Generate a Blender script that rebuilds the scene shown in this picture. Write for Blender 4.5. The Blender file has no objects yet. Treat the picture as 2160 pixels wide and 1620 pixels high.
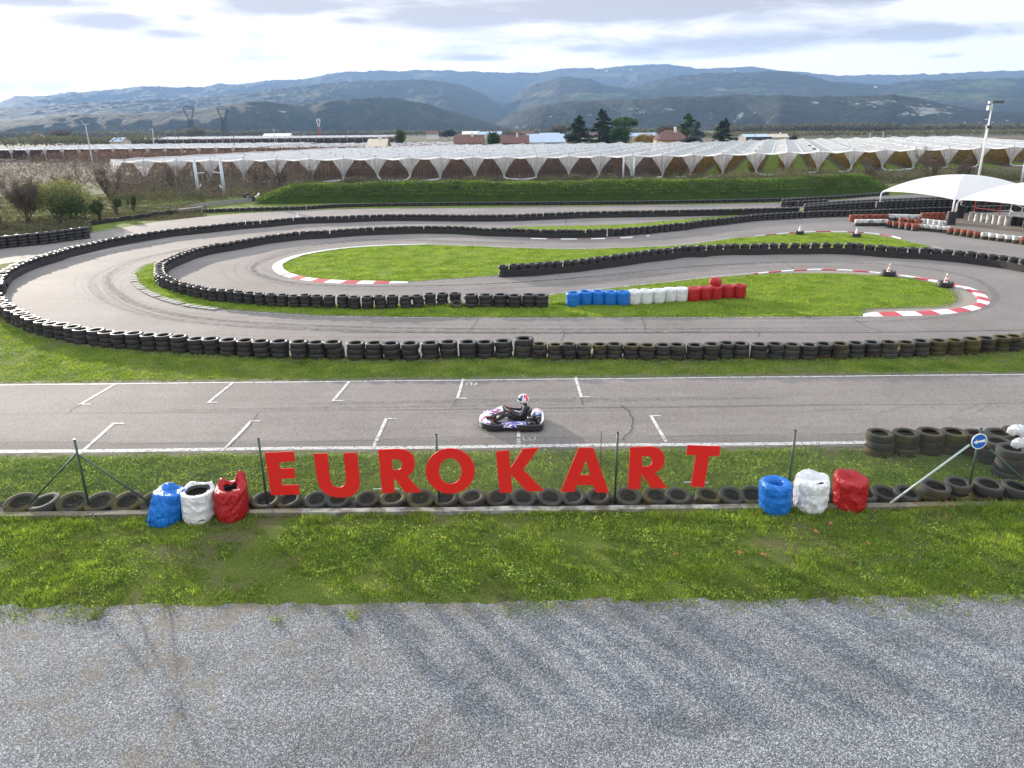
import bpy, bmesh, math, random
import numpy as np
from mathutils import Vector, Matrix
from mathutils.geometry import tessellate_polygon
random.seed(7); rng = np.random.default_rng(7)
scene = bpy.context.scene
C = scene.collection
rad = math.radians

# ------------------------------------------------------------------ camera
HAZE = 8.8e-5
FPX = 1560.0; CAMH = 8.6; PITCH = 19.16; ROLL = -0.6
cam_d = bpy.data.cameras.new('camera'); cam = bpy.data.objects.new('camera', cam_d); C.objects.link(cam)
cam_d.sensor_width = 36.0; cam_d.lens = 36.0 * FPX / 2160.0
cam_d.clip_start = 0.1; cam_d.clip_end = 30000
RM = Matrix.Rotation(rad(90 - PITCH), 3, 'X') @ Matrix.Rotation(rad(ROLL), 3, 'Z')
cam.matrix_world = Matrix.Translation((0, 0, CAMH)) @ RM.to_4x4()
scene.camera = cam
RN = np.array(RM)

def ray(x, y):
    return RN @ np.array([(x - 1080) / FPX, -(y - 810) / FPX, -1.0])
def at(x, y, z=0.0):            # survey point of the photograph -> ground position
    d = ray(x, y); t = (z - CAMH) / d[2]
    return (float(d[0] * t), float(d[1] * t))
def atY(x, y, Y):               # -> (x, z) on the upright plane at distance Y
    d = ray(x, y); t = Y / d[1]
    return (float(d[0] * t), float(CAMH + d[2] * t))

# ------------------------------------------------------------------ object helpers
def tag(o, label=None, cat=None, group=None, kind=None):
    if label: o['label'] = label
    if cat: o['category'] = cat
    if group: o['group'] = group
    if kind: o['kind'] = kind
    return o
def empty(name, loc=(0, 0, 0), rz=0.0):
    o = bpy.data.objects.new(name, None); C.objects.link(o)
    o.location = loc; o.rotation_euler = (0, 0, rz); o.empty_display_size = 0.2
    return o
def link(name, me, parent=None, loc=None, rot=None, scale=None):
    o = bpy.data.objects.new(name, me); C.objects.link(o)
    if parent: o.parent = parent
    if loc is not None: o.location = loc
    if rot is not None: o.rotation_euler = rot
    if scale is not None: o.scale = scale
    return o
class MB:
    def __init__(s): s.v = []; s.f = []; s.m = []
    def add(s, vs, fs, m=0):
        b = len(s.v); s.v.extend([tuple(p) for p in vs])
        for f in fs: s.f.append(tuple(b + i for i in f)); s.m.append(m)
        return s
    def box(s, x0, x1, y0, y1, z0, z1, m=0):
        return s.add([(x0,y0,z0),(x1,y0,z0),(x1,y1,z0),(x0,y1,z0),(x0,y0,z1),(x1,y0,z1),(x1,y1,z1),(x0,y1,z1)],
                     [(0,3,2,1),(4,5,6,7),(0,1,5,4),(1,2,6,5),(2,3,7,6),(3,0,4,7)], m)
    def tube(s, pts, r, n=8, m=0, cap=True, closed=False):
        pts = [Vector(p) for p in pts]; k = len(pts)
        rs = r if isinstance(r, (list, tuple)) else [r] * k
        vs = []; up = None
        for i, p in enumerate(pts):
            a = pts[i - 1] if (i > 0 or closed) else pts[i]; b = pts[(i + 1) % k] if (i < k - 1 or closed) else pts[i]
            t = (b - a).normalized()
            if up is None:
                up = Vector((0, 0, 1)) if abs(t.z) < 0.9 else Vector((1, 0, 0))
            u = t.cross(up)
            if u.length < 1e-5: u = t.cross(Vector((0, 1, 0)))
            u.normalize(); w = u.cross(t).normalized(); up = w
            for j in range(n):
                an = 2 * math.pi * j / n
                vs.append(p + (u * math.cos(an) + w * math.sin(an)) * rs[i])
        fs = []
        for i in range(k if closed else k - 1):
            i2 = (i + 1) % k
            for j in range(n):
                j2 = (j + 1) % n
                fs.append((i * n + j, i * n + j2, i2 * n + j2, i2 * n + j))
        if cap and not closed:
            fs.append(tuple(range(n - 1, -1, -1))); fs.append(tuple((k - 1) * n + j for j in range(n)))
        return s.add(vs, fs, m)
    def lathe(s, prof, n=24, c=(0, 0, 0), m=0, closed=True, axis='Z', warp=None):
        vs = []; k = len(prof)
        for j in range(n):
            a = 2 * math.pi * j / n; ca, sa = math.cos(a), math.sin(a)
            for (r, z) in prof:
                if axis == 'Z': p = (c[0] + r * ca, c[1] + r * sa, c[2] + z)
                elif axis == 'Y': p = (c[0] + r * ca, c[1] + z, c[2] + r * sa)
                else: p = (c[0] + z, c[1] + r * ca, c[2] + r * sa)
                vs.append(p)
        fs = []
        for j in range(n):
            j2 = (j + 1) % n
            for i in range(k if closed else k - 1):
                i2 = (i + 1) % k
                fs.append((j * k + i, j2 * k + i, j2 * k + i2, j * k + i2))
        return s.add(vs, fs, m)
    def poly(s, pts, z0, z1=None, m=0):       # flat polygon, or prism when z1 given (xy outline)
        tri = tessellate_polygon([[Vector((p[0], p[1], 0)) for p in pts]])
        n = len(pts)
        def up(t):
            a, b, c = [Vector((pts[i][0], pts[i][1], 0)) for i in t]
            return t if (b - a).cross(c - a).z > 0 else (t[0], t[2], t[1])
        if z1 is None:
            return s.add([(p[0], p[1], z0) for p in pts], [up(t) for t in tri], m)
        vs = [(p[0], p[1], z1) for p in pts] + [(p[0], p[1], z0) for p in pts]
        fs = [up(t) for t in tri] + [tuple(n + i for i in reversed(up(t))) for t in tri]
        fs += [(i, (i + 1) % n, n + (i + 1) % n, n + i) for i in range(n)]
        return s.add(vs, fs, m)
    def mesh(s, name, mats, smooth=False):
        me = bpy.data.meshes.new(name)
        me.from_pydata(s.v, [], s.f)
        for m in (mats if isinstance(mats, (list, tuple)) else [mats]): me.materials.append(m)
        if any(s.m): me.polygons.foreach_set('material_index', s.m)
        if smooth: me.polygons.foreach_set('use_smooth', [True] * len(s.f))
        me.update(); return me
    def build(s, name, mats, parent=None, smooth=False, loc=None, rot=None, fixn=False):
        me = s.mesh(name, mats, smooth)
        if fixn:
            bm = bmesh.new(); bm.from_mesh(me); bmesh.ops.recalc_face_normals(bm, faces=bm.faces); bm.to_mesh(me); bm.free()
        return link(name, me, parent, loc, rot)
def npmesh(name, V, Fa, mat, smooth=False, nper=3):
    """big mesh straight from arrays; all faces have nper corners"""
    V = np.asarray(V, dtype=np.float32).reshape(-1, 3); Fa = np.asarray(Fa, dtype=np.int32).reshape(-1, nper)
    me = bpy.data.meshes.new(name)
    me.vertices.add(len(V)); me.vertices.foreach_set('co', V.ravel())
    me.loops.add(Fa.size); me.loops.foreach_set('vertex_index', Fa.ravel())
    me.polygons.add(len(Fa)); me.polygons.foreach_set('loop_start', np.arange(0, Fa.size, nper, dtype=np.int32))
    me.polygons.foreach_set('loop_total', np.full(len(Fa), nper, dtype=np.int32))
    if smooth: me.polygons.foreach_set('use_smooth', np.ones(len(Fa), dtype=bool))
    for m in (mat if isinstance(mat, (list, tuple)) else [mat]): me.materials.append(m)
    me.update(calc_edges=True); me.validate(); return me

def catmull(pts, n=6, closed=False):
    P = [np.array(p, float) for p in pts]; k = len(P); out = []
    rng_ = range(k if closed else k - 1)
    for i in rng_:
        p0 = P[(i - 1) % k] if (closed or i > 0) else 2 * P[0] - P[1]
        p1 = P[i]; p2 = P[(i + 1) % k]
        p3 = P[(i + 2) % k] if (closed or i + 2 < k) else 2 * P[-1] - P[-2]
        for j in range(n):
            t = j / n
            out.append(0.5 * ((2 * p1) + (-p0 + p2) * t + (2 * p0 - 5 * p1 + 4 * p2 - p3) * t * t + (-p0 + 3 * p1 - 3 * p2 + p3) * t ** 3))
    if not closed: out.append(P[-1])
    return out
def resample(pts, step, closed=False):
    P = np.array(pts, float)
    if closed: P = np.vstack([P, P[:1]])
    d = np.r_[0, np.cumsum(np.hypot(*(P[1:, :2] - P[:-1, :2]).T))]
    n = max(2, int(round(d[-1] / step)) + 1); s = np.linspace(0, d[-1], n)
    return np.stack([np.interp(s, d, P[:, i]) for i in range(P.shape[1])], 1)
def G(lst, n=4, closed=False, z=0.0):        # pixel survey list -> smooth ground curve
    return catmull([at(x, y, z) for x, y in lst], n, closed)

# value noise (numpy)
_perm = rng.random((256, 256))
def vnoise(x, y):
    x = np.asarray(x, float); y = np.asarray(y, float)
    xi = np.floor(x).astype(int); yi = np.floor(y).astype(int); fx = x - xi; fy = y - yi
    fx = fx * fx * (3 - 2 * fx); fy = fy * fy * (3 - 2 * fy)
    a = _perm[xi & 255, yi & 255]; b = _perm[(xi + 1) & 255, yi & 255]; c = _perm[xi & 255, (yi + 1) & 255]; d = _perm[(xi + 1) & 255, (yi + 1) & 255]
    return (a * (1 - fx) + b * fx) * (1 - fy) + (c * (1 - fx) + d * fx) * fy
def fbm(x, y, o=5, g=0.5):
    s = 0; a = 1; t = 0
    for i in range(o):
        s = s + a * vnoise(x * 2 ** i + 17 * i, y * 2 ** i + 31 * i); t += a; a *= g
    return s / t
def inpoly(px, py, poly):
    poly = np.array(poly); n = len(poly); ins = np.zeros(len(px), bool); j = n - 1
    for i in range(n):
        xi, yi = poly[i]; xj, yj = poly[j]
        c = ((yi > py) != (yj > py)) & (px < (xj - xi) * (py - yi) / (yj - yi + 1e-12) + xi)
        ins ^= c; j = i
    return ins

# ------------------------------------------------------------------ materials
class N:
    def __init__(s, name):
        s.mat = bpy.data.materials.new(name); s.mat.use_nodes = True; s.t = s.mat.node_tree; s.t.nodes.clear()
        s.out = s.n('ShaderNodeOutputMaterial')
    def n(s, ty, **kw):
        nd = s.t.nodes.new(ty)
        for k, v in kw.items():
            if k[0] == '_': setattr(nd, k[1:], v)
            else:
                key = k.replace('__', ' ')
                if key.startswith('i') and key[1:].isdigit(): key = int(key[1:])
                if hasattr(v, 'is_output'): s.t.links.new(v, nd.inputs[key])
                else: nd.inputs[key].default_value = v
        return nd
    def l(s, a, b): s.t.links.new(a, b)
    def pos(s): return s.n('ShaderNodeNewGeometry').outputs['Position']
    def obj(s): return s.n('ShaderNodeTexCoord').outputs['Object']
    def mapv(s, v, scale): 
        return s.n('ShaderNodeMapping', Vector=v, Scale=scale).outputs[0]
    def noise(s, v, scale, detail=4, rough=0.55, dist=0.0):
        return s.n('ShaderNodeTexNoise', Vector=v, Scale=scale, Detail=detail, Roughness=rough, Distortion=dist).outputs['Fac']
    def ramp(s, f, stops, interp='LINEAR'):
        nd = s.n('ShaderNodeValToRGB', Fac=f); cr = nd.color_ramp; cr.interpolation = interp
        while len(cr.elements) > 1: cr.elements.remove(cr.elements[-1])
        for i, (p, c) in enumerate(stops):
            e = cr.elements[0] if i == 0 else cr.elements.new(p)
            e.position = p; c = (c, c, c) if isinstance(c, (int, float)) else c; e.color = (c[0], c[1], c[2], 1)
        return nd.outputs[0]
    def mix(s, f, a, b, mode='MIX'):
        nd = s.n('ShaderNodeMix', _data_type='RGBA', _blend_type=mode)
        for sk, v in ((nd.inputs[0], f), (nd.inputs[6], a), (nd.inputs[7], b)):
            if hasattr(v, 'is_output'): s.l(v, sk)
            elif isinstance(v, (int, float)): sk.default_value = v
            else: sk.default_value = (v[0], v[1], v[2], 1)
        return nd.outputs[2]
    def math(s, op, a, b=0.0, clamp=False):
        nd = s.n('ShaderNodeMath', _operation=op); nd.use_clamp = clamp
        for i, v in ((0, a), (1, b)):
            if hasattr(v, 'is_output'): s.l(v, nd.inputs[i])
            else: nd.inputs[i].default_value = v
        return nd.outputs[0]
    def bump(s, h, strength, dist=0.02):
        return s.n('ShaderNodeBump', Height=h, Strength=strength, Distance=dist).outputs[0]
    def surf(s, sh): s.l(sh, s.out.inputs['Surface']); return s.mat
    def bsdf(s, color, rough=0.8, normal=None, spec=0.5, metal=0.0, coat=0.0):
        nd = s.n('ShaderNodeBsdfPrincipled')
        for k, v in (('Base Color', color), ('Roughness', rough), ('Metallic', metal), ('Specular IOR Level', spec), ('Coat Weight', coat)):
            if hasattr(v, 'is_output'): s.l(v, nd.inputs[k])
            elif k == 'Base Color': nd.inputs[k].default_value = (v[0], v[1], v[2], 1)
            else: nd.inputs[k].default_value = v
        if normal is not None: s.l(normal, nd.inputs['Normal'])
        return nd.outputs[0]
    def trans(s, color, normal=None):
        nd = s.n('ShaderNodeBsdfTranslucent')
        if hasattr(color, 'is_output'): s.l(color, nd.inputs[0])
        else: nd.inputs[0].default_value = (*color, 1)
        return nd.outputs[0]
    def mixsh(s, f, a, b):
        nd = s.n('ShaderNodeMixShader')
        if hasattr(f, 'is_output'): s.l(f, nd.inputs[0])
        else: nd.inputs[0].default_value = f
        s.l(a, nd.inputs[1]); s.l(b, nd.inputs[2]); return nd.outputs[0]
def plain(name, col, rough=0.6, var=0.12, scale=6.0, bump=0.0, metal=0.0, spec=0.5, coat=0.0):
    m = N(name); p = m.obj(); f = m.noise(p, scale, 5)
    c = m.mix(f, [x * (1 - var) for x in col], [min(1, x * (1 + var)) for x in col])
    nr = m.bump(m.noise(p, scale * 6, 3), bump) if bump else None
    return m.surf(m.bsdf(c, rough, nr, spec, metal, coat))

def ramp_leaf(name, cols, trans=0.35, scale=0.6, rough=0.6, isl_=0.75):
    """leaf / blade material: colour varies from clump to clump and from leaf to leaf"""
    m = N(name); p = m.pos(); a = m.noise(p, scale, 4, 0.6)
    isl = m.n('ShaderNodeNewGeometry').outputs['Random Per Island']
    f = m.math('ADD', m.math('MULTIPLY', a, 1.5), m.math('MULTIPLY', m.math('SUBTRACT', isl, 0.5), isl_))
    f = m.math('SUBTRACT', f, 0.25, True)
    k = len(cols); c = m.ramp(f, [(i / (k - 1), cols[i]) for i in range(k)])
    b = m.bsdf(c, rough, spec=0.25)
    return m.surf(m.mixsh(trans, b, m.trans(m.mix(1.0, c, (1.5, 1.45, 0.8), 'MULTIPLY'))))
M = {}
def mk_asphalt(name, c0, c1, tint):
    m = N(name); p = m.pos()
    fine = m.noise(p, 45, 3, 0.7); mid = m.noise(p, 2.2, 5, 0.6); big = m.noise(p, 0.22, 4, 0.6)
    str_ = m.noise(m.mapv(p, (0.12, 1.6, 1)), 1.0, 5, 0.6)
    c = m.mix(m.ramp(big, [(0.35, 0), (0.65, 1)]), c0, c1)
    c = m.mix(m.math('MULTIPLY', m.ramp(str_, [(0.42, 0), (0.7, 1)]), 0.38), c, tint)
    c = m.mix(m.math('MULTIPLY', m.ramp(mid, [(0.5, 0), (0.75, 1)]), 0.22), c, [x * 0.6 for x in c0])
    v = m.n('ShaderNodeTexVoronoi', Vector=p, Scale=38.0)
    sp = m.ramp(v.outputs['Color'], [(0.0, 0.62), (0.5, 1.0), (1.0, 1.42)])
    c = m.mix(1.0, c, sp, 'MULTIPLY')
    c = m.mix(m.ramp(fine, [(0.60, 0), (0.78, 0.5)]), c, [x * 1.9 for x in c1])
    nr = m.bump(m.math('ADD', fine, m.math('MULTIPLY', v.outputs['Distance'], 0.8)), 0.35, 0.012)
    return m.surf(m.bsdf(c, 0.85, nr, 0.2))
M['asphalt'] = mk_asphalt('old pinkish asphalt', (0.158, 0.139, 0.127), (0.196, 0.175, 0.162), (0.118, 0.105, 0.098))
M['asphalt_t'] = mk_asphalt('circuit asphalt', (0.152, 0.136, 0.125), (0.190, 0.171, 0.159), (0.122, 0.109, 0.101))

def mk_ground():
    m = N('grassy soil'); p = m.pos()
    sep = m.n('ShaderNodeSeparateXYZ', Vector=p)
    a = m.noise(p, 0.9, 6, 0.65); b = m.noise(p, 9, 4, 0.7); big = m.noise(p, 0.16, 4, 0.6)
    g = m.ramp(a, [(0.25, (0.06, 0.09, 0.020)), (0.5, (0.12, 0.16, 0.028)), (0.75, (0.19, 0.22, 0.045))])
    g = m.mix(m.ramp(b, [(0.55, 0), (0.8, 0.5)]), g, (0.16, 0.15, 0.08))
    bare = m.ramp(m.math('ADD', m.math('MULTIPLY', big, 0.7), m.math('MULTIPLY', a, 0.4)), [(0.55, 0), (0.66, 0.85)])
    g = m.mix(bare, g, m.mix(b, (0.07, 0.055, 0.035), (0.20, 0.165, 0.11)))
    g = m.mix(1.0, g, m.ramp(m.noise(p, 38, 4, 0.8), [(0.35, 0.35), (0.65, 1.5)]), 'MULTIPLY')
    # farmland beyond the circuit
    f1 = m.noise(m.mapv(p, (0.012, 0.03, 1)), 1, 4, 0.6)
    far = m.ramp(f1, [(0.3, (0.10, 0.075, 0.055)), (0.45, (0.13, 0.10, 0.075)), (0.55, (0.075, 0.085, 0.04)), (0.7, (0.11, 0.11, 0.06))])
    yy = m.math('MULTIPLY', m.math('SUBTRACT', sep.outputs[1], 104.0), 0.06, True)
    c = m.mix(yy, g, far)
    nr = m.bump(m.math('ADD', b, m.noise(p, 38, 3, .7)), 1.0, 0.06)
    return m.surf(m.bsdf(c, 0.95, nr, 0.1))
M['ground'] = mk_ground()
def mk_turf(name, lo, mid, hi, sc=1.0):
    m = N(name); p = m.pos()
    a = m.noise(p, 0.8 * sc, 6, 0.65, 0.6); b = m.noise(p, 7 * sc, 5, 0.75); s = m.noise(p, 42, 3, 0.7)
    c = m.ramp(m.math('ADD', m.math('MULTIPLY', a, 0.55), m.math('MULTIPLY', b, 0.45)), [(0.3, lo), (0.5, mid), (0.68, hi)])
    c = m.mix(m.ramp(s, [(0.5, 0), (0.75, 0.45)]), c, [x * 1.5 for x in hi])
    h = m.math('ADD', m.math('MULTIPLY', b, 1.0), m.math('MULTIPLY', s, 0.5))
    return m.surf(m.bsdf(c, 0.9, m.bump(h, 1.0, 0.12), 0.1))
M['turf'] = mk_turf('short turf', (0.07, 0.115, 0.013), (0.135, 0.20, 0.022), (0.23, 0.295, 0.04))
M['berm'] = mk_turf('rough bank grass', (0.045, 0.038, 0.020), (0.030, 0.055, 0.012), (0.055, 0.095, 0.018), 1.3)
def mk_gravel():
    m = N('pale gravel'); p = m.pos()
    v = m.n('ShaderNodeTexVoronoi', Vector=p, Scale=56.0); v2 = m.n('ShaderNodeTexVoronoi', Vector=p, Scale=105.0)
    c = m.ramp(m.n('ShaderNodeSeparateColor', Color=v.outputs['Color']).outputs[0], [(0, (0.055, 0.059, 0.064)), (0.35, (0.115, 0.123, 0.130)), (0.7, (0.19, 0.198, 0.206)), (1, (0.40, 0.405, 0.41))])
    c2 = m.ramp(m.n('ShaderNodeSeparateColor', Color=v2.outputs['Color']).outputs[1], [(0, 0.65), (0.6, 1.0), (1, 1.4)])
    c = m.mix(1.0, c, c2, 'MULTIPLY')
    big = m.noise(p, 0.55, 5, 0.6); c = m.mix(1.0, c, m.mix(1.0, m.ramp(big, [(0.3, 0.74), (0.7, 1.18)]), m.ramp(m.noise(m.mapv(p, (.25, 1.4, 1)), 0.7, 4, .6), [(0.35, 0.84), (0.65, 1.08)]), 'MULTIPLY'), 'MULTIPLY')
    sep = m.n('ShaderNodeSeparateXYZ', Vector=p)
    left = m.math('MULTIPLY', m.math('SUBTRACT', 1.5, sep.outputs[0]), 0.12, True)
    edge = m.math('MULTIPLY', m.math('SUBTRACT', sep.outputs[1], 11.35), 1.3, True); edge = m.math('MULTIPLY', edge, m.ramp(m.noise(p, 2.6, 6, 0.75), [(0.42, 0), (0.58, 0.85)]))
    c = m.mix(edge, c, m.mix(m.noise(p, 22, 3), (0.07, 0.055, 0.03), (0.19, 0.15, 0.10)))
    pat = m.ramp(m.noise(p, 1.1, 6, 0.7, 0.8), [(0.50, 0), (0.62, 0.6)])
    c = m.mix(m.math('MULTIPLY', pat, left), c, (0.15, 0.115, 0.075))
    h = m.math('SUBTRACT', 1.0, v.outputs['Distance']); h2 = m.math('MULTIPLY', m.math('SUBTRACT', 1.0, v2.outputs['Distance']), 0.35)
    return m.surf(m.bsdf(c, 0.8, m.bump(m.math('ADD', h, h2), 0.7, 0.018), 0.25))
M['gravel'] = mk_gravel()
M['soil'] = plain('dark soil and bore shade', (0.028, 0.024, 0.018), 0.95, 0.5, 5, 0.5)
M['dirt'] = plain('worn dirt', (0.20, 0.175, 0.145), 0.95, 0.3, 1.5, 0.6)
M['pit'] = plain('brown pit paving', (0.16, 0.135, 0.11), 0.9, 0.15, 0.7, 0.2)
def mk_paint(name, col, wear=0.45):
    m = N(name); p = m.pos()
    f = m.ramp(m.noise(p, 9, 6, 0.75), [(wear, 0.0), (wear + 0.14, 1.0)])
    c = m.mix(m.noise(p, 1.5, 4), [x * 0.8 for x in col], col)
    tr = m.n('ShaderNodeBsdfTransparent').outputs[0]
    return m.surf(m.mixsh(f, tr, m.bsdf(c, 0.7)))
M['line'] = mk_paint('worn white line paint', (0.55, 0.54, 0.52), 0.36)
M['line2'] = mk_paint('fresh white line paint', (0.70, 0.70, 0.68), 0.20)
M['kerb_w'] = plain('kerb white paint', (0.74, 0.74, 0.73), 0.6, 0.2, 3)
M['kerb_r'] = plain('kerb red paint', (0.42, 0.035, 0.045), 0.6, 0.35, 3)
def mk_mark(name, col, lo, op):
    m = N(name); p = m.pos(); f = m.ramp(m.noise(p, 3.0, 5, 0.7), [(lo, 0), (lo + 0.3, op)])
    return m.surf(m.mixsh(f, m.n('ShaderNodeBsdfTransparent').outputs[0], m.bsdf(col, 0.8)))
M['kerb_d'] = plain('faded dark red kerb', (0.13, 0.035, 0.035), 0.7, 0.3, 3)
M['wear'] = mk_mark('trampled muddy edge', (0.17, 0.145, 0.11), 0.38, 0.75)
M['skid'] = mk_mark('rubber skid', (0.05, 0.045, 0.045), 0.35, 0.26)
M['crack'] = mk_mark('asphalt crack', (0.03, 0.028, 0.026), 0.15, 0.9)
def mk_rubber(name, base, moss=None, amt=0.0, rough=0.55, pbase=1.0):
    m = N(name); p = m.obj(); w = m.pos()
    f = m.noise(p, 5, 4); c = m.mix(f, [x * 0.75 for x in base], [x * 1.35 for x in base])
    dust = m.ramp(m.noise(w, 3.1, 5, 0.7), [(0.5, 0), (0.8, 0.16)]); c = m.mix(dust, c, (0.075, 0.062, 0.052))
    if moss:
        c = m.mix(m.ramp(m.noise(w, 2.3, 4, 0.65), [(0.5 - amt, 0), (0.62 - amt * 0.5, 0.9)]), c, moss)
    gr = m.n('ShaderNodeTexWave', Vector=p, Scale=9.0, _bands_direction='Z', Distortion=0.0).outputs['Fac']
    h = m.math('ADD', m.math('MULTIPLY', gr, 0.7), m.noise(p, 40, 2))
    return m.surf(m.bsdf(c, rough, m.bump(h, 0.35, 0.01), 0.4))
M['rubber'] = mk_rubber('black tyre rubber', (0.022, 0.020, 0.020))
M['rubber_moss'] = mk_rubber('mossy tyre rubber', (0.020, 0.018, 0.015), (0.072, 0.056, 0.010), 0.07, 0.8)
M['rubber_brown'] = mk_rubber('muddy tyre rubber', (0.020, 0.017, 0.014), (0.045, 0.030, 0.014), 0.05, 0.8)
M['rubber_grey'] = mk_rubber('weathered tyre rubber', (0.032, 0.032, 0.031), (0.055, 0.046, 0.024), 0.02, 0.8)
M['tyre_white'] = mk_rubber('white painted rubber', (0.46, 0.46, 0.44), (0.16, 0.15, 0.12), -0.04, 0.6)
M['tyre_orange'] = mk_rubber('orange painted rubber', (0.21, 0.050, 0.024), (0.08, 0.035, 0.022), 0.02, 0.7)
M['belt'] = plain('black conveyor belt rubber', (0.016, 0.015, 0.015), 0.42, 0.3, 1.5)
def mk_plastic(name, col, tr=0.25, rough=0.3):
    m = N(name); p = m.obj()
    f = m.noise(p, 4, 5, 0.6, 1.5); c = m.mix(f, [x * 0.8 for x in col], [min(1, x * 1.15) for x in col])
    h = m.math('ABSOLUTE', m.math('SUBTRACT', m.noise(m.mapv(p, (1, 1, 0.45)), 6, 3, 0.55, 1.8), 0.5)); nr = m.bump(h, 1.0, 0.10)
    return m.surf(m.mixsh(tr, m.bsdf(c, rough, nr, 0.5), m.trans(c)))
M['bag_blue'] = mk_plastic('blue sack plastic', (0.012, 0.20, 0.70), 0.22)
M['bag_white'] = mk_plastic('white sack plastic', (0.86, 0.87, 0.88), 0.22, 0.45)
M['bag_red'] = mk_plastic('red sack plastic', (0.50, 0.018, 0.022), 0.30)
M['hole'] = plain('black void', (0.008, 0.008, 0.008), 0.8, 0.1)
M['fence'] = plain('dark green coated steel', (0.025, 0.06, 0.045), 0.5, 0.2)
M['wire'] = plain('dull green fence wire', (0.055, 0.07, 0.062), 0.5, 0.2, metal=0.2)
M['galv'] = plain('galvanised steel', (0.36, 0.42, 0.40), 0.45, 0.15, metal=0.3)
def mk_letter():
    m = N('red painted board'); p = m.obj(); f = m.noise(p, 1.3, 4); st = m.ramp(m.noise(m.mapv(m.pos(), (7, 7, .8)), 1.0, 5, .7), [(.52, 0), (.75, .28)])
    return m.surf(m.bsdf(m.mix(st, m.mix(f, (0.60, 0.013, 0.012), (0.70, 0.022, 0.014)), (0.30, 0.05, 0.04)), 0.5, None, 0.3))
M['letter'] = mk_letter()
def mk_conc():
    m = N('mossy concrete'); p = m.pos(); a = m.noise(p, 3, 6, 0.7); b = m.noise(p, 14, 4, 0.7)
    c = m.ramp(b, [(0.3, (0.07, 0.06, 0.045)), (0.7, (0.20, 0.18, 0.14))]); c = m.mix(m.ramp(a, [(0.45, 0), (0.65, 0.8)]), c, (0.10, 0.09, 0.035))
    return m.surf(m.bsdf(c, 0.9, m.bump(b, 0.6, 0.02)))
M['concrete'] = mk_conc()
M['limewash'] = mk_rubber('flaking white paint on concrete', (0.30, 0.29, 0.27), (0.09, 0.075, 0.055), 0.09, 0.85)
M['postconc'] = plain('pale concrete', (0.46, 0.50, 0.54), 0.8, 0.15, 1.5)
M['white_metal'] = plain('white painted metal', (0.70, 0.71, 0.72), 0.4, 0.08)
M['red_metal'] = plain('red painted metal', (0.40, 0.04, 0.04), 0.4, 0.1)
M['fabric'] = (lambda m: m.surf(m.mixsh(0.35, m.bsdf(m.mix(m.noise(m.obj(), 1.2, 4), (0.70, 0.69, 0.67), (0.78, 0.77, 0.76)), 0.7), m.trans((0.7, 0.7, 0.7)))))(N('white canopy fabric'))
def mk_net(name, op, streak):
    m = N(name); p = m.pos()
    f = m.noise(m.mapv(p, streak), 1.0, 5, 0.65)
    c = m.mix(f, (0.56, 0.565, 0.58), (0.84, 0.84, 0.84))
    sh = m.mixsh(0.45, m.bsdf(c, 0.6, None, 0.3), m.trans(c))
    o = m.ramp(f, [(0.3, op - 0.16), (0.7, min(1, op + 0.14))])
    return m.surf(m.mixsh(o, m.n('ShaderNodeBsdfTransparent').outputs[0], sh))
M['net_roof'] = mk_net('hail netting', 0.80, (0.5, 0.12, 0.5))
M['net_seam'] = mk_net('bunched netting', 0.95, (1, 0.3, 1))
M['net_drape'] = mk_net('hanging netting', 0.60, (3.0, 3.0, 0.25))
M['wood'] = plain('brown timber', (0.11, 0.075, 0.05), 0.85, 0.3, 3)
M['bark'] = plain('grey brown bark', (0.085, 0.065, 0.05), 0.9, 0.3, 3)
M['grass'] = ramp_leaf('grass blades', [(0.07, 0.12, 0.018), (0.13, 0.21, 0.025), (0.21, 0.31, 0.035), (0.34, 0.41, 0.07)], 0.42, 0.9)
M['grass_dry'] = ramp_leaf('rough verge grass', [(0.26, 0.21, 0.12), (0.08, 0.12, 0.030), (0.14, 0.23, 0.032), (0.25, 0.36, 0.045), (0.46, 0.52, 0.09)], 0.42, 0.7)
M['clover'] = ramp_leaf('clover leaves', [(0.04, 0.08, 0.022), (0.10, 0.17, 0.03), (0.19, 0.29, 0.05), (0.40, 0.48, 0.11)], 0.40, 1.2, 0.7)
M['twig'] = ramp_leaf('bare brown twigs', [(0.060, 0.046, 0.040), (0.10, 0.076, 0.066), (0.14, 0.108, 0.09)], 0.10, 0.2, .8, .4)
M['bankgrass'] = ramp_leaf('bank grass blades', [(0.065, 0.055, 0.025), (0.045, 0.085, 0.018), (0.085, 0.15, 0.024), (0.18, 0.26, 0.04)], 0.35, 0.25)
M['orch_red'] = ramp_leaf('reddish orchard twigs', [(0.075, 0.045, 0.040), (0.13, 0.075, 0.062), (0.17, 0.10, 0.075)], 0.2, 0.15)
M['orch_gold'] = ramp_leaf('autumn orchard leaves', [(0.12, 0.07, 0.03), (0.21, 0.12, 0.03), (0.20, 0.16, 0.035), (0.26, 0.13, 0.04)], 0.35, 0.15)
M['conifer'] = ramp_leaf('cedar needles', [(0.014, 0.028, 0.016), (0.028, 0.048, 0.026), (0.05, 0.07, 0.04)], 0.12, 0.25)
M['conifer_blue'] = ramp_leaf('blue cedar needles', [(0.04, 0.058, 0.05), (0.075, 0.098, 0.088), (0.11, 0.135, 0.12)], 0.12, 0.25)
M['pine'] = ramp_leaf('pine needles', [(0.02, 0.045, 0.014), (0.04, 0.085, 0.022), (0.075, 0.13, 0.032)], 0.15, 0.25)
M['bush'] = ramp_leaf('bush leaves', [(0.07, 0.075, 0.042), (0.115, 0.125, 0.06), (0.17, 0.19, 0.085), (0.26, 0.28, 0.12)], 0.4, 0.35)
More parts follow.
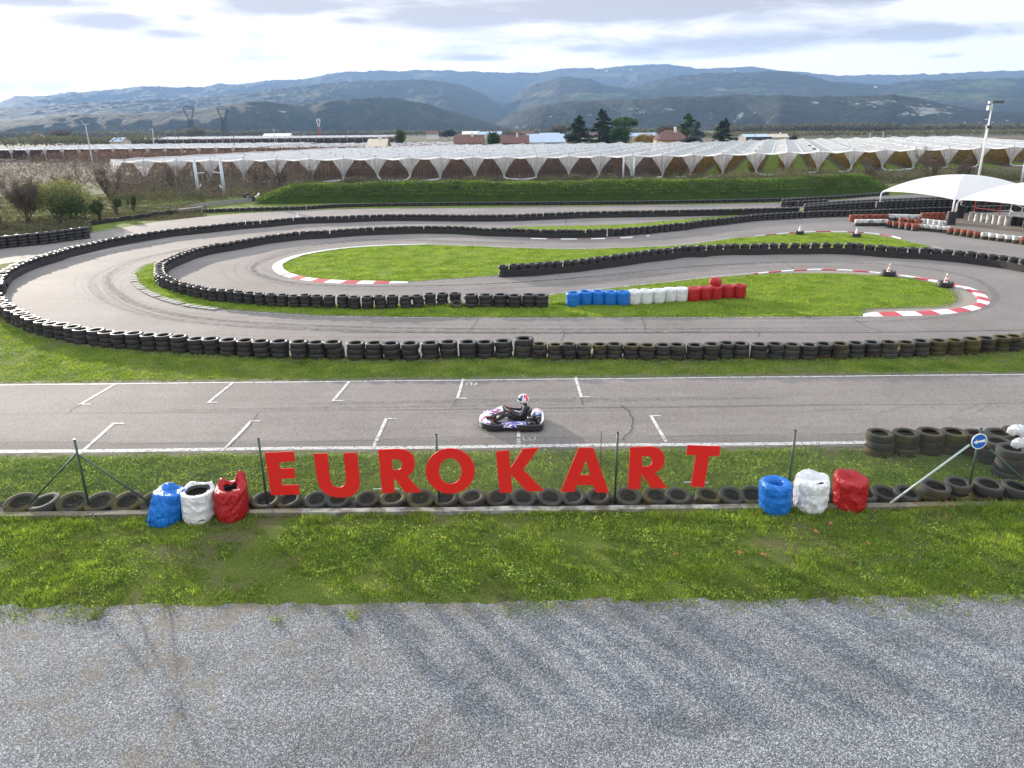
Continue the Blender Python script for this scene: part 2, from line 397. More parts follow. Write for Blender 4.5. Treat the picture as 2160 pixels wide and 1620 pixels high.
M['bush_dark'] = ramp_leaf('dark shrub leaves', [(0.018, 0.035, 0.010), (0.04, 0.065, 0.018), (0.075, 0.10, 0.028)], 0.2, 0.8)
M['scrub'] = ramp_leaf('winter scrub', [(0.055, 0.055, 0.030), (0.095, 0.08, 0.055), (0.10, 0.11, 0.045), (0.15, 0.12, 0.085)], 0.2, 0.12, .8, .4)
M['river'] = ramp_leaf('leafless riverside trees', [(0.08, 0.075, 0.06), (0.10, 0.092, 0.065), (0.13, 0.125, 0.07), (0.11, 0.09, 0.07)], 0.1, 0.018, .8, .3)
M['wall_cream'] = plain('cream render', (0.52, 0.44, 0.34), 0.9, 0.08, 1)
M['wall_white'] = plain('white render', (0.62, 0.61, 0.58), 0.9, 0.08, 1)
M['wall_gold'] = plain('ochre render', (0.56, 0.38, 0.20), 0.9, 0.08, 1)
def mk_tiles(name, a, b, sc=2.0):
    m = N(name); p = m.obj(); w = m.n('ShaderNodeTexWave', Vector=p, Scale=sc, _bands_direction='X').outputs['Fac']
    f = m.noise(p, 0.8, 4); return m.surf(m.bsdf(m.mix(f, a, b), 0.85, m.bump(w, 0.5, 0.05), 0.2))
M['tiles'] = mk_tiles('brown clay tiles', (0.11, 0.058, 0.047), (0.17, 0.092, 0.072))
M['sheet'] = mk_tiles('blue grey sheet roof', (0.30, 0.38, 0.46), (0.42, 0.50, 0.58), 0.25)
M['glass'] = plain('dark window glass', (0.03, 0.045, 0.06), 0.1, 0.1, spec=0.8)
M['steel_dark'] = plain('grey lattice steel', (0.035, 0.035, 0.045), 0.6, 0.1)
M['sign_blue'] = plain('blue sign face', (0.01, 0.11, 0.42), 0.35, 0.1)
M['sign_white'] = plain('white sign print', (0.75, 0.78, 0.76), 0.4, 0.05)
M['cone_r'] = plain('faded cone red', (0.55, 0.16, 0.11), 0.5, 0.1)
M['leaf_or'] = plain('dead orange leaf', (0.36, 0.12, 0.05), 0.8, 0.3)
M['stone'] = plain('grey stone', (0.24, 0.23, 0.21), 0.9, 0.4, 2.5, 0.5)
M['lamp'] = plain('lamp housing', (0.42, 0.48, 0.44), 0.4, 0.2)

# ------------------------------------------------------------------ world, sun
SUN_EL = 10.0; SUN_AZ = -37.0       # degrees, azimuth from +Y towards +X
w = bpy.data.worlds.new('World'); scene.world = w; w.use_nodes = True
def build_world():
    t = w.node_tree; t.nodes.clear()
    m = N.__new__(N); m.t = t; m.mat = None
    out = m.n('ShaderNodeOutputWorld')
    sky = m.n('ShaderNodeTexSky'); sky.sky_type = 'NISHITA'; sky.sun_disc = False
    sky.sun_elevation = rad(SUN_EL); sky.sun_rotation = rad(SUN_AZ); sky.altitude = 150; sky.air_density = 1.0; sky.dust_density = 2.0; sky.ozone_density = 1.5
    d = m.n('ShaderNodeTexCoord').outputs['Generated']
    s = m.n('ShaderNodeSeparateXYZ', Vector=d)
    yy = m.math('MAXIMUM', m.math('ABSOLUTE', s.outputs[1]), 0.15)
    u = m.math('DIVIDE', s.outputs[0], yy); v = m.math('DIVIDE', s.outputs[2], m.math('SQRT', m.math('ADD', m.math('MULTIPLY', s.outputs[0], s.outputs[0]), m.math('MULTIPLY', s.outputs[1], s.outputs[1]))))
    vec = m.n('ShaderNodeCombineXYZ', X=m.math('MULTIPLY', u, 4.6), Y=m.math('MULTIPLY', v, 24.0), Z=m.math('MULTIPLY', s.outputs[1], 2.0)).outputs[0]
    n1 = m.n('ShaderNodeTexNoise', Vector=vec, Scale=1.0, Detail=10.0, Roughness=0.62, Distortion=0.35).outputs['Fac']
    n2 = m.n('ShaderNodeTexNoise', Vector=vec, Scale=2.6, Detail=8.0, Roughness=0.6, Distortion=0.4).outputs['Fac']
    # cloud banks by bearing and height above the horizon
    blobs_px = [(100, 2, 210, 15, .32), (600, 10, 170, 20, .34), (215, 45, 95, 20, .36), (355, 70, 60, 10, .28), (395, 38, 35, 12, .22), (745, 43, 60, 11, .26), (965, 40, 165, 26, .40), (1320, 18, 300, 38, .44), (1560, 92, 250, 24, .40), (1960, 72, 230, 17, .34),
                (1240, 102, 60, 10, .28), (1010, 123, 60, 7, .32), (2000, 117, 45, 7, .26), (1860, -8, 160, 10, .26), (1400, -40, 700, 40, .3), (500, -50, 600, 40, .2), (1000, -25, 1400, 42, .20)]
    blobs = []
    for (bx, by, sx_, sy_, a_) in blobs_px:
        d0 = ray(bx, by); d1 = ray(bx + sx_, by); d2 = ray(bx, by - sy_); vv = lambda q: q[2] / math.hypot(q[0], q[1])
        blobs.append((d0[0] / d0[1], vv(d0), abs(d1[0] / d1[1] - d0[0] / d0[1]), abs(vv(d2) - vv(d0)), a_))
    bias = None
    for (bu, bv, su, sv, a) in blobs:
        e1 = m.math('POWER', m.math('DIVIDE', m.math('SUBTRACT', u, bu), su), 2.0); e1 = m.math('MULTIPLY', m.math('MULTIPLY', m.math('SUBTRACT', u, bu), m.math('SUBTRACT', u, bu)), 1 / su ** 2)
        dv = m.math('SUBTRACT', v, bv); e2 = m.math('MULTIPLY', m.math('MULTIPLY', dv, dv), 1 / sv ** 2)
        g = m.math('MULTIPLY', m.math('EXPONENT', m.math('MULTIPLY', m.math('ADD', e1, e2), -1.0)), a)
        bias = g if bias is None else m.math('MAXIMUM', bias, g)
    high = m.math('MULTIPLY', m.math('SUBTRACT', v, 0.19), 1.2, True); high = m.math('MINIMUM', high, 0.16)
    dens = m.math('ADD', m.math('ADD', n1, m.math('MULTIPLY', m.math('SUBTRACT', n2, 0.5), 0.35)), m.math('ADD', bias, high))
    mask = m.ramp(dens, [(0.48, 0), (0.56, 0.8), (0.63, 1)])
    core = m.ramp(dens, [(0.51, 0), (0.76, 1)])
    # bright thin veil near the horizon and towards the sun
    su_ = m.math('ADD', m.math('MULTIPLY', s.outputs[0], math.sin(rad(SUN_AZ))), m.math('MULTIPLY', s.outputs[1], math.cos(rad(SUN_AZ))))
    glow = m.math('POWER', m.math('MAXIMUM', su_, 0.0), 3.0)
    hi = m.math('MULTIPLY', m.math('SUBTRACT', v, 0.20), 2.5, True)  # dome above the view is brightened as added fill for camera-facing surfaces
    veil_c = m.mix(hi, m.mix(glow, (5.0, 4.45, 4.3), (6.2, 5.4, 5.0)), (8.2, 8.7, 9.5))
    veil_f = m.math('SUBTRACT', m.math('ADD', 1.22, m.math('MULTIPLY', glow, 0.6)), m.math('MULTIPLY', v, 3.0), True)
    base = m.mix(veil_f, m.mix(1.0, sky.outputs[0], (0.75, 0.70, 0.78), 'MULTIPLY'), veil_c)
    cl = m.mix(core, m.mix(glow, (4.4, 4.1, 4.0), (5.0, 4.6, 4.3)), m.mix(glow, (2.20, 1.93, 1.78), (2.9, 2.5, 2.25)))
    cl = m.mix(hi, cl, (7.6, 8.1, 8.8))  # high clouds lifted too, part of the added fill light
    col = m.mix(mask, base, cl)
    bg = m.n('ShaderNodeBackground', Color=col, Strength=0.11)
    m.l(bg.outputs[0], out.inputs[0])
build_world()
sd = bpy.data.lights.new('sun', 'SUN'); sd.energy = 5.0; sd.angle = rad(0.8); sd.color = (1.0, 0.90, 0.78)
sun = bpy.data.objects.new('sun', sd); C.objects.link(sun)
sdir = Vector((math.sin(rad(SUN_AZ)) * math.cos(rad(SUN_EL)), math.cos(rad(SUN_AZ)) * math.cos(rad(SUN_EL)), math.sin(rad(SUN_EL))))
sun.rotation_euler = sdir.to_track_quat('Z', 'Y').to_euler(); sun.location = (-20, 30, 40)
vs = scene.view_settings; vs.view_transform = 'Standard'; vs.look = 'None'; vs.gamma = 1; vs.exposure = 1.2
# ================================================================== ground sheets
ONES = ['', 'first', 'second', 'third', 'fourth', 'fifth', 'sixth', 'seventh', 'eighth', 'ninth', 'tenth', 'eleventh', 'twelfth', 'thirteenth',
        'fourteenth', 'fifteenth', 'sixteenth', 'seventeenth', 'eighteenth', 'nineteenth']
TENS = ['', '', 'twenty', 'thirty', 'forty', 'fifty', 'sixty', 'seventy', 'eighty', 'ninety']
def ordw(n):
    if n < 20: return ONES[n]
    if n >= 100: return 'hundred and ' + ordw(n - 100) if n > 100 else 'hundredth'
    return (TENS[n // 10][:-1] + 'ieth') if n % 10 == 0 else TENS[n // 10] + '-' + ONES[n % 10]

gs = 6900
g = MB(); g.add([(-gs, -60, 0), (gs, -60, 0), (gs, gs, 0), (-gs, gs, 0)], [(0, 1, 2, 3)])
tag(g.build('ground', M['ground']), kind='structure')

def sheet(name, pts, z, mat):
    return tag(MB().poly([tuple(p[:2]) for p in pts], z).build(name, mat), kind='structure')
def strip(mb, pts, wdt, z, m=0, taper=False):
    P = np.array([p[:2] for p in pts], float); k = len(P)
    T = np.gradient(P, axis=0); T /= (np.hypot(T[:, 0], T[:, 1])[:, None] + 1e-9); Nn = np.stack([-T[:, 1], T[:, 0]], 1)
    vs = []
    for i in range(k):
        ww = wdt * (1 if not taper else max(0.05, abs(math.sin(math.pi * i / (k - 1))) ** 0.6)) / 2
        a = P[i] + Nn[i] * ww; b = P[i] - Nn[i] * ww
        vs += [(a[0], a[1], z), (b[0], b[1], z)]
    mb.add(vs, [(2 * i, 2 * i + 1, 2 * i + 3, 2 * i + 2) for i in range(k - 1)], m)

# straight (runs parallel to x)
Y0, Y1 = 19.12, 25.30
edge = [(-60, Y0)] + [(x, Y0 + 0.05 * math.sin(x * 1.7) + 0.03 * math.sin(x * 4.1)) for x in np.arange(-30, 9, 0.5)]
edge += [(9, Y0 - 0.05), (10.5, Y0 - 0.12), (12, 18.35), (16, 18.2), (60, 18.2)]
edge += [(60, Y1)] + [(x, Y1 + 0.05 * math.sin(x * 1.3) + 0.03 * math.sin(x * 5.1)) for x in np.arange(32, -32, -0.5)] + [(-60, Y1)]
sheet('main_straight', edge, 0.006, M['asphalt'])

# ---- tyre barrier survey (centres of the top tyres)
z4 = lambda L: [(x / 3, 420 + y / 3) for x, y in L]
z5 = lambda L: [(720 + x / 3, 420 + y / 3) for x, y in L]
z6 = lambda L: [(1440 + x / 3, 420 + y / 3) for x, y in L]
z3 = lambda L: [(1440 + x / 3, 180 + y / 3) for x, y in L]
B1_low = z4([(-28,600),(-8,625),(8,645),(30,662),(52,680),(75,695),(110,709),(140,724),(182,740),(212,755),(262,770),(322,783),(387,795),(455,807),(512,820),(600,829),(675,837),(755,847),(850,853),(945,860),(1035,866),(1135,873),(1235,880),(1335,885),(1443,890),(1550,895),(1655,898),(1765,903),(1888,907),(2005,908),(2115,909)]) \
    + z5([(85,911),(205,912),(320,912),(437,912),(560,909),(680,906),(800,903),(905,900),(1025,898),(1150,896),(1255,908),(1350,912),(1445,910),(1537,911),(1632,908),(1730,906),(1835,909),(1935,911),(2040,911),(2130,912)]) \
    + z6([(80,910),(180,911),(275,906),(380,905),(488,908),(593,907),(697,908),(795,910),(893,905),(1000,904),(1103,902),(1205,898),(1312,899),(1418,896),(1520,891),(1622,885),(1730,883),(1830,878),(1923,870),(2020,863),(2110,856),(2205,850),(2300,845)])
B1_up = [(-8,598),(-4,588),(2,578),(10,570),(20,565),(43,554),(67,545),(100,536),(133,526),(187,513),(233,503),(300,492),(353,484),(433,476),(500,469),(567,464),(633,458),(720,455.5),(800,452.5),(880,452),(1000,453),(1087,452),(1220,446.5),(1320,444.5),(1440,442.5),(1560,440),(1680,437)]
B2_low = z4([(1016,470),(1030,483),(1052,494),(1082,505),(1120,519),(1165,531),(1212,542),(1258,551),(1305,560),(1352,568),(1405,573),(1465,579),(1518,584),(1580,590),(1645,596),(1715,600),(1785,603),(1860,606),(1935,607),(2005,609),(2085,611)]) \
    + z5([(10,612),(85,616),(163,616),(240,615),(320,611),(400,611),(480,605),(560,600),(638,593),(716,591),(822,605),(915,605),(1008,605),(1095,605),(1185,605),(1270,605)])
B2_up = z4([(1010,460),(1003,448),(1003,433),(1010,412),(1025,396),(1045,384),(1090,364),(1145,343),(1205,321),(1270,304),(1345,288),(1425,276),(1510,262),(1605,244),(1690,230),(1780,220),(1880,209),(1970,203),(2070,198),(2160,191)]) \
    + z5([(100,184),(185,179),(300,176),(430,172),(600,170),(750,173),(850,180),(960,185),(1150,189),(1300,194),(1450,195),(1600,192),(1750,185),(1900,175),(2000,166),(2160,150)]) + z3([(100,855),(250,840),(400,822),(500,813),(700,802),(900,793),(1100,788),(1300,782),(1650,770),(2000,760),(2250,755)])
B3 = z5([(1025,415),(1088,412),(1150,410),(1210,408),(1262,403),(1315,398),(1372,393),(1430,388),(1482,385),(1533,378),(1583,371),(1632,366),(1682,360),(1732,354),(1782,348),(1830,341),(1878,333),(1925,327),(1972,323),(2022,318),(2070,313),(2122,306)]) \
    + z6([(10,299),(65,299),(120,297),(175,291),(230,288),(283,285),(335,284),(395,285),(455,284),(515,283),(575,281),(640,280),(710,280),(775,280),(840,278),(910,277),(985,279),(1055,281),(1120,285),(1185,289),(1255,295),(1325,300),(1390,304),(1465,306),(1540,309),(1610,315),(1680,320),(1755,326),(1830,334),(1900,343),(1965,350),(2035,359),(2095,368),(2165,380),(2240,392)])
H1, H2, H3 = 0.62, 0.62, 0.72
W_B1l = [at(x, y, H1) for x, y in B1_low]
W_B1u = resample([at(x, y, H1) for x, y in catmull(B1_up, 3)], 0.66)
W_B2l = [at(x, y, H2) for x, y in B2_low]
W_B2u = resample([at(x, y, H2) for x, y in catmull(B2_up, 3)], 0.62)
W_B3 = [at(x, y, H3) for x, y in B3]

# ---- circuit asphalt
top = G([(-500,575),(-200,545),(0,521),(60,512),(180,494),(260,480),(340,467),(430,457),(560,447),(720,441),(1000,438),(1300,434),(1560,430),(1680,427)], 4)
ap = [tuple(p) for p in top] + [at(1760,423), at(1860,413), at(2000,408), (75, 98), (90, 60), (70, 27.2)]
ap += [(p[0], p[1] + 0.05) for p in reversed(W_B1l) if p[1] < 60]
ap += [tuple(p) for p in W_B1u if at(52,549,H1)[1] > p[1]]
ap += [at(30,553), at(-200,590), at(-500,640)]
sheet('circuit_track', ap, 0.006, M['asphalt_t'])
kd_out = z6([(1040,745),(1140,745),(1500,738),(1700,725),(1850,705),(1930,670),(1945,640),(1900,595),(1820,560),(1700,530),(1500,495),(1300,470),(1100,450),(900,442),(750,445),(600,455),(450,468),(350,478)])
dirt = G(kd_out[1:-1] + [(1640,580),(1800,640)], 3, True)
sheet('worn_verge', dirt, 0.010, M['dirt'])
I1 = G([(596,568),(600,556),(617,546),(654,536),(717,526),(796,520.5),(900,517),(1000,520),(1100,524),(1200,526),(1300,524),(1400,520),(1470,514),(1550,503),(1620,497),(1700,492.5),(1760,491.5),(1820,494),(1880,502),(1925,512),(1960,521),(1900,524),(1800,527),(1740,527),(1650,529),(1573,533),(1500,537),(1440,543),(1370,549),(1300,556),(1180,569),(1058,581),(1000,585),(900,592),(840,596),(796,595),(717,593.5),(654,588),(617,579)], 3, True)
I2 = G([(333,553),(307,560),(291,570),(284,582),(290,596),(310,612),(345,628),(400,643),(467,652),(600,661),(720,667),(1000,670),(1440,669.5),(1700,669),(1822,666.5),(1823,657),(1850,651.5),(1973,648),(2007,642),(2020,632),(2012,615),(1985,602),(1940,592),(1873,583),(1773,578),(1673,577),(1573,582),(1440,592),(1253,613),(1157,623),(1150,640),(1000,640),(720,643),(560,632),(450,618),(380,603),(350,585),(345,570)], 3, True)
I5 = G([(1000,486),(1040,483),(1120,478),(1290,475),(1400,467),(1500,458),(1560,454),(1560,460),(1500,470),(1400,483),(1280,492),(1100,492)], 3, True)
I4 = G([(560,476),(640,469),(720,465),(900,463),(1200,461),(1440,455.5),(1690,448),(1700,442),(1440,449),(1200,453),(900,458),(720,461),(600,468)], 3, True)
Ibar = [(I1, 'infield_grass'), (I2, 'infield_grass'), (I5, 'infield_grass'), (I4, 'infield_grass')]
for P, nm in Ibar: sheet(nm, P, 0.016, M['turf'])
pitf = [at(*p) for p in [(2012,474),(2160,502),(2420,560),(2900,470),(2300,440),(2020,452)]]
sheet('pit_paving', pitf, 0.014, M['pit'])
ds = [(-26, 15.62), (26, 15.62)] + [(x, 16.36 + .1 * math.sin(x * 2.3) + .06 * math.sin(x * 7)) for x in np.arange(26, -26.1, -.2)]
sheet('shaded_soil_strip', ds, 0.008, M['soil'])  # soil under the tyres, coloured extra dark for shade inside their bores
# gravel yard
ge = [(-45, -30), (45, -30)] + [(x, 12.04 + 0.45 * (float(fbm(np.array([x * 1.1 + 60]), np.array([0.5]), 6, .65)[0]) - .5)) for x in np.arange(45, -45.1, -0.07)]
sheet('gravel_yard', ge, 0.010, M['gravel'])

ws = MB()
def wear(P, wd, z, cl=True):
    P = resample([tuple(p[:2]) for p in P], .3, cl); P = P + rng.normal(0, .03, P.shape); strip(ws, P, wd, z)
for P_, w_ in ((I1, .55), (I2, .55), (I5, .6), (I4, .6)): wear(P_, w_, .0185)
wear([(x, 25.42) for x in np.arange(-30, 30, .5)], .40, .0125, False); wear([(x, 19.0) for x in np.arange(-30, 12, .5)], .45, .0125, False)
wear([(p[0], p[1] - .42) for p in W_B1l if p[1] < 60], .3, .0125, False)
tag(ws.build('worn_track_edges', M['wear']), kind='structure')
# ---- painted lines
ln = MB()
def line(px, wd, z=0.013, n=4): strip(ln, resample(G(px, n), 0.5), wd, z)
for a, b in ((-60, 60),):
    strip(ln, [(x, 25.20 + 0.015 * math.sin(x)) for x in np.arange(a, b, 0.5)], 0.09, 0.013)
    strip(ln, [(x, 19.32 + 0.02 * math.sin(x * 0.7)) for x in np.arange(a, 24, 0.5)], 0.20, 0.013)
line([(470,655),(600,663),(720,668.5),(1000,671.5),(1180,671.5),(1440,671),(1830,668.5)], 0.10)
line([(1160,621),(1253,610.5),(1330,603),(1440,591),(1507,583.5),(1573,577.5),(1600,575)], 0.12)
line([(900,514.8),(1000,518.5),(1100,522.5),(1200,524.5),(1300,522.5),(1400,518.5),(1470,512),(1550,501.5)], 0.11)
line([(861,597),(1000,586.5),(1062,582.5),(1180,572),(1300,558.5),(1440,545.5),(1573,536),(1660,532.5)], 0.08)
line([(1880,500.5),(1940,514),(1990,525)], 0.10)
line([(5,640),(2,622),(6,600),(20,587),(60,570),(130,549),(240,525),(353,507)], 0.12)
line([(0,519),(60,510),(180,492),(260,478)], 0.08)
tag(ln.build('painted_edge_lines', M['line']), kind='structure')
# starting grid brackets
gm = MB()
def bracket(p0, p1, p2, wd=0.10):
    a, b, c = at(*p0), at(*p1), at(*p2)
    strip(gm, [a, b], wd, 0.0175); d = 1 if c[0] > b[0] else -1
    gm.box(min(b[0] - 0.05, c[0]), max(b[0] + 0.05, c[0]), b[1] - 0.035, b[1] + 0.035, 0.0175, 0.0180)
for t in [((243,811),(170,853.5),(191,853)), ((490,809),(440,849.5),(460,849)), ((737,805),(703,846),(724,846)), ((977,800),(965,841),(985,841)), ((1214,796),(1226,838),(1245,837.5)),
          ((1405,933),(1373,878),(1394,877.5)), ((788,944),(815,884),(836,884)), ((470,953),(530,889),(549,889)), ((168,958),(240,894),(262,894)), ((1094,940),(1094,905),(1110,905))]:
    bracket(*t)
# faint painted slot numerals beside the brackets
SEG = {'1': [((0,0),(0,1))], '2': [((0,1),(1,1)),((1,1),(1,.5)),((1,.5),(0,.5)),((0,.5),(0,0)),((0,0),(1,0))], '3': [((0,1),(1,1)),((1,1),(1,0)),((1,.5),(.2,.5)),((0,0),(1,0))]}
def numeral(ch, px, py, s=0.26):
    x, y = at(px, py)
    for (a, b) in SEG[ch]:
        P = [(x + q[1] * s * 1.3, y - q[0] * s) for q in (a, b)]
        strip(gm, P, 0.035, 0.0178)
numeral('2', 985, 808); numeral('3', 1104, 922); numeral('1', 1225, 801)
tag(gm.build('grid_markings', M['line']), kind='structure')
# cracks and joints
ck = MB()
def crack(px, wd=0.025, j=0.05, lst=ck, taper=False):
    P = resample([at(x, y) for x, y in px], 0.16)
    q = np.cumsum(rng.normal(0, j, (len(P), 2)), 0); q -= np.linspace(0, 1, len(P))[:, None] * q[-1]
    strip(lst, P + q * 0.5, wd, 0.0205)
strip(ck, [(x, 22.30 + 0.03 * math.sin(x * 0.8) + 0.02 * math.sin(x * 3.3)) for x in np.arange(-40, 40, 0.12)], 0.018, 0.0205)
crack([(1308,855),(1318,868),(1330,890),(1325,912),(1312,930)], 0.035, 0.07); crack([(965,841),(955,856)]); crack([(1226,838),(1232,856)]); crack([(530,889),(545,870)]); crack([(470,953),(530,889)], 0.022)
crack([(170,853),(145,871)]); crack([(1182,690),(1188,705),(1182,722)], 0.03); crack([(1010,672),(1000,690),(990,700)], 0.03); crack([(1352,671),(1362,690),(1360,702)], 0.03); crack([(1600,700),(1598,712)], 0.03)
crack([(1800,672),(1830,690),(1863,702)], 0.03); crack([(1650,550),(1675,568)], 0.03); crack([(1195,462),(1201,483)], 0.06)
strip(ck, G([(720,701),(1100,702.5),(1440,702),(1800,702),(2160,697)], 8), 0.05, 0.0205)
tag(ck.build('asphalt_cracks', M['crack']), kind='structure')
sk = MB()
def skid(px, wd=0.13): strip(sk, resample(G(px, 5), 0.3), wd, 0.0165, taper=True)
for k in range(7):
    o = k * 14; skid([(215 + o * 1.25, 560 - o * .15), (165 + o * 1.15, 585 + o * .05), (160 + o * 1.2, 612 + o * .12), (205 + o * 1.25, 642 + o * .1), (285 + o * 1.1, 672 + o * .03)], 0.10 + 0.03 * (k % 3))
for px in [[(300,590),(262,612),(268,640),(330,665),(430,686)], [(225,570),(200,600),(215,630),(262,650)], [(480,560),(470,572),(490,592),(540,606)], [(520,545),(497,560),(505,585),(560,603)],
           [(1835,880),(1870,868),(1927,853)], [(1960,862),(1995,845)], [(2015,872),(2055,858),(2070,850)], [(2050,875),(2080,860),(2092,850)], [(1680,872),(1740,866),(1850,865)], [(250,690),(500,708),(800,712),(1100,712)], [(1000,536),(1200,545),(1400,540)], [(1140,590),(1290,583),(1400,572)],
           [(1380,580),(1500,572),(1600,560)], [(300,560),(240,585),(235,620),(280,650),(360,672)]]:
    skid(px, 0.12)
for pl, nst, spread in (([(2160,690),(1700,694),(1100,697),(700,690),(420,672),(280,640),(225,600),(240,572),(330,540),(480,513),(620,494),(900,478),(1200,474),(1440,466)], 16, 1.0),
                        ([(1440,500),(1100,512),(800,505),(650,520),(545,550),(530,572),(600,596),(760,606),(1000,602),(1200,590),(1500,562),(1700,555),(1900,560),(2060,585),(2125,625),(2080,660),(1900,680),(1500,684)], 16, .9), ([(-40,880),(600,870),(1200,862),(2200,850)], 4, 1.1)):
    base_ = resample(G(pl, 6), 0.4)
    for k in range(nst):
        n_ = len(base_); a_ = random.randint(0, int(n_ * .6)); b_ = min(n_ - 1, a_ + random.randint(int(n_ * .15), int(n_ * .55))); seg_ = base_[a_:b_]
        if len(seg_) > 8: off_ = np.array([random.gauss(0, .35), random.gauss(0, .5)]) * spread; strip(sk, seg_ + off_, random.uniform(.10, .45), 0.0161 + .0002 * k, taper=True)
tag(sk.build('skid_marks', M['skid']), kind='structure')

# ---- kerbs
def kerb(px_out, px_in, block, label, start=0, allwhite=None, h=0.06, red='kerb_r'):
    a = np.array(G(px_out, 4)); b = np.array(G(px_in, 4)); n = max(8, int(np.sum(np.hypot(*np.diff(a, axis=0).T)) / 0.16))
    def rs(P): 
        d = np.r_[0, np.cumsum(np.hypot(*np.diff(P, axis=0).T))]; s = np.linspace(0, d[-1], n); return np.stack([np.interp(s, d, P[:, i]) for i in (0, 1)], 1)
    A, B = rs(a), rs(b); d = np.r_[0, np.cumsum(np.hypot(*np.diff(A, axis=0).T))]
    m = MB(); vs = []
    for i in range(n):
        q = A[i] * 0.25 + B[i] * 0.75; o = A[i]; v = B[i] 
        vs += [(o[0], o[1], 0.009), (q[0], q[1], h + 0.01), (v[0], v[1], h + 0.005), (v[0], v[1], 0.0)]
    fs = []; ms = []
    for i in range(n - 1):
        k = int(d[i] / block) % 2
        if allwhite and allwhite(d[i] / d[-1]): k = 0
        for j in range(3): m_ = [4 * i + j, 4 * i + j + 1, 4 * i + j + 5, 4 * i + j + 4]; fs.append(tuple(m_)); ms.append(k)
    m.v = vs; m.f = fs; m.m = ms
    return tag(m.build('kerb', [M['kerb_w'], M[red]], fixn=True), kind='structure')
K1o = [(861,597.5),(796,598.7),(717,598),(654,593),(607,585),(584,576),(575,565.6),(580,556),(607,543.5),(654,532.5),(717,523.5),(796,517.2),(900,514.5)]
K1i = [(861,596.3),(796,594.7),(717,593),(654,587.6),(617,579),(602,572),(596,564),(598,557),(617,547),(654,536),(717,526),(796,519.5),(900,516.2)]
kerb(K1o, K1i, 1.0, '', 0, lambda t: t > 0.33)
K2i = z6([(1140,735),(1230,722),(1500,716),(1700,701),(1800,685),(1858,660),(1862,635),(1845,605),(1790,575),(1690,546),(1500,508),(1300,480),(1100,459),(900,451),(750,454),(600,464),(450,476)])
kerb(kd_out[1:-1], K2i, 0.95, '')
kerb([(1590,499),(1640,493),(1700,489),(1760,488),(1820,490.5),(1870,496),(1900,503)], [(1590,500.2),(1640,494.3),(1700,490.3),(1760,489.3),(1820,491.8),(1870,497.3),(1900,504.3)], 1.3, '')
kerb([(1120,503.8),(1200,505),(1300,503),(1370,498)], [(1120,503.2),(1200,504.4),(1300,502.4),(1370,497.4)], 1.2, '', h=.03, red='kerb_d')
# ribbed grey rumble strip outside the left nose
rb = MB(); P = resample(G([(284,582),(290,597),(310,613),(345,629),(400,644),(467,653)], 5), 0.3)
for i in range(len(P) - 1):
    t = P[min(i + 1, len(P) - 1)] - P[i]; t /= np.hypot(*t); nn = np.array([-t[1], t[0]])
    c = P[i] - nn * 0.12
    q = [c + t * a + nn * b for a, b in ((-.11, -.22), (.11, -.22), (.11, .22), (-.11, .22))]
    if (i % 9) < 8: rb.poly([tuple(x) for x in q], 0.0, 0.05 + 0.015 * (i % 2))
tag(rb.build('rumble_strip', M['stone']), kind='structure')

# ================================================================== tyres
def tyre_prof(R, r, w):
    h = w / 2
    return [(r, -h * .60), (r + .015, -h * .92), ((R + r) / 2, -h), (R - .012, -h * .985), (R - .001, -h * .90), (R, -h * .3), (R, h * .3), (R - .001, h * .90), (R - .012, h * .985), ((R + r) / 2, h), (r + .015, h * .92), (r, h * .60),
            (r + .03, h * .45), (R - .04, h * .4), (R - .025, 0), (R - .04, -h * .4), (r + .03, -h * .45)]
TY = {}
def tyre_mesh(R, r, w, mat, n=24, key=None):
    k = (R, r, w, mat, n)
    if k not in TY:
        m = MB().lathe([(a, b + w / 2) for a, b in tyre_prof(R, r, w)], n)
        TY[k] = m.mesh('tyre', M[mat], True)
        bm = bmesh.new(); bm.from_mesh(TY[k]); bmesh.ops.recalc_face_normals(bm, faces=bm.faces); bm.to_mesh(TY[k]); bm.free()
    return TY[k]
def stack(x, y, H, tiers, mats, R=0.33, label='', group=None, z=0.0, cat='tyre stack', name='tyre_stack', jit=0.015, seg=24):
    w = H / tiers
    e = empty(name, (x, y, z), random.uniform(0, 6.28)); tag(e, label, cat, group)
    for k in range(tiers):
        RR = R * random.choice([1, 1, 0.985, 0.97])
        me = tyre_mesh(round(RR, 3), round(RR * 0.60, 3), round(w * 1.0, 3), mats[min(k, len(mats) - 1)], seg)
        link('tyre', me, e, (random.uniform(-jit, jit), random.uniform(-jit, jit), k * w), (random.uniform(-.012, .012), random.uniform(-.012, .012), random.uniform(0, 6)))
    return e

jobs = []   # (distance, x, y, H, tiers, mats, R, label, group)
def add_row(pts, H, R, label_fn, group, matfn, tiers=3):
    n = len(pts)
    for i, p in enumerate(pts):
        d = math.hypot(p[0], p[1])
        hh = H * random.choice([1, 1, 1.0, .98, 1.02]); 
        jobs.append([d, p[0], p[1], hh, tiers, matfn(i, p), R, label_fn(i, n), group])
def m_low(i, p):
    if i < 40: return ['rubber']
    if i >= 66: return ['rubber_brown', 'rubber_moss'] if i % 2 else ['rubber_moss', 'rubber_moss']
    return [random.choice(['rubber_grey', 'rubber', 'rubber_brown']), random.choice(['rubber', 'rubber_grey']), random.choice(['rubber_grey', 'rubber', 'rubber_moss'])]
def desc(mats):
    t = mats[-1]
    return {'rubber': 'black', 'rubber_moss': 'mossy yellow-green', 'rubber_brown': 'muddy brown', 'rubber_grey': 'weathered grey'}[t]
nl = len(W_B1l)
